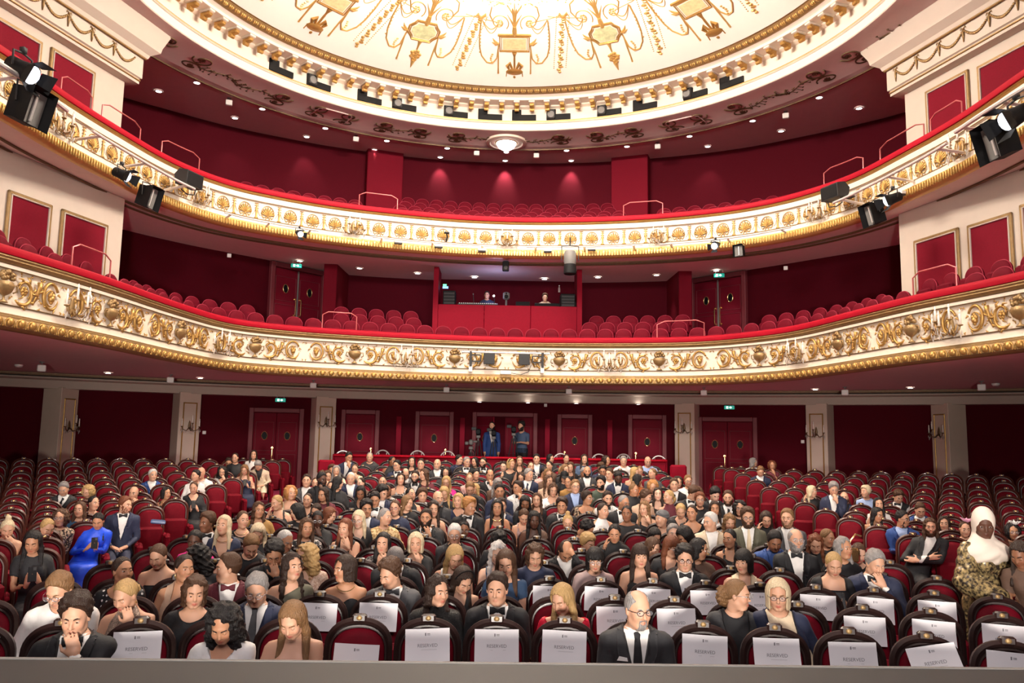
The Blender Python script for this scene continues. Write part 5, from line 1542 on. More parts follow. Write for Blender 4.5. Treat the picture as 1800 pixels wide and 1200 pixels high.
def get_beard(st, lod):
    k = (st, lod)
    if k in BEARD: return BEARD[k]
    h = {0: .0080, 1: .0110, 2: .0150}[lod]
    xs, ys, zs, X, Y, Z = mgrid(-.09, .09, -.135, .03, -.145, .0, h)
    A = np.abs(X)
    base = head_sdf(X, Y, Z, False, False) - (.0065 if st != 'stubble' else .0022)
    if st == 'moustache': reg = np.maximum(np.maximum(A - .026, np.abs(Z + .050) - .0075), Y + .06)
    elif st == 'goatee':
        reg = np.maximum(np.maximum(A - .030, Z + .046), Y + .05)
    else:
        reg = np.maximum(Z + .046 - np.clip(A - .03, 0, .05) * 1.1, Y - .0)
    mouth = ell(X, Y, Z, (0, -.09, -.066), (.020, .03, .0095))
    d = smax(smax(base, reg * .8, .006), -mouth, .005)
    d = smax(d, -(head_sdf(X, Y, Z, False, False) + .006), .004)
    V, Q = surface_nets(d, xs, ys, zs)
    BEARD[k] = (V, Q); return BEARD[k]

# ---- trunk and limbs
POSES = {
    'lap':   dict(E=((.05, -.03, -.25), (.05, -.03, -.25)), W=((.085, -.26, .665), (.085, -.26, .665)), hd=((-.75, -.6, -.15), (-.75, -.6, -.15)), pn=((0, .25, -1), (0, .25, -1))),
    'phone': dict(E=((.045, -.07, -.24), (.045, -.07, -.24)), W=((.062, -.285, .83), (.062, -.285, .83)), hd=((-.35, -.35, .85), (-.35, -.35, .85)), pn=((-.8, .5, .2), (-.8, .5, .2))),
    'chin':  dict(E=((-.02, -.20, -.19), (.05, -.03, -.25)), W=((.055, -.165, 1.015), (.085, -.26, .665)), hd=((-.35, .12, .95), (-.75, -.6, -.15)), pn=((-.3, .95, 0), (0, .25, -1))),
    'ear':   dict(E=((.05, -.03, -.25), (.07, -.14, -.13)), W=((.085, -.26, .665), (.125, -.10, 1.05)), hd=((-.75, -.6, -.15), (-.25, .2, .95)), pn=((0, .25, -1), (-.95, .1, 0))),
    'cross': dict(E=((.05, -.09, -.21), (.05, -.09, -.21)), W=((-.06, -.205, .80), (-.05, -.175, .845)), hd=((-.95, .1, .1), (-.95, .1, .1)), pn=((0, .95, 0), (0, .95, 0))),
    'rest':  dict(E=((.075, -.02, -.24), (.075, -.02, -.24)), W=((.27, -.25, .70), (.27, -.25, .70)), hd=((-.15, -.95, -.15), (-.15, -.95, -.15)), pn=((0, .1, -1), (0, .1, -1))),
    'head':  dict(E=((.04, -.22, -.05), (.05, -.03, -.25)), W=((.08, -.18, 1.17), (.085, -.26, .665)), hd=((-.5, .5, .6), (-.75, -.6, -.15)), pn=((0, .9, -.5), (0, .25, -1))),
    'talk':  dict(E=((.06, -.06, -.24), (.06, -.06, -.24)), W=((.12, -.31, .78), (.13, -.29, .82)), hd=((-.5, -.75, .3), (-.5, -.75, .3)), pn=((-.5, .5, .7), (-.7, .5, .3))),
}
SW = {0: .178, 1: .152}
def joints(f, pose, stand=False):
    p = POSES[pose]; sw = SW[f]
    J = {}
    for i, sx in ((0, 1), (1, -1)):
        S = np.array([sx * sw, .04, 1.005])
        E = S + np.array([sx * p['E'][i][0], p['E'][i][1], p['E'][i][2]])
        W = np.array([sx * p['W'][i][0], p['W'][i][1], p['W'][i][2]])
        J[i] = (S, E, W)
    return J
def body_sdf(X, Y, Z, f, pose, J, legs=True, cross=False):
    A = np.abs(X)
    ys = 1.38
    if f:
        d = cone(X, Y, Z, (0, .03, .565), (0, .035, .80), .158, .112, ys)
        d = smin(d, cone(X, Y, Z, (0, .035, .80), (0, .035, .965), .112, .122, ys), .05)
        d = smin(d, ell(A, Y, Z, (.058, -.050, .905), (.060, .046, .066)), .07)
        gir, gr = SW[1] - .03, .047
        ra, re, rw = .043, .034, .024
    else:
        d = cone(X, Y, Z, (0, .03, .565), (0, .035, .78), .155, .136, ys)
        d = smin(d, cone(X, Y, Z, (0, .035, .78), (0, .035, .955), .136, .154, ys), .05)
        gir, gr = SW[0] - .035, .060
        ra, re, rw = .050, .040, .029
    d = smin(d, cone(A, Y, Z, (0, .042, 1.035), (gir, .042, 1.005), gr, gr * .92), .05)
    d = smin(d, cone(X, Y, Z, (0, .045, 1.02), (0, .035, 1.12), .078 if not f else .064, .056 if not f else .047), .045)
    if legs:
        dirs = 1
        d = smin(d, cone(A, Y, Z, (.085, .02, .53), (.095, -.40, .535), .092, .062), .05)
        if not cross:
            d = smin(d, cone(A, Y, Z, (.095, -.40, .535), (.10, -.43, .12), .060, .036), .025)
            d = smin(d, cone(A, Y, Z, (.10, -.42, .055), (.105, -.57, .038), .036, .030), .03)
        else:
            d = smin(d, cone(X, Y, Z, (.095, -.40, .535), (.10, -.43, .12), .060, .036), .025)
            d = smin(d, cone(X, Y, Z, (.10, -.42, .055), (.105, -.57, .038), .036, .030), .03)
            d = smin(d, cone(X, Y, Z, (-.06, -.05, .60), (.05, -.43, .645), .085, .062), .03)
            d = smin(d, cone(X, Y, Z, (.05, -.43, .645), (.16, -.56, .30), .060, .036), .025)
            d = smin(d, cone(X, Y, Z, (.16, -.56, .30), (.18, -.68, .26), .036, .030), .03)
    for i in (0, 1):
        S, E, W = J[i]
        d = smin(d, smin(cone(X, Y, Z, S, E, ra, re), cone(X, Y, Z, E, W, re, rw), .02), .03)
    return d
BODIES = {}
def get_body(f, pose, lod, cross=False):
    k = (f, pose, lod, cross)
    if k in BODIES: return BODIES[k]
    h = {0: .0230, 1: .037, 2: .048}[lod]
    xs = np.arange(-.42, .42 + h, h)
    ys = np.concatenate([np.arange(-.74, -.30, h * 1.9), np.arange(-.30, .20, h)])
    zs = np.concatenate([np.arange(-.03, .60, h * 1.9), np.arange(.60, 1.22, h)])
    X, Y, Z = np.meshgrid(xs, ys, zs, indexing='ij')
    J = joints(f, pose)
    V, Q = surface_nets(body_sdf(X, Y, Z, f, pose, J, True, cross), xs, ys, zs)
    for _ in range(1):                       # relax
        n = len(V); acc = np.zeros_like(V); c = np.zeros(n)
        for a, b in ((0, 1), (1, 2), (2, 3), (3, 0)):
            np.add.at(acc, Q[:, a], V[Q[:, b]]); np.add.at(c, Q[:, a], 1)
            np.add.at(acc, Q[:, b], V[Q[:, a]]); np.add.at(c, Q[:, b], 1)
        V = V * .5 + .5 * acc / np.maximum(c, 1)[:, None]
    # arm parameter
    s = np.full(len(V), -1.); darm = np.full(len(V), 9.)
    L = 0
    for i in (0, 1):
        S, E, W = J[i]
        for (a, b, s0, lim) in ((S, E, 0, .07), (E, W, np.linalg.norm(E - S), .06)):
            dv = b - a; t = np.clip(((V - a) @ dv) / (dv @ dv), 0, 1)
            dist = np.linalg.norm(V - a - t[:, None] * dv, axis=1)
            m = dist < darm
            darm = np.where(m, dist, darm); s = np.where(m, s0 + t * np.linalg.norm(dv), s)
    la = np.linalg.norm(J[0][1] - J[0][0]) + np.linalg.norm(J[0][2] - J[0][1])
    trunk = cone(V[:, 0], V[:, 1], V[:, 2], (0, .035, .5), (0, .035, 1.0), .13, .13, 1.3)
    isarm = darm < np.where(np.abs(V[:, 0]) > SW[f] - .035, .085, .052)
    isarm &= ~((V[:, 2] < .62) & (darm > .05))
    shd = np.minimum(np.linalg.norm(V - J[0][0], axis=1), np.linalg.norm(V - J[1][0], axis=1))
    arm_s = np.where(isarm & (s > .01), s, -shd + .05)
    arm_s = np.where(isarm & (s <= .01), np.maximum(-(shd - .05), -.02), arm_s)
    for _ in range(2):
        acc = np.zeros(len(V)); c = np.zeros(len(V))
        for a, b in ((0, 1), (1, 2), (2, 3), (3, 0)):
            np.add.at(acc, Q[:, a], arm_s[Q[:, b]]); np.add.at(c, Q[:, a], 1)
            np.add.at(acc, Q[:, b], arm_s[Q[:, a]]); np.add.at(c, Q[:, b], 1)
        arm_s = .5 * arm_s + .5 * acc / np.maximum(c, 1)
    N = vnormals(V, Q)
    BODIES[k] = dict(V=V, Q=Q, N=N, s=arm_s, L=la, J=J, isarm=isarm)
    return BODIES[k]
def vnormals(V, Q):
    n = np.cross(V[Q[:, 2]] - V[Q[:, 0]], V[Q[:, 3]] - V[Q[:, 1]])
    N = np.zeros_like(V)
    for k in range(4): np.add.at(N, Q[:, k], n)
    return N / (np.linalg.norm(N, axis=1)[:, None] + 1e-12)

def clip_mesh(V, Q, f, extra):
    """keep f>0; returns verts, faces(list tri,quad), extras; clean cut edge"""
    T4 = Q
    pos = f > 0
    cnt = pos[T4].sum(1)
    full = T4[cnt == 4]
    mix = T4[(cnt > 0) & (cnt < 4)]
    tris = np.concatenate([mix[:, [0, 1, 2]], mix[:, [0, 2, 3]]]) if len(mix) else np.zeros((0, 3), int)
    c3 = pos[tris].sum(1)
    keep3 = tris[c3 == 3]
    t = tris[(c3 == 1) | (c3 == 2)]
    newV = [V]; newE = [extra]
    nv = len(V)
    out3 = [keep3]; rim = []
    if len(t):
        c = pos[t].sum(1)
        flip = c == 2
        lone = np.where(flip[:, None], ~pos[t], pos[t])      # single odd vertex
        k = lone.argmax(1)
        r = np.arange(len(t))
        a = t[r, k]; b = t[r, (k + 1) % 3]; cc = t[r, (k + 2) % 3]
        def cut(p, q):
            w_ = (f[p] / (f[p] - f[q]))[:, None]
            return V[p] + (V[q] - V[p]) * w_, extra[p] + (extra[q] - extra[p]) * w_
        # unique edge keys so the rim is welded
        def key(p, q): return np.minimum(p, q).astype(np.int64) * nv + np.maximum(p, q)
        keys = np.concatenate([key(a, b), key(a, cc)])
        uq, inv = np.unique(keys, return_inverse=True)
        pv = (uq // nv).astype(int); qv = (uq % nv).astype(int)
        cv, ce = cut(pv, qv)
        newV.append(cv); newE.append(ce)
        i1 = nv + inv[:len(t)]; i2 = nv + inv[len(t):]
        one = ~flip
        out3.append(np.stack([a[one], i1[one], i2[one]], 1))
        out3.append(np.stack([i1[flip], b[flip], cc[flip]], 1))
        out3.append(np.stack([i1[flip], cc[flip], i2[flip]], 1))
        rim = np.concatenate([np.stack([i2[one], i1[one]], 1), np.stack([i1[flip], i2[flip]], 1)])
    VV = np.concatenate(newV); EE = np.concatenate(newE)
    F3 = np.concatenate(out3)
    used = np.unique(np.concatenate([full.ravel(), F3.ravel()]).astype(int))
    mp = np.full(len(VV), -1); mp[used] = np.arange(len(used))
    rim = mp[rim] if len(rim) else np.zeros((0, 2), int)
    return VV[used], mp[full], mp[F3.astype(int)], EE[used], rim

def garment(B, field, thick, extra_th=None, rim_in=.012):
    """cloth lying on the body: offset surface with a turned-in hem"""
    N = B['N']; th = np.full(len(B['V']), thick) if extra_th is None else thick + extra_th
    ex = np.concatenate([N, th[:, None]], 1)
    V, F4, F3, E, rim = clip_mesh(B['V'], B['Q'], field, ex)
    if len(V) == 0: return None
    nn = E[:, :3] / (np.linalg.norm(E[:, :3], axis=1)[:, None] + 1e-9)
    O = V + nn * E[:, 3:4]
    if len(rim):
        ids = np.unique(rim); m = np.full(len(V), -1); m[ids] = np.arange(len(ids)) + len(V)
        O = np.concatenate([O, V[ids] - nn[ids] * (rim_in * .5)])
        q = np.stack([rim[:, 1], rim[:, 0], m[rim[:, 0]], m[rim[:, 1]]], 1)
        F4 = np.concatenate([F4, q]) if len(F4) else q
    return O, F4, F3

# ---- hands
HANDS = {}
def get_hand(kind, lod):
    k = (kind, lod)
    if k in HANDS: return HANDS[k]
    h = {0: .0085, 1: .0140, 2: .0200}[lod]
    xs, ys, zs, X, Y, Z = mgrid(-.07, .075, -.20, .03, -.075, .03, h)
    d = ell(X, Y, Z, (0, -.055, -.002), (.040, .055, .015))
    d = smin(d, cone(X, Y, Z, (0, .02, 0), (0, -.02, 0), .025, .026), .02)
    curl = {'relaxed': .35, 'grip': .75, 'fist': 1.25}[kind]
    for i, (x, L) in enumerate(((-.029, .062), (-.010, .074), (.010, .079), (.029, .072))):
        p = np.array([x, -.095 + abs(x) * .25, -.001]); a = curl * .5
        for sgm, (ln, r) in enumerate(((.5, .0088), (.28, .0080), (.22, .0072))):
            dr = np.array([x * .9 * (1 - sgm * .5), -math.cos(a), -math.sin(a)]); dr /= np.linalg.norm(dr)
            q = p + dr * L * ln
            d = smin(d, cone(X, Y, Z, p, q, r, r * .95), .004); p = q; a += curl
    p = np.array([.030, -.030, -.006]); q = p + np.array([.028, -.030, -.016]); r_ = q + np.array([.004, -.032, -.012])
    d = smin(d, cone(X, Y, Z, p, q, .013, .0105), .012); d = smin(d, cone(X, Y, Z, q, r_, .0102, .0085), .004)
    V, Q = surface_nets(d, xs, ys, zs)
    HANDS[k] = (V, Q); return HANDS[k]
def hand_at(kind, lod, W, hd, pn, side):
    """side 0: +x arm"""
    V, Q = get_hand(kind, lod)
    V = V.copy()
    hd = np.asarray(hd, float); hd /= np.linalg.norm(hd); pn = np.asarray(pn, float)
    pn = pn - hd * (pn @ hd); pn /= np.linalg.norm(pn)
    # local: fingers -y, palm -z ; x completes
    ey = -hd; ez = -pn; exx = np.cross(ey, ez)
    # thumb lies on +x locally; choose mirror so that the thumb points up / inwards
    up = exx[2] * 1.0 + (-exx[0] if side == 0 else exx[0]) * .6
    if up < 0: V[:, 0] *= -1; Q = Q[:, ::-1]
    R = np.stack([exx, ey, ez], 1)
    return V @ R.T + np.asarray(W), Q
SKIN = {'p': (.70, .43, .31), 'l': (.60, .335, .22), 't': (.47, .235, .135), 'm': (.26, .115, .062), 'd': (.10, .042, .025)}
HAIRC = {'bk': (.010, .008, .008), 'db': (.028, .014, .009), 'br': (.075, .035, .018), 'lb': (.20, .105, .045), 'bl': (.46, .29, .12),
         'pb': (.66, .52, .34), 'gy': (.26, .24, .23), 'wh': (.62, .59, .56), 'rd': (.15, .045, .018), 'gb': (.42, .19, .06)}
CLOTH = {'black': (.010, .010, .012), 'white': (.76, .74, .71), 'navy': (.016, .022, .055), 'grey': (.085, .085, .09), 'dgrey': (.030, .030, .033),
         'blue': (.02, .06, .22), 'royal': (.01, .07, .65), 'maroon': (.11, .012, .022), 'red': (.50, .012, .02), 'hotred': (.72, .01, .045), 'magenta': (.62, .01, .22),
         'pink': (.66, .40, .36), 'beige': (.50, .33, .23), 'cream': (.72, .58, .40), 'olive': (.11, .105, .07), 'mustard': (.30, .16, .04), 'gold': (.62, .42, .18),
         'mauve': (.36, .26, .25), 'denim': (.06, .10, .18), 'lblue': (.32, .42, .66), 'green': (.045, .065, .045), 'brown': (.11, .06, .04), 'orange': (.45, .12, .03),
         'teal': (.02, .07, .14), 'silver': (.36, .28, .24), 'tan': (.62, .50, .36), 'dblue': (.02, .05, .11), 'purple': (.2, .12, .3)}
def skin_mat(k):
    n = 'skin_' + k
    if n in MATS: return MATS[n]
    m = M(n, SKIN[k], .52, sss=.12, spec=.4)
    nt = m.node_tree; b = nt.nodes['Principled BSDF']
    at = nt.nodes.new('ShaderNodeAttribute'); at.attribute_name = 'tone'
    sp = nt.nodes.new('ShaderNodeSeparateColor'); nt.links.new(at.outputs['Color'], sp.inputs[0])
    c = SKIN[k]
    m1 = nt.nodes.new('ShaderNodeMix'); m1.data_type = 'RGBA'
    m1.inputs[6].default_value = c + (1,); m1.inputs[7].default_value = (c[0] * .80, c[1] * .36, c[2] * .40, 1)
    nt.links.new(sp.outputs[0], m1.inputs[0])
    m2 = nt.nodes.new('ShaderNodeMix'); m2.data_type = 'RGBA'
    m2.inputs[7].default_value = (c[0] * 1.0, c[1] * .66, c[2] * .62, 1)
    nt.links.new(m1.outputs[2], m2.inputs[6]); nt.links.new(sp.outputs[1], m2.inputs[0])
    nt.links.new(m2.outputs[2], b.inputs['Base Color'])
    return m
def hair_mat(k):
    n = 'hair_' + k
    if n in MATS: return MATS[n]
    return M(n, HAIRC[k], .45, noise=.55, nscale=70, bump=.9, bscale=90, spec=.35, stretch=(2.2, 2.0, .30))
def cloth_mat(k):
    n = 'cloth_' + k
    if n in MATS: return MATS[n]
    if k == 'sequin':
        return M(n, (.34, .26, .21), .28, .7, noise=.9, nscale=120, bump=.9, bscale=160)
    if k == 'bsequin':
        return M(n, (.03, .03, .03), .25, .5, noise=.9, nscale=150, bump=.9, bscale=180)
    if k in ('dots', 'leopard', 'lace', 'brocade', 'blackfloral', 'goldprint'):
        m = M(n, (.02, .02, .02), .6)
        nt = m.node_tree; b = nt.nodes['Principled BSDF']
        tc = nt.nodes.new('ShaderNodeTexCoord')
        if k == 'dots':
            t = nt.nodes.new('ShaderNodeTexVoronoi'); t.inputs['Scale'].default_value = 26; t.inputs['Randomness'].default_value = .15
            pos = (.0, .26, .30); c0, c1 = (.75, .72, .70), (.012, .012, .014)
            out = t.outputs['Distance']
        else:
            t = nt.nodes.new('ShaderNodeTexNoise'); t.inputs['Scale'].default_value = {'leopard': 38, 'lace': 60, 'brocade': 34, 'blackfloral': 30, 'goldprint': 42}[k]
            t.inputs['Detail'].default_value = 3
            out = t.outputs[0]
            pos = (.0, .48, .54) if k != 'goldprint' else (.0, .40, .64)
            c0, c1 = {'leopard': ((.03, .02, .015), (.50, .36, .24)), 'lace': ((.46, .30, .22), (.66, .50, .40)), 'brocade': ((.42, .25, .10), (.80, .60, .32)),
                      'blackfloral': ((.012, .012, .014), (.5, .45, .42)), 'goldprint': ((.03, .022, .018), (.42, .31, .14))}[k]
        nt.links.new(tc.outputs['Object'], t.inputs[0])
        r = nt.nodes.new('ShaderNodeValToRGB'); r.color_ramp.elements[0].position = pos[1]; r.color_ramp.elements[1].position = pos[2]
        r.color_ramp.elements[0].color = c0 + (1,); r.color_ramp.elements[1].color = c1 + (1,)
        nt.links.new(out, r.inputs[0]); nt.links.new(r.outputs[0], b.inputs['Base Color'])
        if k == 'goldprint': b.inputs['Roughness'].default_value = .32; b.inputs['Metallic'].default_value = .35
        return m
    c = CLOTH[k]
    return M(n, c, .75 if k not in ('royal', 'hotred') else .5, noise=.12, nscale=25, bump=.35, bscale=22, sheen=.15)
M('eye_white', (.80, .76, .72), .25); M('iris_brown', (.045, .02, .01), .15); M('pupil', (.004, .004, .004), .1)
_l = M('lens', (.8, .8, .85), .05, spec=.6); _l.node_tree.nodes['Principled BSDF'].inputs['Alpha'].default_value = .12

def rot_head(V, yaw, pitch, roll, hair=False):
    """bend the neck: angles in radians, head space"""
    z = V[:, 2]
    t = np.clip((z + .175) / .10, 0, 1); w_ = t * t * (3 - 2 * t)
    wy = np.maximum(w_, .5) if hair else w_
    wp = np.maximum(w_, .10) if hair else w_
    P = np.array([0, .022, -.085])
    U = V - P
    a = roll * wp; c, s = np.cos(a), np.sin(a)
    U = np.stack([U[:, 0] * c + U[:, 2] * s, U[:, 1], -U[:, 0] * s + U[:, 2] * c], 1)
    a = pitch * wp; c, s = np.cos(a), np.sin(a)      # + looks down (face -y goes to -z)
    U = np.stack([U[:, 0], U[:, 1] * c - U[:, 2] * s, U[:, 1] * s + U[:, 2] * c], 1)
    a = yaw * wy; c, s = np.cos(a), np.sin(a)
    U = np.stack([U[:, 0] * c - U[:, 1] * s, U[:, 0] * s + U[:, 1] * c, U[:, 2]], 1)
    return U + P

_eyecache = {}
def eye_parts(lid):
    """one eye: verts, quads, material index (0 skin lid, 2 white, 3 iris, 4 pupil) facing -y"""
    k = round(lid, 1)
    if k in _eyecache: return _eyecache[k]
    R_ = .0125; n, m = 6, 10
    V = []; Fq = []; mi = []
    for i in range(n + 1):
        t = PI * .62 * i / n
        for j in range(m):
            a = 2 * PI * j / m
            V.append((R_ * math.sin(t) * math.cos(a), -R_ * math.cos(t), R_ * math.sin(t) * math.sin(a)))
    for i in range(n):
        for j in range(m):
            Fq.append((i * m + j, i * m + (j + 1) % m, (i + 1) * m + (j + 1) % m, (i + 1) * m + j))
            mi.append(4 if i < 1 else (3 if i < 2 else 2))
    b = len(V)
    R2 = .0136                              # lids: upper cap, and a thin lower one
    def lidcap(lo, hi):
        b = len(V); nn = 4
        for i in range(nn + 1):
            e = lo + (hi - lo) * i / nn
            for j in range(9):
                a = -1.25 + 2.5 * j / 8
                V.append((R2 * math.sin(a) * math.cos(e), -R2 * math.cos(a) * math.cos(e), R2 * math.sin(e)))
        for i in range(nn):
            for j in range(8):
                Fq.append((b + i * 9 + j, b + i * 9 + j + 1, b + i * 9 + 10 + j, b + i * 9 + 9 + j)); mi.append(0)
    up = .42 - lid * .95
    lidcap(up, 1.35); lidcap(-1.3, -.42)
    _eyecache[k] = (np.array(V), np.array(Fq), np.array(mi))
    return _eyecache[k]

def bodypart(name, V, F4, F3, mats, parent, smooth=True, midx=None, tone=None):
    fs = [f for f in (F4, F3) if f is not None and len(f)]
    me = np_mesh(name, V, fs, mats, smooth, midx)
    if tone is not None:
        at = me.attributes.new('tone', 'FLOAT_COLOR', 'POINT')
        at.data.foreach_set('color', np.asarray(tone, np.float32).ravel())
    return new_obj(name, me, parent)

_glass = {}
def glasses_mesh(col):
    if col in _glass: return _glass[col]
    mb = MB()
    for sx in (-1, 1):
        pts = [(sx * (.033 + .024 * math.cos(a)), -.112, .004 + .018 * math.sin(a)) for a in np.linspace(0, 2 * PI, 15)]
        mb.tube(pts, .0021, 5, caps=False, up=(0, 1, 0))
        mb.tube([(sx * .057, -.110, .008), (sx * .079, -.07, .008), (sx * .083, .005, .004)], .002, 5)
    mb.tube([(-.010, -.113, .008), (0, -.116, .010), (.010, -.113, .008)], .002, 5)
    nfr = len(mb.f); mb.mi = 1
    for sx in (-1, 1):
        c = [(sx * (.033 + .023 * math.cos(a)), -.112, .004 + .017 * math.sin(a)) for a in np.linspace(0, 2 * PI, 13)[:-1]]
        mb._add(c, [tuple(range(12))])
    _glass[col] = mb.mesh('glasses', [{'b': 'black_gloss', 'g': 'steel', 'r': 'maroon_frame'}[col], 'lens'])
    return _glass[col]
M('maroon_frame', (.25, .02, .03), .3)
_bow = {}
def bow_mesh(mat):
    if mat in _bow: return _bow[mat]
    mb = MB()
    for sx in (-1, 1):
        mb.grid([[(sx * x, -.012 * (1 if x else .8) + .004 * math.sin(x * 150), z * h_) for z in (-1, -.3, .3, 1)] + [(sx * x, .006, z * h_) for z in (1, -1)]
                 for x, h_ in ((0, .010), (.012, .014), (.034, .024), (.058, .027))], closed=True)
    mb.ball((0, -.010, 0), (.010, .010, .014), 8, 5)
    _bow[mat] = mb.mesh('bow_tie', mat); return _bow[mat]
_phone = None
def phone_mesh():
    global _phone
    if _phone is None:
        mb = MB(); mb.rbox((0, 0, 0), (.074, .009, .15), .004); mb.mi = 1
        mb.box((.018, -.006, .05), (.026, .004, .03))
        mb.mi = 2; mb.box((0, .0049, 0), (.066, .0008, .138))
        _phone = mb.mesh('phone', ['black_gloss', 'dark_grey', 'phone_screen'], auto=30)
    return _phone

def neck_field(V, neck, L, s, sleeve, front):
    x, y, z = V[:, 0], V[:, 1], V[:, 2]; A = np.abs(x)
    def ring(r, zc): return np.hypot(x, (z - zc)) - r
    if neck == 'round': f = np.where(front, ring(.112, 1.105), ring(.085, 1.12))
    elif neck == 'wide': f = np.where(front, ring(.135, 1.085), ring(.11, 1.10))
    elif neck == 'square': f = np.where(front, np.maximum(.965 - z, A - .105), ring(.10, 1.11))
    elif neck == 'crew': f = ring(.082, 1.125)
    elif neck == 'high': f = 1.105 - z
    elif neck == 'v': f = np.where(front, np.minimum((.90 + A * 1.75 - z) * .5, ring(.075, 1.13)), ring(.082, 1.12))
    elif neck == 'deepv': f = np.where(front, np.minimum((.835 + A * 1.9 - z) * .5, ring(.075, 1.13)), ring(.082, 1.12))
    elif neck == 'widev': f = np.where(front, (.845 + A * 1.30 - z) * .6, 1.0 - z + A * .3)
    elif neck == 'boat': f = 1.030 + A * .12 - z
    elif neck in ('strapless', 'sweet', 'straps'):
        top = .945 - .6 * np.clip(y - .05, 0, .2)
        if neck != 'straps': top = top + (.028 * np.sin(np.clip(A / .125, 0, 1) * PI) if neck == 'sweet' else 0)
        f = top - z
        if neck == 'straps':
            f = np.where(front, top + .02 * np.sin(np.clip(A / .125, 0, 1) * PI) - z, f)
            f = np.maximum(f, np.minimum(.013 - np.abs(A - .082), (z - .88)))
    elif neck == 'halter': f = np.where(front, (.040 + (1.115 - z) * .62 - A) * .8, .87 - z)
    elif neck == 'oneshoulder': f = (1.005 + x * .55 - z) * .8
    elif neck == 'tank': f = np.where(front, np.maximum(.955 - z, np.minimum(np.minimum(A - .055, .118 - A), z - .9)), np.maximum(1.0 - z, np.minimum(A - .055, .12 - A)))
    else: f = ring(.08, 1.12)
    if sleeve > 0: f = np.minimum(f, sleeve * L - s)
    else:
        lim = {'strapless': -.012, 'sweet': -.012, 'straps': -.012, 'halter': -.012, 'oneshoulder': .0, 'tank': -.012}.get(neck, .008)
        g = lim - s
        if neck == 'oneshoulder': g = np.where(x > 0, .05 - s, g)
        f = np.minimum(f, g)
    return f

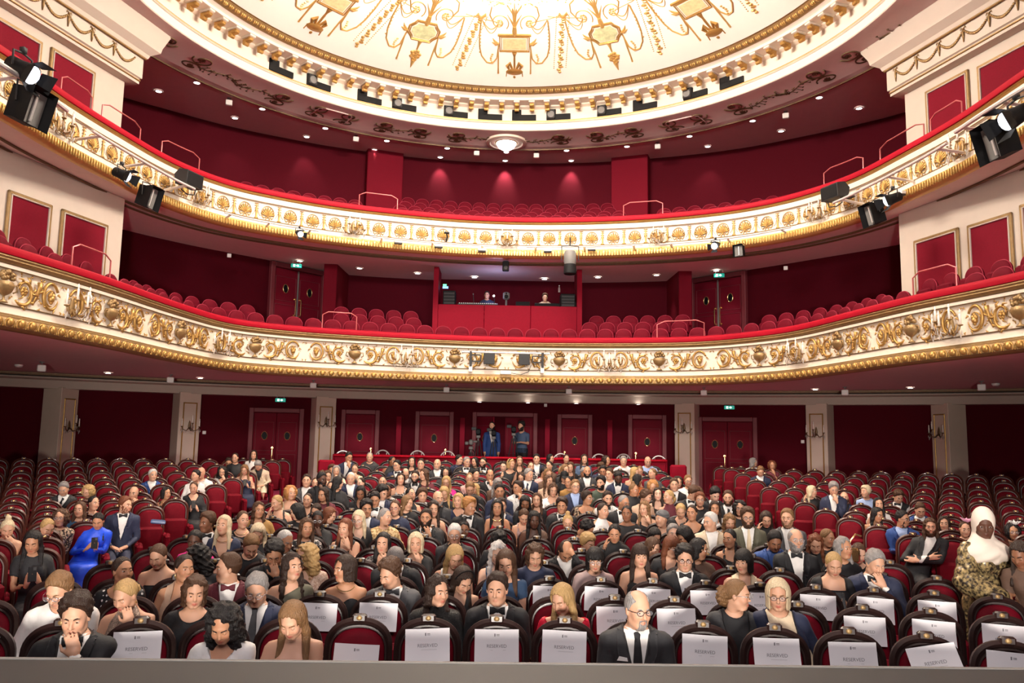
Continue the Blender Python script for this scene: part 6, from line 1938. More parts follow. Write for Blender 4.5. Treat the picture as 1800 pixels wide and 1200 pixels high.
def make_person(spec):
    """spec: dict(pos floor point, rz, sex, skin, hair, hc, outfit, yaw, pitch, roll, pose, lod, head target offset, extras)"""
    f = 1 if spec['sex'] == 'f' else 0
    lod = spec['lod']; ex = spec.get('ex', ())
    cross = 'legscross' in ex
    pose = spec.get('pose', 'lap')
    B0 = get_body(f, pose, lod, cross)
    sc = spec.get('scale', .925 if f else .965)
    HC = np.array([0, -.006, 1.215 if f else 1.222])
    D = np.array(spec.get('lean', (0, 0, 0))) / sc
    def lean(V):
        t = np.clip((V[:, 2] - .55) / .55, 0, 1)
        w_ = (t * t * (3 - 2 * t))[:, None]
        # only the trunk column and arms lean; feet stay
        return V + D * w_
    root = empty('person', spec['pos'], spec['rz'])
    root.scale = (sc, sc, sc)
    V = lean(B0['V']); B = dict(V=V, Q=B0['Q'], N=B0['N'], s=B0['s'])
    R0 = B0['V']; s = B0['s']; L = B0['L']; Q = B0['Q']
    front = R0[:, 1] < .035
    yaw, pitch, roll = [math.radians(a) for a in (spec.get('yaw', 0), spec.get('pitch', 5), spec.get('roll', 0))]
    # ---- body skin: trunk + hands + head + eyes + brows in one mesh
    parts = [(V, Q, 0, np.zeros((len(V), 4)))]
    p = POSES[pose]
    for i, sx in ((0, 1), (1, -1)):
        W = B0['J'][i][2]
        hd = (sx * p['hd'][i][0], p['hd'][i][1], p['hd'][i][2]); pn = (sx * p['pn'][i][0], p['pn'][i][1], p['pn'][i][2])
        hv, hq = hand_at('grip' if pose in ('phone', 'chin', 'ear') else 'relaxed', lod, W, hd, pn, i)
        if f: hv = W + (hv - W) * .93
        parts.append((lean(hv), hq, 0, np.zeros((len(hv), 4))))
    hv, hq, lips, cheek = get_head(f, lod)
    tone = np.zeros((len(hv), 4)); tone[:, 0] = lips * (1.0 if f else .5); tone[:, 1] = cheek * .35
    HS = spec.get('hs', .95)
    def place_head(U, hair=False): return rot_head(np.asarray(U, float), yaw, pitch, roll, hair) * np.array([HS, HS, HS]) + HC + D
    parts.append((place_head(hv), hq, 0, tone))
    lid = .85 if spec.get('pitch', 5) > 18 else (.95 if 'closed' in ex else .32)
    if lod < 2 or True:
        ev, eq, em = eye_parts(lid)
        gz = math.radians(min(22, max(0, spec.get('pitch', 0)) * .5))
        for sx in (-1, 1):
            U = ev.copy() * (1.04, 1.12, 1.25)[lod]; U[:, 0] *= 1
            U = U + np.array([sx * .031, -.0785, .003])
            parts.append((place_head(U), eq, em, np.zeros((len(U), 4))))
            # brow
            bx = np.linspace(.013, .047, 5)
            bz = np.array([.019, .0235, .0255, .0245, .020]) + (.002 if f else 0)
            th = (.0026 if f else .0036) * (1.1, 1.5, 2.0)[lod]
            by = np.array([-.098, -.0985, -.096, -.089, -.078])
            U = np.concatenate([np.stack([sx * bx, by, bz - th], 1), np.stack([sx * bx, by - .003, bz], 1), np.stack([sx * bx, by + .004, bz + th], 1)])
            fq = []
            for r_ in (0, 1):
                for k in range(4):
                    q = (r_ * 5 + k, r_ * 5 + k + 1, r_ * 5 + k + 6, r_ * 5 + k + 5)
                    fq.append(q if sx > 0 else q[::-1])
            parts.append((place_head(U), np.array(fq), 1, np.zeros((len(U), 4))))
    VV = []; FF = []; MM = []; TT = []; b = 0
    for (v, q, m, t) in parts:
        VV.append(v); FF.append(q + b); TT.append(t); b += len(v)
        MM.append(np.full(len(q), m) if np.isscalar(m) else m)
    hcm = hair_mat(spec['hc']) if spec['hc'] not in ('none',) else hair_mat('br')
    browm = hair_mat({'pb': 'lb', 'wh': 'gy', 'bl': 'lb'}.get(spec['hc'], spec['hc'] if spec['hc'] != 'none' else 'br'))
    bodypart('body', np.concatenate(VV), np.concatenate(FF), None, [skin_mat(spec['skin']), browm, 'eye_white', 'iris_brown', 'pupil'], root, True, np.concatenate(MM), np.concatenate(TT))
    # ---- hair and face pieces
    if spec['hair'] not in ('bald', 'hijab', 'turban'):
        v, q = get_hair(spec['hair'], lod)
        bodypart('hair', place_head(v * (1.0 if not f else .985), True), q, None, hcm, root)
    for e in ex:
        if e in ('beard', 'goatee', 'moustache', 'stubble'):
            v, q = get_beard(e if e != 'beard' else 'full', lod)
            if len(q): bodypart('beard', place_head(v), q, None, hair_mat(spec.get('bc', spec['hc'])), root)
        elif e.startswith('glasses'):
            me = glasses_mesh(e[-1] if e[-1] in 'bgr' and '_' in e else 'b')
            U = place_head(np.array([[0, 0, 0], [.05, 0, 0], [0, .05, 0], [0, 0, .05]], float))
            Mx = Matrix([[*( (U[k + 1] - U[0])[i] / .05 for k in range(3)), U[0][i]] for i in range(3)] + [[0, 0, 0, 1]])
            new_obj('glasses', me, root, mat4=Mx)
        elif e == 'earrings':
            for sx in (-1, 1):
                mb = MB(); mb.lathe([(.001, .012), (.006, .006), (.007, -.006), (.001, -.014)], 8, (sx * .080, .0, -.055))
                U = place_head(np.array([p_ for p_ in mb.v])); mb.v = [tuple(u) for u in U]
                mb.build('earring', 'brass', root)
        elif e == 'necklace':
            a = np.linspace(-1.25, 1.25, 17)
            pts = np.stack([.082 * np.sin(a), -.01 - .068 * np.cos(a) , 1.075 - .042 * np.cos(a * 1.1)], 1)
            pts[:, 1] = np.minimum(pts[:, 1], -.045 + np.abs(pts[:, 0]) * .7)
            mb = MB(); mb.tube(lean(pts), .004, 6)
            mb.build('necklace', 'brass' if 'silver' not in ex else 'pale_metal', root)
    # ---- hats
    hat = spec['hair']
    if hat == 'turban':
        xs, ys, zs, X, Y, Z = mgrid(-.13, .13, -.13, .15, -.06, .19, .009)
        d = smax(ell(X, Y, Z, (0, .015, .05), (.098, .118, .098)), (.03 + Y * -.45 - Z) * .8, .015) + .004 * np.sin((Z + X * .6) * 130)
        v, q = surface_nets(d, xs, ys, zs); bodypart('turban', place_head(v), q, None, cloth_mat('grey'), root)
    # ---- clothes
    o = spec['outfit'].split('/')
    kind = o[0]
    x, y, z = R0[:, 0], R0[:, 1], R0[:, 2]; A = np.abs(x)
    def piece(name, field, mat, thick, eth=None):
        if name == 'trousers' and lod > 0 and spec.get('hidden_legs'): return None
        g = garment(B, field, thick, eth)
        if g is None: return None
        return bodypart(name, g[0], g[1], g[2], cloth_mat(mat) if isinstance(mat, str) else mat, root)
    def two(name, field, mat, thick, eth=None):
        if name == 'shoe' and spec.get('hidden_legs'): return
        if lod == 2 and name == 'lapel': return piece('lapels', field, mat, thick, eth)
        piece(name, np.minimum(field, x), mat, thick, eth); piece(name, np.minimum(field, -x), mat, thick, eth)
    legz = np.minimum(.60 - z, z - .085)                     # trousers
    low_arm = np.where(B0['isarm'], -1., 1.)
    if kind in ('suit', 'tux', 'vest'):
        jc = 'black' if kind == 'tux' else o[1]
        neckw = o[2] if len(o) > 2 else 'bow:black'
        shirt = o[3] if len(o) > 3 else 'white'
        wz = np.clip((z - .72) / .35, 0, 1) * .078
        fj = np.where(front & (z > .72), A - wz, .2)
        fj = np.minimum(fj, np.hypot(x, z - 1.135) - .078)
        fj = np.minimum(fj, (.955 * L - s) if kind != 'vest' else (.01 - s))
        fj = np.minimum(fj, np.where(B0['isarm'], 1, z - .50))
        eth = .012 * np.exp(-((A - SW[f]) / .06) ** 2 - ((z - 1.02) / .06) ** 2)
        eth = eth + np.where(B0['isarm'], 0, .006)
        piece('jacket' if kind != 'vest' else 'waistcoat', fj, jc, .013, eth)
        if kind != 'vest':
            lw = np.clip((z - .74) / .22, 0, 1) * .052 - np.clip((z - .99) / .06, 0, 1) * .01
            fl = np.minimum(np.minimum(A - wz + .006, wz + lw - A), np.minimum(z - .735, np.where(front, 1., -1.)))
            fl = np.minimum(fl, np.where(s > -.02, -1., 1.)); fl = np.minimum(fl, 1.075 - z)
            two('lapel', fl, 'black' if kind == 'tux' else jc, .0235, eth)
        fsh = np.minimum(np.minimum(.125 - A, z - .66), np.minimum(1.095 - z, np.where(front, 1., -1.)))
        if kind == 'vest': fsh = np.minimum(np.minimum(.94 * L - s, 1.095 - z), z - .6)
        mb = MB(); zc = 1.088
        rr = .066 if not f else .056
        mb.lathe([(rr + .010, -.014), (rr + .006, .020), (rr - .004, .022)], 20, (0, .036, zc), caps=False)
        g = garment(B, fsh, .006)
        if g is not None:
            cv = lean(np.array(mb.v)); cf = np.array(mb.f)
            n0 = len(g[0])
            bodypart('shirt', np.concatenate([g[0], cv]), np.concatenate([g[1], cf + n0]) if len(g[1]) else cf + n0, g[2], cloth_mat(shirt), root)
        if neckw.startswith('bow'):
            c = lean(np.array([[0, -.048 if not f else -.038, 1.072]]))[0]
            new_obj('bow_tie', bow_mesh('cloth_' + neckw[4:] if cloth_mat(neckw[4:]) else 'black'), root, loc=c)
        elif neckw.startswith('tie'):
            hw = np.interp(z, [.66, .70, .95, 1.05, 1.075], [.0, .038, .026, .016, .020])
            ft = np.minimum(np.minimum(hw - A, z - .665), np.minimum(1.085 - z, np.where(front, 1., -1.)))
            piece('tie', ft * 1., neckw[4:], .014)
        piece('trousers', np.where(B0['isarm'], -1., np.minimum(.62 - z, z - .09)), jc if jc not in ('maroon', 'tan') else 'black', .010)
        if 'square' in ex:
            mb = MB(); mb._add([(-.035, 0, 0), (.035, 0, .0), (.03, .002, .022), (-.02, .002, .028)], [(0, 1, 2, 3), (3, 2, 1, 0)])
            c = lean(np.array([[-.10, -.122, .935]]))[0]
            mb.build('pocket_square', 'white_paint', root, loc=c, rot=(.1, 0, -.25))
        two('shoe', np.where(B0['isarm'], -1., .10 - z), 'black', .008)
    else:
        col, neck, sl = o[1], o[2], float(o[3])
        fd = neck_field(R0, neck, L, s, sl, front)
        fd = np.minimum(fd, np.where(B0['isarm'], 1, z - (.50 if kind == 'dress' else .54)))
        drape = np.where(B0['isarm'], .004, .004 + .012 * np.clip((.95 - z) / .2, 0, 1))
        if sl > .3: drape = drape + .004
        piece('dress' if kind == 'dress' else 'top', fd, col, .007 if sl < .3 else .010, drape)
        if kind == 'dress':
            ln = float(o[4]) if len(o) > 4 else .25
            sm = get_skirt(ln, lod)
            bodypart('skirt', lean(sm[0]), sm[1], None, cloth_mat(col if len(o) < 6 else o[5]), root)
        else:
            piece('trousers', np.where(B0['isarm'], -1., np.minimum(.60 - z, z - .09)), 'black' if len(o) < 5 else o[4], .010)
        two('shoe', np.where(B0['isarm'], -1., .095 - z), 'black', .008)
        if 'open' in ex:      # open cardigan / blazer edges over the top
            pass
    if 'blazer' in ex or any(e.startswith('blazer_') for e in ex):
        jc = [e for e in ex if e.startswith('blazer')][0].split('_')[-1]
        wz = .03 + np.clip((z - .62) / .40, 0, 1) * .062
        fj = np.where(front, A - wz, .2)
        fj = np.minimum(np.minimum(fj, np.hypot(x, z - 1.135) - .080), .955 * L - s)
        fj = np.minimum(fj, np.where(B0['isarm'], 1, z - .50))
        eth = .010 * np.exp(-((A - SW[f]) / .06) ** 2 - ((z - 1.02) / .06) ** 2)
        piece('jacket', fj, jc, .022, eth)
        lw = np.clip((z - .70) / .22, 0, 1) * .048
        fl = np.minimum(np.minimum(A - wz + .006, wz + lw - A), np.minimum(z - .66, np.where(front, 1., -1.)))
        fl = np.minimum(fl, np.where(s > -.02, -1., 1.)); fl = np.minimum(fl, 1.07 - z)
        two('lapel', fl, jc, .031, eth)
    if 'hb' in ex:
        a = np.linspace(-1.45, 1.45, 15)
        pts = np.stack([.099 * np.sin(a), np.full(15, -.02) + .0 * a, .03 + .101 * np.cos(a)], 1)
        mb = MB(); mb.tube(place_head(pts), .012, 6, flat=.4)
        mb.build('headband', 'black', root)
    return root, (lambda P: lean(np.atleast_2d(P))), place_head, sc

SKIRTS = {}
def get_skirt(ln, lod):
    k = (ln, lod)
    if k in SKIRTS: return SKIRTS[k]
    h = {0: .026, 1: .036, 2: .046}[lod]
    xs, ys, zs, X, Y, Z = mgrid(-.30, .30, -.62, .24, max(0, ln - .06), .70, h)
    d = cone(X, Y, Z, (0, .03, .575), (0, -.38, .555), .188, .185, 1.)
    d = smax(d, np.maximum(Z - .655, .47 - Z), .05)
    low = cone(X, Y, Z, (0, -.40, .54), (0, -.44, ln), .178, .205, 1.25)
    ang = np.arctan2(X, Y + .42)
    low = low + .007 * np.sin(ang * 16) * np.clip((.55 - Z) * 5, 0, 1)
    low = smax(low, ln - Z, .01); low = smax(low, Z - .62, .05)
    d = smin(d, low, .05)
    V, Q = surface_nets(d, xs, ys, zs)
    SKIRTS[k] = (V, Q); return SKIRTS[k]
# ---------------------------------------------------------------- the audience
# px py sex skin hair colour outfit yaw pitch pose extras(+) [row]
CAST = '''
137 1078 m l wavy db tux 8 14 chin - 1
400 1085 f t curlylong bk top/white/v/1 0 30 phone - 1
523 1077 f l long lb dress/bsequin/strapless/0 -10 30 phone - 1
1118 1069 m l balding gy suit/dgrey/tie:black 18 4 lap glasses_b+goatee+square 1
118 1027 m l short lb top/white/crew/1 -10 28 lap glasses_g 2
233 1037 f l updo bl dress/sequin/halter/0 -18 26 chin earrings 2
342 1038 f l bobwavy br top/black/round/1 20 10 lap - 2
453 1032 m l short gy suit/navy/tie:grey 6 20 lap glasses_g 2
766 1037 f l longwavy db top/bsequin/high/1 38 4 lap - 2
875 1034 m l short db tux -10 4 lap - 2
993 1046 f l long bl dress/hotred/widev/0.2 -34 22 lap - 2
1290 1044 f l curlpony lb top/black/crew/1 62 4 lap glasses_g+blazer_dgrey 2
1367 1043 f l bob pb top/cream/crew/1 -14 8 lap glasses_b+blazer_navy 2
214 1003 f t tied db dress/dots/round/0.3 48 -5 lap - 3
322 998 f t updo db dress/beige/tank/0 42 0 lap earrings 3
405 998 m l short br suit/maroon/bow:maroon -64 0 lap - 3
513 996 f l longwavy db dress/olive/oneshoulder/0.2 40 -6 lap earrings 3
610 999 f t bob db dress/black/sweet/0 -50 2 lap necklace+earrings 3
692 1006 m l wavy br suit/grey/bow:grey -36 18 lap - 3
808 1011 f l long db dress/black/straps/0 30 34 lap hb 3
890 986 f l long br dress/dblue/boat/0.15 -5 18 lap - 3
285 972 f l tied br dress/black/strapless/0 -8 24 lap - 4
353 978 f l curlylong bk top/black/crew/1 -55 20 lap - 4
484 968 m t wavy bk suit/black/open/black 10 28 chin - 4
541 977 f l curlylong bl dress/lace/v/1 -48 5 lap - 4
696 971 m l short gy suit/black/tie:black 5 55 lap - 4
797 972 f l long bl dress/white/tank/0 18 30 lap - 4
875 970 f p longwavy wh dress/dblue/tank/0 4 16 phone - 4
939 971 f l bobwavy br top/navy/crew/1 5 24 lap - 4
1045 981 f l fringebob bk top/mauve/crew/1 0 14 lap glasses_g 4
1124 976 f l fringelong db dress/black/straps/0 4 4 lap - 4
1203 981 m l wavy bk tux -6 8 phone glasses_b 4
1308 986 f l fringebob bk dress/cream/tank/0 -34 4 lap - 4
1461 986 f l updo bl dress/black/square/0.4 -4 24 phone - 4
1533 986 m l short gy suit/navy/bow:black 12 20 chin - 4
441 952 m l short lb top/black/crew/0.35 22 38 lap - 5
992 958 m t balding db suit/black/open 10 52 head - 5
1028 952 f l shortwavy bl top/black/crew/1 42 20 lap - 5
1398 949 m l balding gy tux 2 -2 lap glasses_g+beard 5
1480 963 f t longwavy gy top/black/crew/1 28 -2 lap - 5
1358 947 m m short bk suit/blue/open/blue 0 26 lap moustache 6
1284 946 f t braid bk dress/black/straps/0 -40 2 lap - 5
1223 964 f t long bk top/brown/crew/0.3 70 10 lap - 5
1176 958 f l fringelong rd dress/black/v/1 30 18 lap glasses_g 5
1141 958 f l long br dress/leopard/round/1 44 22 lap - 5
1431 952 f l longwavy rd top/black/high/1 -12 24 lap - 6
344 948 f d tied bk top/magenta/crew/1 4 14 lap - 5
496 948 m t buzz wh suit/black/open 48 20 lap - 5
674 954 f l long bk top/blackfloral/v/1 -4 2 chin - 5
731 954 f l bob pb top/black/v/1 2 4 chin - 5
877 942 f m afrocurl bk top/black/crew/1 0 58 lap - 5
394 923 f l long pb dress/navy/deepv/1 -10 -6 lap necklace 6
456 931 f l long pb top/black/crew/1 6 34 lap - 6
538 927 f t long br top/blackfloral/crew/1 24 2 lap - 6
608 928 f l long rd dress/black/tank/0 -18 2 chin - 6
799 938 m l short wh suit/dgrey/open/black 2 10 lap glasses_g 6
815 928 f m bun bk top/grey/crew/1 6 14 lap glasses_b 6
1080 936 f t tied bk top/black/high/1 -6 14 ear - 6
1146 938 f l long bk top/black/crew/1 20 32 lap - 6
1210 936 f t bob bk top/black/crew/1 -60 38 lap - 6
1251 917 m l short wh suit/tan/open -54 4 lap - 6
426 913 f l tied br top/black/round/1 34 0 lap necklace 7
558 912 f d braid bk top/black/crew/1 10 10 chin glasses_g 7
574 904 f l long rd top/black/crew/1 72 20 lap - 7
632 911 f p long pb top/black/v/1 -10 14 lap glasses_g 7
675 908 f l updo gy top/brocade/crew/1 54 0 lap - 7
749 911 m t short db tux -4 -4 chin beard 7
938 912 f d long bk dress/brown/oneshoulder/0 8 14 phone earrings 7
998 917 f l bun bl dress/maroon/round/0 -4 14 lap - 7
1022 924 f t afrocurl bk top/black/crew/1 70 40 lap - 7
1058 897 f l tied db dress/white/halter/0 36 2 lap earrings 7
1102 902 f m tied bk top/black/boat/1 -14 2 lap - 7
1165 912 f l turban gy top/lblue/v/1 -62 0 lap - 7
1217 901 f t tied db top/black/wide/1 -26 0 lap - 7
1280 914 f l longwavy lb top/grey/v/1 0 24 lap - 7
1314 910 m l wavy br suit/olive/tie:cream -8 0 lap glasses_b+beard 7
1345 910 f l long db top/black/high/1 -6 22 ear - 7
1384 911 m l short lb suit/grey/open -24 -2 lap stubble 7
454 896 f t longwavy br top/mustard/v/1 30 0 lap - 8
529 897 f l bob bk top/black/crew/1 -75 22 lap - 8
643 894 m t wavy bk suit/navy/open 20 4 lap - 8
695 892 f l tied br top/navy/crew/1 -6 4 ear glasses_r 8
713 883 f l long lb top/black/crew/1 56 10 ear - 8
761 895 f l longwavy db dress/black/straps/0 12 0 lap - 8
823 890 m t wavy gb tux 44 4 lap - 8
874 892 f t long bk dress/red/straps/0 0 0 lap necklace 8
920 903 f l updo br dress/mauve/straps/0 6 36 phone - 8
988 889 m t wavy db tux -10 4 lap - 8
1134 894 f l longwavy lb dress/black/straps/0 -32 4 chin - 8
1196 894 f l updo bl top/black/v/1 -8 30 lap - 8
1256 894 f t long db top/white/round/0.4 -6 0 lap - 8
1300 893 f l curly bk top/black/crew/1 -8 2 lap glasses_b 8
490 882 f l tied bl dress/black/straps/0 -34 14 ear - 9
512 866 f l curly gb top/cream/v/1 32 0 lap - 9
541 879 f l tied db dress/black/tank/0 -2 0 lap - 9
659 877 m t short bk tux 4 14 lap - 9
721 869 f l tied bk dress/black/halter/0 42 -8 lap - 9
769 876 m l bald none suit/dgrey/open/black 26 0 lap beard+gybeard 9
806 880 f l bob bl top/navy/v/1 -12 0 lap - 9
923 881 f m long bk top/black/crew/1 0 26 lap - 9
944 878 f l longwavy br top/black/v/1 -10 4 ear - 9
1067 876 m l short db suit/white/bow:black 10 6 lap beard 9
1094 883 m t buzz gy tux 36 6 lap - 9
1230 878 f l shortwavy rd top/black/crew/1 -6 0 lap glasses_b 9
1280 875 m l short br suit/black/tie:black -16 2 lap beard 9
1030 875 f t shortwavy db top/leopard/wide/0.4 48 4 lap glasses_g 9
570 868 f t longwavy db top/maroon/crew/1 -22 12 lap - 10
635 863 f m long bk dress/black/v/0.3 2 28 phone - 10
669 865 m l wavy bk suit/navy/open 46 18 lap - 10
681 860 f m tied bk top/blackfloral/crew/0.3 4 8 lap - 10
781 864 f l long bl top/black/crew/1 0 28 lap - 10
878 863 m t short bk suit/navy/bow:black 4 6 lap square 10
971 860 f l bobwavy br dress/white/v/0.2 10 16 phone - 10
1112 861 f t bun lb top/black/high/1 44 4 lap - 10
1131 872 f l afrocurl br top/beige/crew/1 60 20 lap - 10
1156 868 f p long db dress/black/straps/0 -2 0 lap - 10
1177 873 f l pony bl dress/maroon/halter/0 -56 2 lap - 10
1214 865 m l wavy br tux 40 28 lap - 10
1254 867 m p wavy bk tux 10 28 phone - 10
539 845 m l short db suit/grey/open 6 -2 lap moustache 11
564 842 m d short bk suit/black/open/black 42 6 chin beard 11
582 856 f l tied bk top/black/v/1 4 4 lap - 11
591 848 f l long bk top/black/crew/1 110 10 lap - 11
826 856 m l short lb suit/black/open/black 4 28 phone - 11
912 857 m t short db suit/white/bow:black -42 4 chin - 11
1011 855 m l short lb suit/navy/open/lblue 6 0 lap glasses_b 11
1057 849 m l wavy bk top/green/crew/1 -28 0 lap beard 11
1147 854 f l curly gb top/black/crew/1 0 20 lap - 11
1185 852 m l short br suit/black/tie:black -6 2 lap - 11
617 840 m l buzz wh suit/navy/open 4 10 lap - 12
575 837 f l short br top/black/crew/1 24 4 chin - 12
704 842 f l bobwavy db dress/blackfloral/straps/0 10 -2 lap - 12
730 838 m l short db tux -6 0 lap glasses_b+beard+square 12
785 846 f l long bl top/magenta/v/1 -4 18 lap - 12
873 847 f l longwavy gy top/brown/crew/1 20 38 lap - 12
963 845 f l longwavy br top/beige/crew/1 30 6 lap - 12
1001 847 f t tied bk top/mustard/crew/1 -28 6 lap - 12
1209 845 f l short lb top/white/crew/1 4 4 lap glasses_b 12
591 827 f l long gy top/cream/crew/1 10 6 chin - 13
712 831 m l balding db suit/grey/open 14 28 lap - 13
747 834 f l longwavy br dress/maroon/round/0.3 -46 4 lap - 13
825 840 f l tied lb top/pink/crew/1 4 8 lap - 13
861 835 m t balding db tux 8 8 chin - 13
928 834 m l short gy suit/navy/tie:navy 42 2 lap - 13
962 833 f l longwavy lb top/brown/crew/1 24 6 lap - 13
991 836 f l long bk top/black/crew/1 6 28 lap cap 13
1072 833 m l short br top/white/crew/1 -30 4 lap - 13
1086 838 m d short bk suit/navy/bow:black 0 24 lap beard 13
1118 843 f m long bk top/orange/crew/1 100 10 lap - 13
624 824 f l tied br top/cream/v/1 4 6 chin - 14
836 834 f l short bk top/black/crew/1 20 4 lap - 14
784 830 f l curly bk top/dgrey/crew/1 0 10 lap - 14
955 829 f t tied bk top/pink/crew/1 60 10 lap - 14
992 825 f l long lb top/black/crew/1 30 6 lap - 14
1032 829 m t bald none suit/dgrey/open 0 0 lap beard+bkbeard 14
1114 830 f l long bl dress/beige/straps/0 58 6 lap - 14
1148 832 f l updo lb top/grey/crew/1 -52 0 lap - 14
699 818 m l short bk suit/navy/bow:black -30 4 lap glasses_b 15
740 816 m l short db top/white/crew/1 -4 -6 lap glasses_b 15
769 816 m l bald none suit/dgrey/open -10 0 lap stubble+gybeard 15
897 815 f l bob bl dress/black/round/0 38 4 lap hb 15
933 820 f l tied br top/blackfloral/crew/1 6 0 lap - 15
966 819 f l tied db top/brown/crew/1 -26 0 lap - 15
1003 820 f l long br top/black/round/1 -8 14 lap - 15
612 803 m t short bk suit/navy/open 30 14 chin - 16
688 810 f m tied bk dress/black/halter/0 46 6 lap - 16
724 811 f l long bk top/black/round/1 2 0 lap - 16
806 808 m l short bk suit/navy/open/navy 52 2 lap - 16
820 812 m l short gy tux 26 0 lap glasses_b 16
850 813 m l short db tux -20 0 lap glasses_b+beard 16
913 810 f l long br top/black/v/1 6 -2 lap - 16
943 807 m l short bk suit/navy/open 0 0 lap - 16
650 803 m l buzz gy top/dgrey/crew/1 4 6 lap - 17
836 811 f l long bk top/black/crew/1 -36 6 lap - 17
966 806 f l long bk top/black/crew/1 50 4 lap - 17
995 806 f l tied db top/grey/crew/1 10 6 lap - 17
1027 806 f l long db top/denim/crew/1 2 0 lap - 17
1065 809 f t curly db top/dgrey/crew/1 42 4 lap - 17
1096 810 m l short gy top/white/crew/1 -4 4 lap - 17
1138 810 m l bald none top/lblue/crew/1 4 18 phone - 17
60 948 f t long bk dress/black/crew/0.25/.34 6 22 phone legs S
13 926 f l bun pb dress/beige/strapless/0 20 22 chin - S
80 924 f l tied bl dress/black/crew/0.25 40 24 lap - S
107 910 f l curly br top/leopard/crew/1 0 0 lap glasses_g S
141 895 f l long br top/teal/boat/1 -4 0 lap - S
163 884 f l tied bk dress/red/v/0.3 52 0 lap - S
174 912 f t braid bk dress/royal/high/1/.10 4 26 phone legs S
218 887 m l short rd suit/navy/bow:black 60 2 lap stubble+legs S
113 857 m l short gy suit/dgrey/tie:black 4 24 lap - S
157 863 f l curly bl top/black/crew/1 -16 20 lap - S
236 866 m l bald none top/black/crew/1 -6 4 chin - S
268 835 m l short wh suit/blue/open 32 -2 lap - S
291 867 f t bob bk dress/black/straps/0/.22 46 -2 rest necklace+legs S
341 856 f l tied br dress/black/v/1 4 14 phone legs S
345 836 f l short bk top/white/crew/0.4 -28 0 lap - S
354 831 m l bald none top/white/crew/0.4 -10 0 lap - S
391 828 f l curlylong bk dress/white/v/1/.08 6 16 chin legs S
402 812 m t short db top/dgrey/crew/1 10 20 lap - S
414 804 f l tied db top/black/crew/1 -4 8 lap - S
431 824 f l long lb dress/navy/straps/0/.36 -2 24 phone legs S
446 799 f l long db top/white/crew/1 6 0 lap - S
456 815 m l short gy suit/tan/open/black -10 46 lap - S
1336 827 m l short lb suit/navy/open 0 26 phone legs S
1323 812 f l long gy top/white/crew/1 82 0 lap - S
1357 818 f t curly rd top/maroon/crew/0.3 0 4 chin - S
1425 863 f l long pb top/black/crew/0.3 60 4 ear - S
1465 859 m l wavy gy suit/navy/open -4 14 chin - S
1484 875 m l bald none suit/navy/open/black -14 -4 lap beard+brbeard+legs S
1523 864 f l shortwavy pb top/lblue/crew/0.4 -58 0 lap - S
1577 871 m l wavy br vest/black/bow:black 6 26 lap - S
1544 886 f l long bk top/white/v/0.3 -4 0 ear - S
1539 903 f t long bk dress/cream/straps/0/.3 30 14 lap legs S
1584 912 m t short bk suit/blue/open/lblue 42 2 talk glasses_b+stubble+legscross+legs S
1616 894 m l short br suit/blue/tie:navy -4 24 lap - S
1635 926 m l long br suit/black/open -12 0 cross beard+legs S
1660 920 f l bob db top/black/v/1 -20 0 lap - S
1695 929 f l tied br top/black/crew/1 -4 6 lap fascinator_pink S
1780 934 f t curly bk top/brown/crew/1 -6 4 lap glasses_g+fascinator_white S
'''
GB = {'gybeard': 'gy', 'bkbeard': 'bk', 'brbeard': 'br'}
HUE = {'bsequin': 'black sequinned', 'sequin': 'silver sequinned', 'hotred': 'bright red', 'dots': 'black polka-dot', 'dgrey': 'charcoal', 'lace': 'beige lace', 'leopard': 'leopard-print', 'blackfloral': 'black patterned',
       'brocade': 'gold brocade', 'royal': 'royal blue', 'lblue': 'light blue', 'dblue': 'dark blue', 'denim': 'denim', 'tan': 'pale beige', 'teal': 'deep teal'}
def hue(k): return HUE.get(k, k)
def outfit_words(o, ex):
    p = o.split('/')
    for e in ex:
        if e.startswith('blazer'): return hue(e.split('_')[1]) + ' blazer'
    if p[0] == 'tux': return 'black dinner jacket'
    if p[0] == 'vest': return 'black waistcoat and bow tie'
    if p[0] == 'suit':
        nk = p[2] if len(p) > 2 else ''
        return hue(p[1]) + ' jacket' + (' and bow tie' if nk.startswith('bow') else ' and tie' if nk.startswith('tie') else ' and open shirt')
    neck = {'strapless': 'strapless ', 'sweet': 'strapless ', 'straps': 'strappy ', 'halter': 'halter-neck ', 'oneshoulder': 'one-shoulder '}.get(p[2], '')
    return hue(p[1]) + ' ' + neck + ('dress' if p[0] == 'dress' else 'top')
def pose_words(yaw, pitch, pose, ex):
    if pose == 'phone': return 'using a phone'
    if pose == 'chin': return 'hand to chin'
    if pose == 'ear': return 'hand to face'
    if pose == 'cross': return 'arms folded'
    if pose == 'head': return 'head bowed'
    if pose == 'talk': return 'gesturing'
    if pitch > 18: return 'looking down'
    if yaw > 28: return 'turned right'
    if yaw < -28: return 'turned left'
    return 'facing forward'
def side_solve(x, y):
    r = ray(x, y); lo, hi = 5., 24.
    for _ in range(40):
        m_ = (lo + hi) / 2; p = CC + r * (m_ / r[1])
        if p[2] > fl_s(math.hypot(p[0], p[1])) + 1.17: lo = m_
        else: hi = m_
    return p
people = []
for ln in CAST.strip().split('\n'):
    t = ln.split()
    people.append(dict(px=float(t[0]), py=float(t[1]), sex=t[2], skin=t[3], hair=t[4], hc=t[5], outfit=t[6], yaw=float(t[7]), pitch=float(t[8]), pose=t[9],
                       ex=tuple(e for e in t[10].split('+') if e != '-'), row=t[11]))
people.sort(key=lambda q: -q['py'])
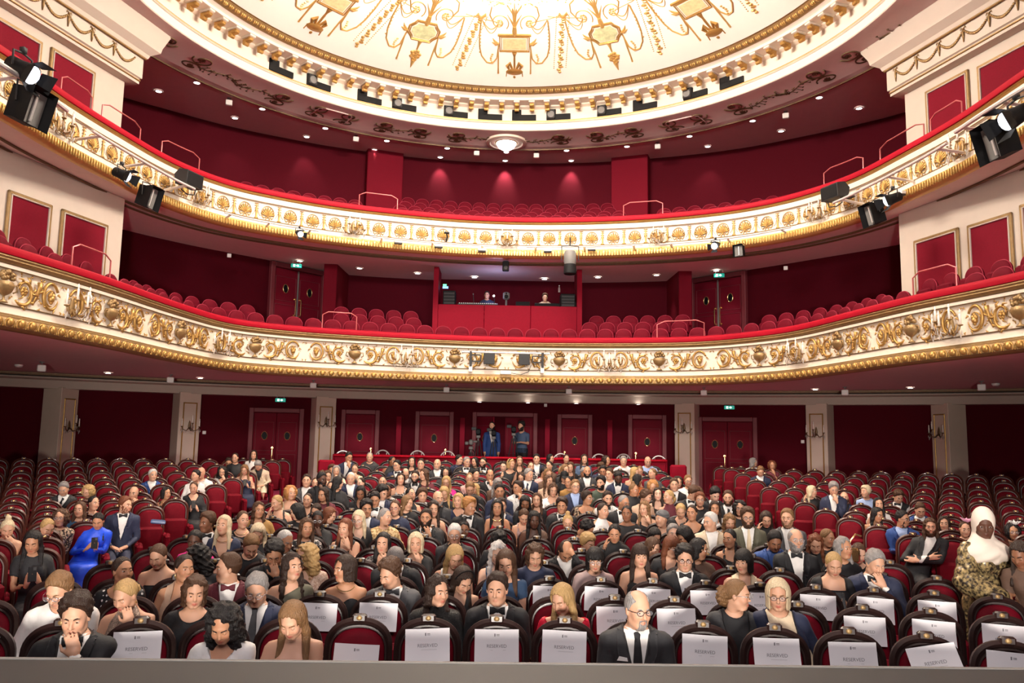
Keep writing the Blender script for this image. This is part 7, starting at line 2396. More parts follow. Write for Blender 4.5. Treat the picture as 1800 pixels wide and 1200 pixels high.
for P_ in people:
    best = None
    sc = .925 if P_['sex'] == 'f' else .965
    hz = (1.215 if P_['sex'] == 'f' else 1.222) * sc
    if P_['row'] == 'S':
        g = side_solve(P_['px'], P_['py'])
    for st in SEATS:
        if (P_['row'] == 'S') != (st['blk'] != 'c'): continue
        if P_['row'] != 'S' and abs(st['row'] - int(P_['row'])) > 1: continue
        sx, sy, sz = st['p']
        if P_['row'] == 'S' and (abs(sx - g[0]) > 1.2 or abs(sy - g[1]) > 2.0): continue
        fx, fy = math.sin(st['rz']), -math.cos(st['rz'])
        hy = sy + fy * .17
        tp = at_y(P_['px'], P_['py'], hy)
        dx = tp[0] - (sx + fx * .17); dz = tp[2] - (sz + hz)
        cost = (dx / .12) ** 2 + (dz / .09) ** 2 + (400 if st['occ'] else 0) + (abs(st['row'] - int(P_['row'])) * (200 if int(P_['row']) < 4 else 3.0) if P_['row'] != 'S' else 0)
        if best is None or cost < best[0]: best = (cost, st, dx, dz)
    if best is None: continue
    cost, st, dx, dz = best
    P_['seat'] = st; st['occ'] = P_
    P_['dx'] = max(-.26, min(.26, dx)); P_['dz'] = max(-.22, min(.17, dz))
    P_['err'] = (dx - P_['dx'], dz - P_['dz'])
# neighbours whose faces the front people mostly hide
EMPTY_PX = [(604, 892), (624, 878), (497, 924), (603, 893), (595, 870), (578, 962), (636, 982), (872, 925), (870, 945), (935, 945), (975, 885), (1030, 900), (1056, 930), (1117, 930), (1095, 965), (1045, 842), (1090, 865), (1037, 855),
            (654, 854), (660, 843), (670, 833), (660, 824), (652, 815), (745, 860), (900, 822), (950, 842), (1095, 828), (1150, 880), (1260, 960), (1330, 990), (1300, 945), (1190, 870), (1130, 850), (1165, 835), (860, 822)]
frng = random.Random(23)
FO = ['tux', 'suit/navy/open', 'top/black/crew/1', 'top/black/v/1', 'suit/dgrey/tie:black', 'dress/black/straps/0', 'top/brown/crew/1', 'dress/dblue/round/0.2', 'tux', 'top/black/round/1', 'dress/maroon/v/0.3', 'suit/grey/open']
HF = [('long', 'db'), ('longwavy', 'br'), ('tied', 'db'), ('bob', 'bk'), ('updo', 'br'), ('long', 'bk'), ('curly', 'db'), ('longwavy', 'bl'), ('bobwavy', 'br'), ('tied', 'lb')]
HM = [('short', 'db'), ('wavy', 'br'), ('short', 'bk'), ('balding', 'gy'), ('buzz', 'bk'), ('short', 'gy'), ('wavy', 'bk')]
for st in SEATS:
    if st['blk'] != 'c' or st['occ'] or not (6 <= st['row'] <= 16): continue
    q = proj((st['p'][0], st['p'][1], st['p'][2] + 1.07))
    if any(abs(q[0] - a_) < 17 and abs(q[1] - b_) < 10 for a_, b_ in EMPTY_PX): continue
    if frng.random() > .62: continue
    o_ = frng.choice(FO); man = o_.startswith(('tux', 'suit'))
    hr = frng.choice(HM if man else HF)
    hp = proj((st['p'][0] + math.sin(st['rz']) * .17, st['p'][1] - math.cos(st['rz']) * .17, st['p'][2] + 1.15))
    P_ = dict(px=hp[0], py=hp[1], sex='m' if man else 'f', skin=frng.choice('llltttpm'), hair=hr[0], hc=hr[1], outfit=o_, yaw=frng.choice((-30, -12, 0, 6, 14, 35)), pitch=frng.choice((0, 4, 8, 16, 26)), pose='lap', ex=(), row=str(st['row']),
              seat=st, dx=frng.uniform(-.05, .05), dz=frng.uniform(-.10, .0), err=(0, 0))
    st['occ'] = P_; people.append(P_)
# number people along their rows for the labels
grp = {}
for P_ in people:
    if 'seat' in P_: grp.setdefault((P_['seat']['blk'], P_['seat']['row']), []).append(P_)
for k, L_ in grp.items():
    L_.sort(key=lambda q: q['px'])
    for i, q in enumerate(L_): q['nth'] = i; q['cnt'] = len(L_)
seen_labels = set()
def person_label(P_):
    st = P_['seat']
    ow = outfit_words(P_['outfit'], P_['ex']); pw = pose_words(P_['yaw'], P_['pitch'], P_['pose'], P_['ex'])
    if 'cap' in P_['ex']: pw = 'wearing a black cap'
    if P_['hair'] == 'turban': pw = 'wearing a grey turban'
    for e in P_['ex']:
        if e.startswith('fascinator'): pw = 'wearing a %s feather headpiece' % e.split('_')[1]
    row = ORD[st['row'] - 1]
    if st['blk'] == 'c': w_ = 'person in %s, %s, %s from left, %s central row' % (ow, pw, ORD[P_['nth']], row)
    else: w_ = 'person in %s, %s, %s from left, %s %s-block row' % (ow, pw, ORD[P_['nth']], row, 'left' if st['blk'] == 'l' else 'right')
    return w_
for P_ in people:
    if 'seat' not in P_: continue
    st = P_['seat']; sx, sy, sz = st['p']; rz = st['rz']
    d = math.hypot(sx, sy)
    lod = 0 if d < 8.6 else (1 if d < 13.2 else 2)
    fx, fy = math.sin(rz), -math.cos(rz)
    pos = (sx + fx * .17, sy + fy * .17, sz)
    byaw = max(-14, min(14, P_['yaw'] * .18))
    c, s = math.cos(-rz), math.sin(-rz)
    dl = (P_['dx'] * c, P_['dx'] * s, P_['dz'])
    fwd = -.02 - (.05 if P_['pitch'] > 20 else 0)
    ex = P_['ex']
    spec = dict(P_); spec.update(pos=pos, rz=rz, lod=lod, lean=(dl[0], dl[1] + fwd, dl[2]), yaw=P_['yaw'] - math.degrees(rz) * .6, hidden_legs=not (('legs' in ex)))
    for e in ex:
        if e in GB: spec['bc'] = GB[e]
    if P_['hc'] == 'none' and 'bc' not in spec: spec['bc'] = 'br'
    root, leanf, headf, sc = make_person(spec)
    tag(root, person_label(P_), 'person', 'seated audience')
    if 'cap' in ex:
        xs, ys, zs, X, Y, Z = mgrid(-.12, .12, -.20, .13, .0, .16, .01)
        dd = smin(smax(ell(X, Y, Z, (0, .012, .03), (.092, .112, .108)), .055 - Z, .01), smax(ell(X, Y, Z, (0, -.10, .06), (.075, .085, .012)), Y + .02, .01), .01)
        v, q = surface_nets(dd, xs, ys, zs); bodypart('cap', headf(v), q, None, 'black', root)
    for e in ex:
        if e.startswith('fascinator'):
            mb = MB(); rr = random.Random(len(e))
            for k in range(16):
                a_ = rr.uniform(0, 2 * PI); l_ = rr.uniform(.06, .12)
                mb.tube([(.03, 0, .115), (.03 + l_ * .5 * math.cos(a_), l_ * .3 * math.sin(a_), .15), (.03 + l_ * math.cos(a_), l_ * .5 * math.sin(a_), .12 + l_ * .6)], [.012, .02, .004], 5)
            mb.v = [tuple(q) for q in headf(np.array(mb.v))]
            mb.build('feather_headpiece', 'white_paint' if 'white' in e else M('feather_pink', (.75, .35, .5), .7), root)
    if P_['pose'] == 'phone':
        c0 = leanf(np.array([[0, -.325, .925]]))[0] * sc
        cz, sn = math.cos(rz), math.sin(rz)
        o = new_obj('phone', phone_mesh(), None, loc=(pos[0] + c0[0] * cz - c0[1] * sn, pos[1] + c0[0] * sn + c0[1] * cz, pos[2] + c0[2]), rot=(-.5, 0, rz))
        ow = outfit_words(P_['outfit'], ex)
        tag(o, 'dark phone held by the person in %s, %s %s row' % (ow, ORD[st['row'] - 1], {'c': 'central', 'l': 'left-block', 'r': 'right-block'}[st['blk']]), 'phone', 'phones in hands')
# ---------------------------------------------------------------- place the stalls seats
RES = {1: (-6, -9, -5, -8), }
def seat_label(st, i):
    blk = {'c': 'central block', 'l': 'left block', 'r': 'right block'}[st['blk']]
    v = 'empty' if not st['occ'] else 'occupied'
    return '%s wooden-framed red seat, %s from left in the %s row of the %s' % (v, ordn(i), ORD[st['row'] - 1], blk)
rowidx = {}
for st in sorted(SEATS, key=lambda q: (q['blk'], q['row'], q['p'][0])):
    key = (st['blk'], st['row']); st['i'] = rowidx.get(key, 0); rowidx[key] = st['i'] + 1
stuffV = {}
def bake(me, st):
    n = len(me.vertices); co = np.empty(n * 3, np.float32); me.vertices.foreach_get('co', co); co = co.reshape(-1, 3)
    c, s = math.cos(st['rz']), math.sin(st['rz'])
    W_ = np.stack([co[:, 0] * c - co[:, 1] * s + st['p'][0], co[:, 0] * s + co[:, 1] * c + st['p'][1], co[:, 2] + st['p'][2]], 1)
    return W_, [tuple(p.vertices) for p in me.polygons], me.materials[0]
baked = []
for st in SEATS:
    S_ = SEAT_C if st['blk'] == 'c' else SEAT_S
    if st['blk'] == 'c' and st['occ'] and st['row'] >= 9:
        for k in ('frame', 'back_cushion', 'down', 'arm'): baked.append(bake(S_[k], st))
        continue
    o = empty('theatre_seat', st['p'], st['rz'], seat_label(st, st['i']), 'seat', 'stalls seats')
    f_ = new_obj('frame', S_['frame'], o); new_obj('back_cushion', S_['back_cushion'], o)
    nb = new_obj('number_block', S_['number_block'], f_); new_obj('number_plate', S_['number_plate'], f_)
    new_obj('seat_cushion', S_['down'] if st['occ'] else S_['up'], o)
    new_obj('armrest', S_['arm'], o)
    if st['blk'] != 'c' or st['row'] < 3: new_obj('standard', S_['leg'], o)
    if st['blk'] != 'c' and st['k'] == 0:
        new_obj('end_panel', S_['end'], o, loc=((.27 if st['blk'] == 'l' else -.27), 0, 0))
if baked:
    mats = []; V = []; F = []; mi = []; b = 0
    for v, f, m in baked:
        if m not in mats: mats.append(m)
        V.append(v); F.extend([tuple(b + i for i in q) for q in f]); mi.extend([mats.index(m)] * len(f)); b += len(v)
    me = bpy.data.meshes.new('occupied_seats'); me.from_pydata(np.concatenate(V).tolist(), [], F)
    for m in mats: me.materials.append(m)
    me.polygons.foreach_set('material_index', np.asarray(mi, np.int32)); me.polygons.foreach_set('use_smooth', np.full(len(F), True)); me.update()
    tag(new_obj('occupied_seats', me), 'occupied red seats behind people in the rear central rows', 'seats', kind='stuff')

# ---------------------------------------------------------------- reserved notices
def text_mesh(txt, size, mat):
    cu = bpy.data.curves.new('txt', 'FONT'); cu.body = txt; cu.size = size; cu.align_x = 'CENTER'; cu.align_y = 'CENTER'; cu.extrude = .0002
    ob = bpy.data.objects.new('txt', cu); COL.objects.link(ob)
    bpy.context.view_layer.update()
    dg = bpy.context.evaluated_depsgraph_get()
    me = bpy.data.meshes.new_from_object(ob.evaluated_get(dg)); bpy.data.objects.remove(ob)
    me.materials.clear(); me.materials.append(MATS[mat]); me.name = 'lettering'
    return me
TXT = text_mesh('RESERVED', .029, 'ink')
def paper_fn(curl, seed):
    rr = random.Random(seed); a1, a2 = rr.uniform(-1, 1), rr.uniform(-1, 1)
    def fn(u, v): return -.006 - curl * (v ** 2) * .05 - .010 * math.sin(u * PI) * (1 - v) + .004 * a1 * math.sin(u * 5 + a2 * 2 + v * 2)
    return fn
PW, PH = .288, .200
def paper_mesh(fn):
    mb = MB(); n, m_ = 13, 9
    mb.grid([[((i / (n - 1) - .5) * PW, fn(i / (n - 1), j / (m_ - 1)), -j / (m_ - 1) * PH) for i in range(n)] for j in range(m_)])
    k = len(mb.v); mb.v += [(x, y + .0012, z) for x, y, z in mb.v]
    mb.f += [tuple(k + i for i in q[::-1]) for q in mb.f]; mb.m += mb.m[:len(mb.f) - len(mb.m)]
    return mb.mesh('sheet', 'paper')
def printed(me0, name, fn, cx, cz, flat):
    """lay a flat print onto the curved sheet; flat: source lies in xy (text) or xz"""
    me = me0.copy(); me.name = name
    for v in me.vertices:
        x = v.co.x + cx; z = (v.co.y if flat else v.co.z) + cz
        d = v.co.z if flat else -v.co.y
        v.co = (x, fn(min(1, max(0, x / PW + .5)), min(1, max(0, -z / PH))) - .0006 - max(0, d), z)
    return me
lg = MB(); lg.box((-.012, 0, 0), (.008, .0004, .018)); lg.box((.008, 0, .003), (.020, .0004, .004)); lg.box((.008, 0, -.004), (.020, .0004, .003)); LOGO0 = lg.mesh('logo', 'ink', False)
ln_ = MB(); ln_.box((0, 0, 0), (.10, .0004, .0025)); LINE0 = ln_.mesh('small_print', 'ink_light', False)
PAPERS = []
for i, c in enumerate((.3, .5, .2, .8)):
    fn = paper_fn(c, i)
    PAPERS.append((paper_mesh(fn), printed(TXT, 'lettering', fn, 0, -.104, True), printed(LOGO0, 'logo', fn, 0, -.035, False), printed(LINE0, 'small_print', fn, .01, -.128, False)))
RSV = {1: (15, 283, 763, 877, 992, 1223, 1343, 1463, 1592, 1718), 2: (570, 670, 1077, 1183, 1497, 1602, 1713), 3: (958, 1057, 1147, 1236, 1322, 1420, 1516, 1608)}
cntp = 0
allp = []
for row, xs in RSV.items():
    used = set()
    for i, x in enumerate(xs):
        best = min((st for st in SEATS if st['blk'] == 'c' and st['row'] == row and st['k'] not in used), key=lambda st: abs(proj((st['p'][0], st['p'][1], st['p'][2] + 1.0))[0] - x))
        used.add(best['k'])
        allp.append((row, i, len(xs), best))
for (row, i, n, st) in allp:
    if st['occ']: continue
    tilt = Matrix.Rotation(-.12, 4, 'X')
    base = Matrix.Translation(st['p']) @ Matrix.Rotation(st['rz'], 4, 'Z') @ tilt @ Matrix.Translation((.005 * math.sin(i * 3), -.050, 1.020)) @ Matrix.Rotation(.04 * math.sin(i * 5 + row), 4, 'Y')
    if row == 1 and i == 8: base = base @ Matrix.Rotation(-.2, 4, 'Y') @ Matrix.Rotation(-.28, 4, 'X') @ Matrix.Translation((0, -.03, .0))
    o = bpy.data.objects.new('reserved_notice', None); COL.objects.link(o); o.matrix_world = base
    tag(o, 'white reserved notice on the %s free seat from the left in the %s row' % (ORD[i], ORD[row - 1]), 'notice', 'reserved notices')
    for nm, me in zip(('sheet', 'lettering', 'logo', 'small_print'), PAPERS[(i + row) % 4]): new_obj(nm, me, o)
# the slipped notice on seat 11
st = min((st for st in SEATS if st['blk'] == 'c' and st['row'] == 1), key=lambda s: abs(proj((s['p'][0], s['p'][1], s['p'][2] + 1))[0] - 645))
o = bpy.data.objects.new('reserved_notice', None); COL.objects.link(o)
o.matrix_world = Matrix.Translation(st['p']) @ Matrix.Rotation(st['rz'], 4, 'Z') @ Matrix.Rotation(-.12, 4, 'X') @ Matrix.Translation((.0, -.058, .925)) @ Matrix.Rotation(.05, 4, 'Y')
tag(o, 'slipped white notice low on the empty front-row seat left of centre', 'notice', 'reserved notices')
new_obj('sheet', PAPERS[0][0], o); new_obj('logo', PAPERS[0][2], o)
# ---------------------------------------------------------------- standing people and the camera crew
def standing_body(f, arms, lod, height=1.0):
    h = {0: .014, 1: .02, 2: .027}[lod]
    xs = np.arange(-.42, .42, h); ys = np.arange(-.42, .22, h); zs = np.concatenate([np.arange(-.03, .85, h * 1.6), np.arange(.85, 1.58, h)])
    X, Y, Z = np.meshgrid(xs, ys, zs, indexing='ij')
    UP = .38                                             # the trunk of the seated figure raised onto legs
    J = {}
    for i, sx in ((0, 1), (1, -1)):
        S = np.array([sx * SW[f], .04, 1.005 + UP]); E_ = S + np.array([sx * arms[i][0][0], arms[i][0][1], arms[i][0][2]]); W_ = E_ + np.array([sx * arms[i][1][0], arms[i][1][1], arms[i][1][2]])
        J[i] = (S, E_, W_)
    Jt = {i: tuple(q - np.array([0, 0, UP]) for q in J[i]) for i in J}
    d = body_sdf(X, Y, Z - UP, f, 'lap', Jt, legs=False)
    A = np.abs(X)
    d = smin(d, smin(cone(A, Y, Z, (.085, .03, .93), (.095, .02, .50), .095, .060), cone(A, Y, Z, (.095, .02, .50), (.10, .035, .09), .060, .040), .03), .06)
    d = smin(d, cone(A, Y, Z, (.10, .03, .045), (.11, -.12, .035), .042, .032), .03)
    V, Q = surface_nets(d, xs, ys, zs)
    V = relax(V, Q)
    s = np.full(len(V), -1.); darm = np.full(len(V), 9.)
    for i in J:
        S, E_, W_ = J[i]
        for a, b, s0 in ((S, E_, 0), (E_, W_, np.linalg.norm(E_ - S))):
            dv = b - a; t = np.clip(((V - a) @ dv) / (dv @ dv), 0, 1); dist = np.linalg.norm(V - a - t[:, None] * dv, axis=1)
            m_ = dist < darm; darm = np.where(m_, dist, darm); s = np.where(m_, s0 + t * np.linalg.norm(dv), s)
    isarm = (darm < .058) & (np.abs(V[:, 0]) > SW[f] - .05)
    shd = np.minimum(np.linalg.norm(V - J[0][0], axis=1), np.linalg.norm(V - J[1][0], axis=1))
    arm_s = np.where(isarm & (s > .01), s, -shd + .05)
    L = np.linalg.norm(J[0][1] - J[0][0]) + np.linalg.norm(J[0][2] - J[0][1])
    return dict(V=V, Q=Q, N=vnormals(V, Q), s=arm_s, L=L, J=J, isarm=isarm), UP
BODIES_PATCH = {}
def make_standing(spec, arms, hands):
    """reuse make_person by swapping in a standing trunk"""
    f = 1 if spec['sex'] == 'f' else 0
    B, UP = standing_body(f, arms, spec['lod'])
    return B, UP
def stand_person(pos, rz, sex, skin, hair, hc, yaw, pitch, arms, hd, pn, lod, sc, dress, label, ex=(), handkind='relaxed'):
    f = 1 if sex == 'f' else 0
    B, UP = standing_body(f, arms, lod)
    root = empty('person', pos, rz, label, 'person'); root.scale = (sc, sc, sc)
    V, Q, s, L = B['V'], B['Q'], B['s'], B['L']; T = V - np.array([0, 0, UP])
    HC = np.array([0, -.004, (1.245 if f else 1.255) + UP])
    y_, p_ = math.radians(yaw), math.radians(pitch)
    def ph(U, hair=False): return rot_head(np.asarray(U, float), y_, p_, 0, hair) * 1.04 + HC
    parts = [(V, Q, 0, np.zeros((len(V), 4)))]
    for i, sx in ((0, 1), (1, -1)):
        hv, hq = hand_at(handkind, lod, B['J'][i][2], (sx * hd[i][0], hd[i][1], hd[i][2]), (sx * pn[i][0], pn[i][1], pn[i][2]), i)
        parts.append((hv, hq, 0, np.zeros((len(hv), 4))))
    hv, hq, lips, cheek = get_head(f, lod); tone = np.zeros((len(hv), 4)); tone[:, 0] = lips * .7; tone[:, 1] = cheek * .3
    parts.append((ph(hv), hq, 0, tone))
    ev, eq, em = eye_parts(.85 if pitch > 18 else .32)
    for sx in (-1, 1): parts.append((ph(ev + np.array([sx * .031, -.0785, .003])), eq, em, np.zeros((len(ev), 4))))
    VV, FF, MM, TT, b = [], [], [], [], 0
    for (v, q, m, t) in parts:
        VV.append(v); FF.append(q + b); TT.append(t); b += len(v); MM.append(np.full(len(q), m) if np.isscalar(m) else m)
    bodypart('body', np.concatenate(VV), np.concatenate(FF), None, [skin_mat(skin), hair_mat(hc), 'eye_white', 'iris_brown', 'pupil'], root, True, np.concatenate(MM), np.concatenate(TT))
    if hair not in ('bald', 'hijab'):
        v, q = get_hair(hair, lod); bodypart('hair', ph(v, True), q, None, hair_mat(hc), root)
    for e in ex:
        if e in ('beard', 'stubble'):
            v, q = get_beard('full' if e == 'beard' else e, lod); bodypart('beard', ph(v), q, None, hair_mat(hc), root)
    x, y, z = T[:, 0], T[:, 1], T[:, 2]; A = np.abs(x); front = T[:, 1] < .035
    Bd = dict(V=V, Q=Q, N=B['N'], s=s)
    def piece(name, field, mat, thick, eth=None):
        g = garment(Bd, field, thick, eth)
        if g is not None: bodypart(name, g[0], g[1], g[2], cloth_mat(mat), root)
    dress(piece, x, y, z, A, front, s, L, B['isarm'], root, ph, UP)
    return root
def wear_suit(col, shirt='white', tie=None, polo=False):
    def fn(piece, x, y, z, A, front, s, L, isarm, root, ph, UP):
        if polo:
            fd = np.minimum(neck_field(np.stack([x, y, z], 1), 'crew', L, s, .42, front), np.where(isarm, 1, z - .50)); piece('polo_shirt', fd, col, .010)
        else:
            wz = np.clip((z - .70) / .37, 0, 1) * .078
            fj = np.minimum(np.where(front & (z > .70), A - wz, .2), np.hypot(x, z - 1.135) - .078)
            fj = np.minimum(np.minimum(fj, .955 * L - s), np.where(isarm, 1, z - .44)); piece('jacket', fj, col, .016)
            piece('shirt', np.minimum(np.minimum(.12 - A, z - .6), np.minimum(1.095 - z, np.where(front, 1., -1.))), shirt, .006)
        piece('trousers', np.where(isarm, -1., np.minimum(.62 - z, z + UP - .07)), 'black' if polo else col, .010)
        for sg in (1, -1): piece('shoe', np.where(isarm, -1., np.minimum(.085 - z - UP, x * sg)), 'black', .008)
    return fn
down = ((.035, .01, -.28), (.0, -.06, -.25))
hdn = ((-.1, -.2, -1), (-.1, -.2, -1)); pnn = ((-1, .1, 0), (-1, .1, 0))
def floor_at_px(x, y, d):
    p = at_y(x, y, d); return p
YM = 23.6
p = at_y(865, 748.5, YM); hz_ = (1.255 + .38) * 1.0
stand_person((p[0], YM, p[2] - 1.635 * .985), 0, 'm', 'l', 'buzz', 'bk', -6, 4, (down, down), hdn, pnn, 1, .985, wear_suit('blue'), 'person in blue suit standing before the open back door', ('beard',))
hold = ((.05, -.08, -.24), (-.10, -.23, .03))
p = at_y(917, 749, YM)
stand_person((p[0], YM, p[2] - 1.635 * 1.0), -.5, 'm', 'l', 'wavy', 'bk', -10, 4, (hold, hold), ((-.5, -.8, 0), (-.5, -.8, 0)), ((-.2, 0, -1), (-.2, 0, -1)), 1, 1.0, wear_suit('denim', polo=True), 'person in dark polo shirt operating a tripod camera at the back', ('beard',))
# cameras on tripods
def tripod_camera(x, ytop, Y, label, big=True, foot=.62):
    p = at_y(x, ytop, Y); z0 = floor_z(p[0], Y); H = p[2] - z0
    o = empty('camera_tripod', (p[0], Y, z0), 0, label, 'camera', 'tripod cameras at the back')
    for k in range(3):
        a = k * 2 * PI / 3 + .5
        mb = MB(); mb.tube([(.05 * math.cos(a), .05 * math.sin(a), H - .28), (foot * .5 * math.cos(a), foot * .5 * math.sin(a), .0)], .016, 6); mb.build('leg', 'dark_grey', o)
    mb = MB(); mb.tube([(0, 0, H - .42), (0, 0, H - .14)], .022, 7); mb.rbox((0, 0, H - .16), (.12, .12, .10), .02); mb.build('head', 'grey', o)
    mb = MB(); mb.tube([(.0, .05, H - .14), (.1, .38, H - .30)], .01, 5); mb.build('pan_handle', 'black', o)
    if big:
        mb = MB(); mb.rbox((0, .02, H - .03), (.13, .30, .17), .02); b_ = mb.build('camera_body', 'black', o, auto=30)
        mb = MB(); mb.lathe([(.05, -.12), (.065, -.14), (.07, -.28), (.06, -.29)], 14, (0, 0, H - .03), 'y'); mb.build('lens', 'glass_dark', b_)
        mb = MB(); mb.rbox((-.13, .0, H + .06), (.14, .03, .09), .01); mb.build('viewfinder_screen', 'dark_grey', b_, auto=30)
    return o
tripod_camera(868, 759, 23.1, 'tripod camera standing before the person in blue suit')
tripod_camera(903, 753, 23.1, 'larger tripod camera beside the person in dark polo shirt', foot=.8)
tripod_camera(841, 757, 23.2, 'tripod with a small black camera left of the blue suit')
o = tripod_camera(828, 777, 22.9, 'silver stabiliser head on a short stand left of the tripods', big=False, foot=.4)
mb = MB(); H = at_y(828, 777, 22.9)[2] - o.location[2]
mb.rbox((0, 0, H), (.12, .10, .16), .03); mb.rbox((-.12, 0, H - .03), (.10, .08, .10), .02); mb.rbox((.12, 0, H + .02), (.12, .06, .06), .02); mb.build('stabiliser', 'grey', o, auto=40)
# rail at the back of the stalls with the folding chairs behind
rl = empty('back_partition', (0, 20.75, .5), 0, 'low red velvet partition behind the last stalls row', 'partition')
pL, pR = at_y(586, 803, 20.6), at_y(1172, 812, 20.6)
zt = at_y(880, 805, 20.75)[2] - .5
mb = MB(); mb.rbox(((pL[0] + pR[0]) / 2, 0, zt / 2), (pR[0] - pL[0], .10, zt), .02); mb.build('panel', 'red_velvet', rl, auto=30)
mb = MB(); mb.rbox(((pL[0] + pR[0]) / 2, -.02, zt), (pR[0] - pL[0] + .06, .20, .07), .03); mb.build('top_cushion', 'rail_velvet', rl, auto=40)
for s, q in ((-1, pL), (1, pR)):
    mb = MB(); mb.rbox((q[0], .45, zt / 2), (.10, .95, zt + .08), .02); mb.build('end_return', 'red_velvet', rl, auto=30)
def hoop_chair(x, ytop, k):
    Y = 21.6; p = at_y(x, ytop, Y); z0 = floor_z(p[0], Y); H = p[2] - z0
    o = empty('hoop_back_chair', (p[0], Y, z0), random.Random(k).uniform(-.3, .3), '%s silver hoop-back chair from the left behind the red partition' % ORD[k], 'chair', 'hoop-back chairs')
    mb = MB(); mb.tube([(-.20, .0, .0), (-.20, 0, .45)] + [(-.20 * math.cos(q), 0, H - .20 + .20 * math.sin(q)) for q in np.linspace(0, PI, 13)] + [(.20, 0, .45), (.20, 0, 0)], .017, 7); mb.build('back_frame', 'pale_metal', o)
    for s in (-1, 1):
        mb = MB(); mb.tube([(s * .06, 0, .46), (s * .11, 0, H - .06)], .012, 6); mb.build('back_strut', 'pale_metal', o)
        mb = MB(); mb.tube([(s * .19, -.38, .0), (s * .19, -.36, .44)], .015, 6); mb.build('leg', 'pale_metal', o)
    mb = MB(); mb.rbox((0, -.19, .46), (.42, .42, .06), .025); mb.build('seat_pad', 'red_velvet', o, auto=40)
    mb = MB(); mb.rbox((0, -.01, H - .22), (.20, .03, .26), .02); mb.build('back_pad', 'red_velvet', o, auto=40)
for k, (x, y) in enumerate(((603, 792), (673, 791), (734, 792), (787, 793), (986, 797), (1053, 798), (1096, 798), (1158, 801))): hoop_chair(x, y, k)
for k, (x, y) in enumerate(((572, 822), (1194, 832))):
    p = at_y(x, y, 19.4); o = empty('usher_seat', (p[0], 19.4, floor_z(p[0], 19.4)), 0, 'boxy red velvet end seat at the %s end of the partition' % ('left', 'right')[k], 'seat')
    H = at_y(x, 808 if k == 0 else 817, 19.4)[2] - floor_z(p[0], 19.4)
    mb = MB(); mb.rbox((0, .1, H * .62), (.40, .10, H * .76), .04); mb.build('backrest', 'red_velvet', o, auto=40)
    mb = MB(); mb.rbox((0, -.06, H * .40), (.40, .16, H * .38), .04); mb.build('folded_seat', 'red_velvet', o, auto=40)
    mb = MB(); mb.rbox((0, .02, .12), (.34, .2, .24), .02); mb.build('base', 'wood_dark', o, auto=30)

# booth operators
for (x, y, sk, hr, hc, of, lb) in ((856, 517, 'l', 'short', 'db', 'top/navy/crew/0.3', 'person in navy top seated at the mixing console in the booth'), (958, 521, 'l', 'wavy', 'br', 'top/beige/crew/0.3', 'person in beige top seated at the right of the booth')):
    Y = yb + 1.05; p = at_y(x, y, Y)
    r_, _, _, _ = make_person(dict(pos=(p[0], Y, p[2] - 1.21), rz=0, sex='m', skin=sk, hair=hr, hc=hc, outfit=of, yaw=0, pitch=6, pose='lap', lod=2, ex=(), hidden_legs=True)); tag(r_, lb, 'person')
    st_ = empty('stool', (p[0], Y + .02, p[2] - 1.21), 0, 'dark stool under the %s booth operator' % ('left' if x < 900 else 'right'), 'stool')
    mb = MB(); mb.lathe([(.17, .39), (.19, .40), (.19, .44), (.17, .45)], 16); mb.build('seat', 'black', st_)
    for k in range(4):
        a = k * PI / 2 + .78; mb = MB(); mb.tube([(.12 * math.cos(a), .12 * math.sin(a), .39), (.17 * math.cos(a), .17 * math.sin(a), .0)], .014, 6); mb.build('leg', 'dark_grey', st_)

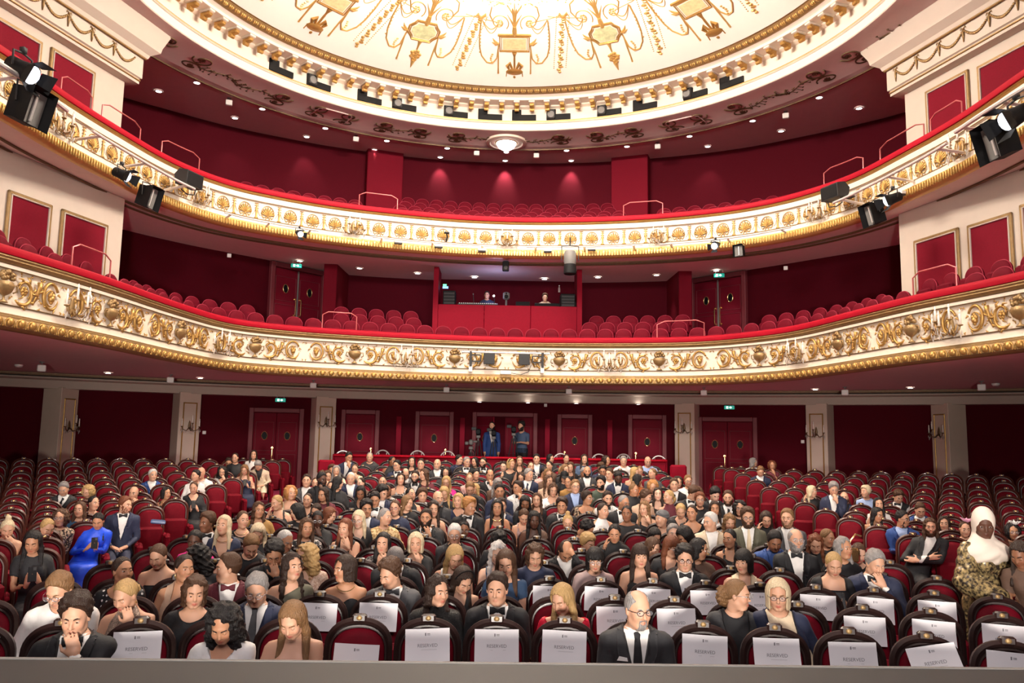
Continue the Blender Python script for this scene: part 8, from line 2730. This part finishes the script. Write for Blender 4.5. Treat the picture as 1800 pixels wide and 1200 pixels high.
# the standing guest in the pale headscarf, right aisle
Yh = 7.15
ph_ = at_y(1730, 917, Yh); zf = floor_z(ph_[0], Yh)
sc_h = (ph_[2] - zf) / (1.245 + .38)
def wear_gown(piece, x, y, z, A, front, s, L, isarm, root, ph, UP):
    piece('gown_bodice', np.minimum(np.minimum(1.09 - z, .93 * L - s), np.where(isarm, 1, z - .50)), 'goldprint', .022)
    xs, ys, zs, X, Y, Z = mgrid(-.42, .42, -.40, .40, .0, 1.12, .024)
    d = cone(X, Y, Z, (0, .03, 1.02), (0, .0, .02), .175, .33, 1.15)
    ang = np.arctan2(X, Y); d = d + .014 * np.sin(ang * 9 + Z * 3) * np.clip((1.0 - Z) * 1.5, 0, 1)
    d = smax(d, Z - 1.05, .06); d = smax(d, .02 - Z, .01)
    v, q = surface_nets(d, xs, ys, zs); bodypart('gown_skirt', v, q, None, cloth_mat('goldprint'), root)
    for sx in (-1, 1):                                   # wide sleeves
        xs, ys, zs, X, Y, Z = mgrid(-.55, .55, -.45, .25, .75, 1.50, .022)
        J_ = (np.array([sx * SW[1], .04, 1.385]), np.array([sx * (SW[1] + .10), -.03, 1.13]))
        W_ = J_[1] + (np.array([sx * -.10, -.20, -.10]) if sx < 0 else np.array([.06, -.24, .04]))
        d = smin(cone(X, Y, Z, J_[0], J_[1], .075, .095), cone(X, Y, Z, J_[1], W_, .095, .105), .03) + .006 * np.sin(Z * 60 + X * 40)
        v, q = surface_nets(d, xs, ys, zs); bodypart('sleeve', v, q, None, cloth_mat('goldprint'), root)
    xs, ys, zs, X, Y, Z = mgrid(-.30, .30, -.24, .26, -.40, .20, .0085)
    A2 = np.abs(X)
    d = ell(X, Y, Z, (0, .018, .022), (.088, .108, .114))
    d = smin(d, cone(X, Y, Z, (0, .03, -.05), (0, .03, -.16), .078, .09), .04)
    d = smin(d, ell(X, Y, Z, (0, .0, -.245), (.205, .145, .115)), .06)
    d = d + .0045 * np.sin((Z * .9 + A2 * .55) * 70) * np.clip((-.06 - Z) * 8, 0, 1)
    face = ell(X, Y, Z, (0, -.105, -.02), (.057, .075, .083))
    d = smax(d, -face, .012)
    v, q = surface_nets(d, xs, ys, zs)
    # the scarf turns with the head above, stays on the shoulders below
    t = np.clip((v[:, 2] + .17) / .10, 0, 1)[:, None]
    HC = np.array([0, -.004, 1.245 + .38])
    bodypart('headscarf', ph(v) * t + (v * 1.04 + HC) * (1 - t), q, None, M('scarf_cream', (.74, .64, .55), .75, noise=.05, nscale=8), root)
a_l = ((.10, -.07, -.255), (.06, -.24, .04)); a_r = ((.10, -.07, -.255), (-.10, -.20, -.10))
stand_person((ph_[0], Yh, zf), .25, 'f', 'd', 'hijab', 'bk', -34, 16, (a_l, a_r), ((-.1, -.9, -.1), (-.3, -.5, -.8)), ((0, 0, -1), (-.8, .3, 0)), 0, sc_h, wear_gown, 'person in black and gold gown and pale headscarf standing in the right aisle')
# partly cropped neighbour at the right edge
pq = at_y(1822, 955, 6.9)
r_, _, _, _ = make_person(dict(pos=(pq[0], 6.9, pq[2] - 1.18), rz=-.5, sex='f', skin='m', hair='long', hc='db', outfit='dress/brown/crew/0.3/.1', yaw=-30, pitch=25, pose='lap', lod=1, ex=('legs',), lean=(-.10, -.08, -.02)))
tag(r_, 'person in brown dress leaning in at the right edge', 'person')
# clutch and jacket on the aisle seats
p = at_y(278, 917, 12.0)
mb = MB(); mb.rbox((0, 0, 0), (.20, .14, .035), .012)
tag(mb.build('clutch_bag', M('cloth_bag', (.05, .09, .2), .4), loc=(p[0], p[1], p[2]), rot=(.2, .1, .4), auto=40), 'flat dark blue bag lying on the left aisle seat end', 'bag')
p = at_y(1498, 966, 8.6)
o = empty('shoulder_bag', tuple(p), 0, 'small gold bag with a chain strap on the right aisle seat', 'bag')
mb = MB(); mb.rbox((0, 0, -.06), (.16, .06, .16), .03); mb.build('pouch', 'brass', o, auto=40)
mb = MB(); mb.tube([(-.05, 0, .0), (-.02, -.02, .10), (.04, 0, .16), (.10, .0, .14)], .010, 6); mb.build('chain', 'brass', o)
# ---------------------------------------------------------------- chandelier under the dome (its lowest drops reach into the picture)
ch = empty('chandelier', (0, 14.8, 10.70), 0, 'great crystal chandelier hanging from the middle of the dome', 'chandelier')
mb = MB(); mb.tube([(0, 0, 1.4), (0, 0, 3.12)], .03, 8); mb.build('chain', 'brass', ch)
for (R, z) in ((1.25, .62), (.8, 1.15)):
    mb = MB(); mb.tube([(R * math.cos(t), R * math.sin(t), z) for t in np.linspace(0, 2 * PI, 41)], .03, 8, caps=False); mb.build('hoop', 'brass', ch)
for k in range(12):
    a = k * PI / 6; mb = MB()
    mb.tube([(0, 0, 1.25), (.5 * math.cos(a), .5 * math.sin(a), .75), (1.25 * math.cos(a), 1.25 * math.sin(a), .64)], .018, 6); mb.build('arm', 'brass', ch)
    mb = MB(); mb.lathe([(.02, .66), (.03, .70), (.022, .78), (.002, .82)], 10, (1.25 * math.cos(a), 1.25 * math.sin(a), 0)); mb.build('bulb', 'lamp_white', ch)
dm = MB(); dm.lathe([(.001, .06), (.016, .03), (.012, -.02), (.001, -.05)], 6); dme = dm.mesh('crystal_drop', 'crystal')
for ring, (R, z, n) in enumerate(((1.25, .50, 30), (.95, .34, 24), (.65, .20, 18), (.35, .09, 10), (.0, .03, 1))):
    for k in range(n):
        a = 2 * PI * k / n; new_obj('crystal_drop', dme, ch, loc=(R * math.cos(a), R * math.sin(a), z))
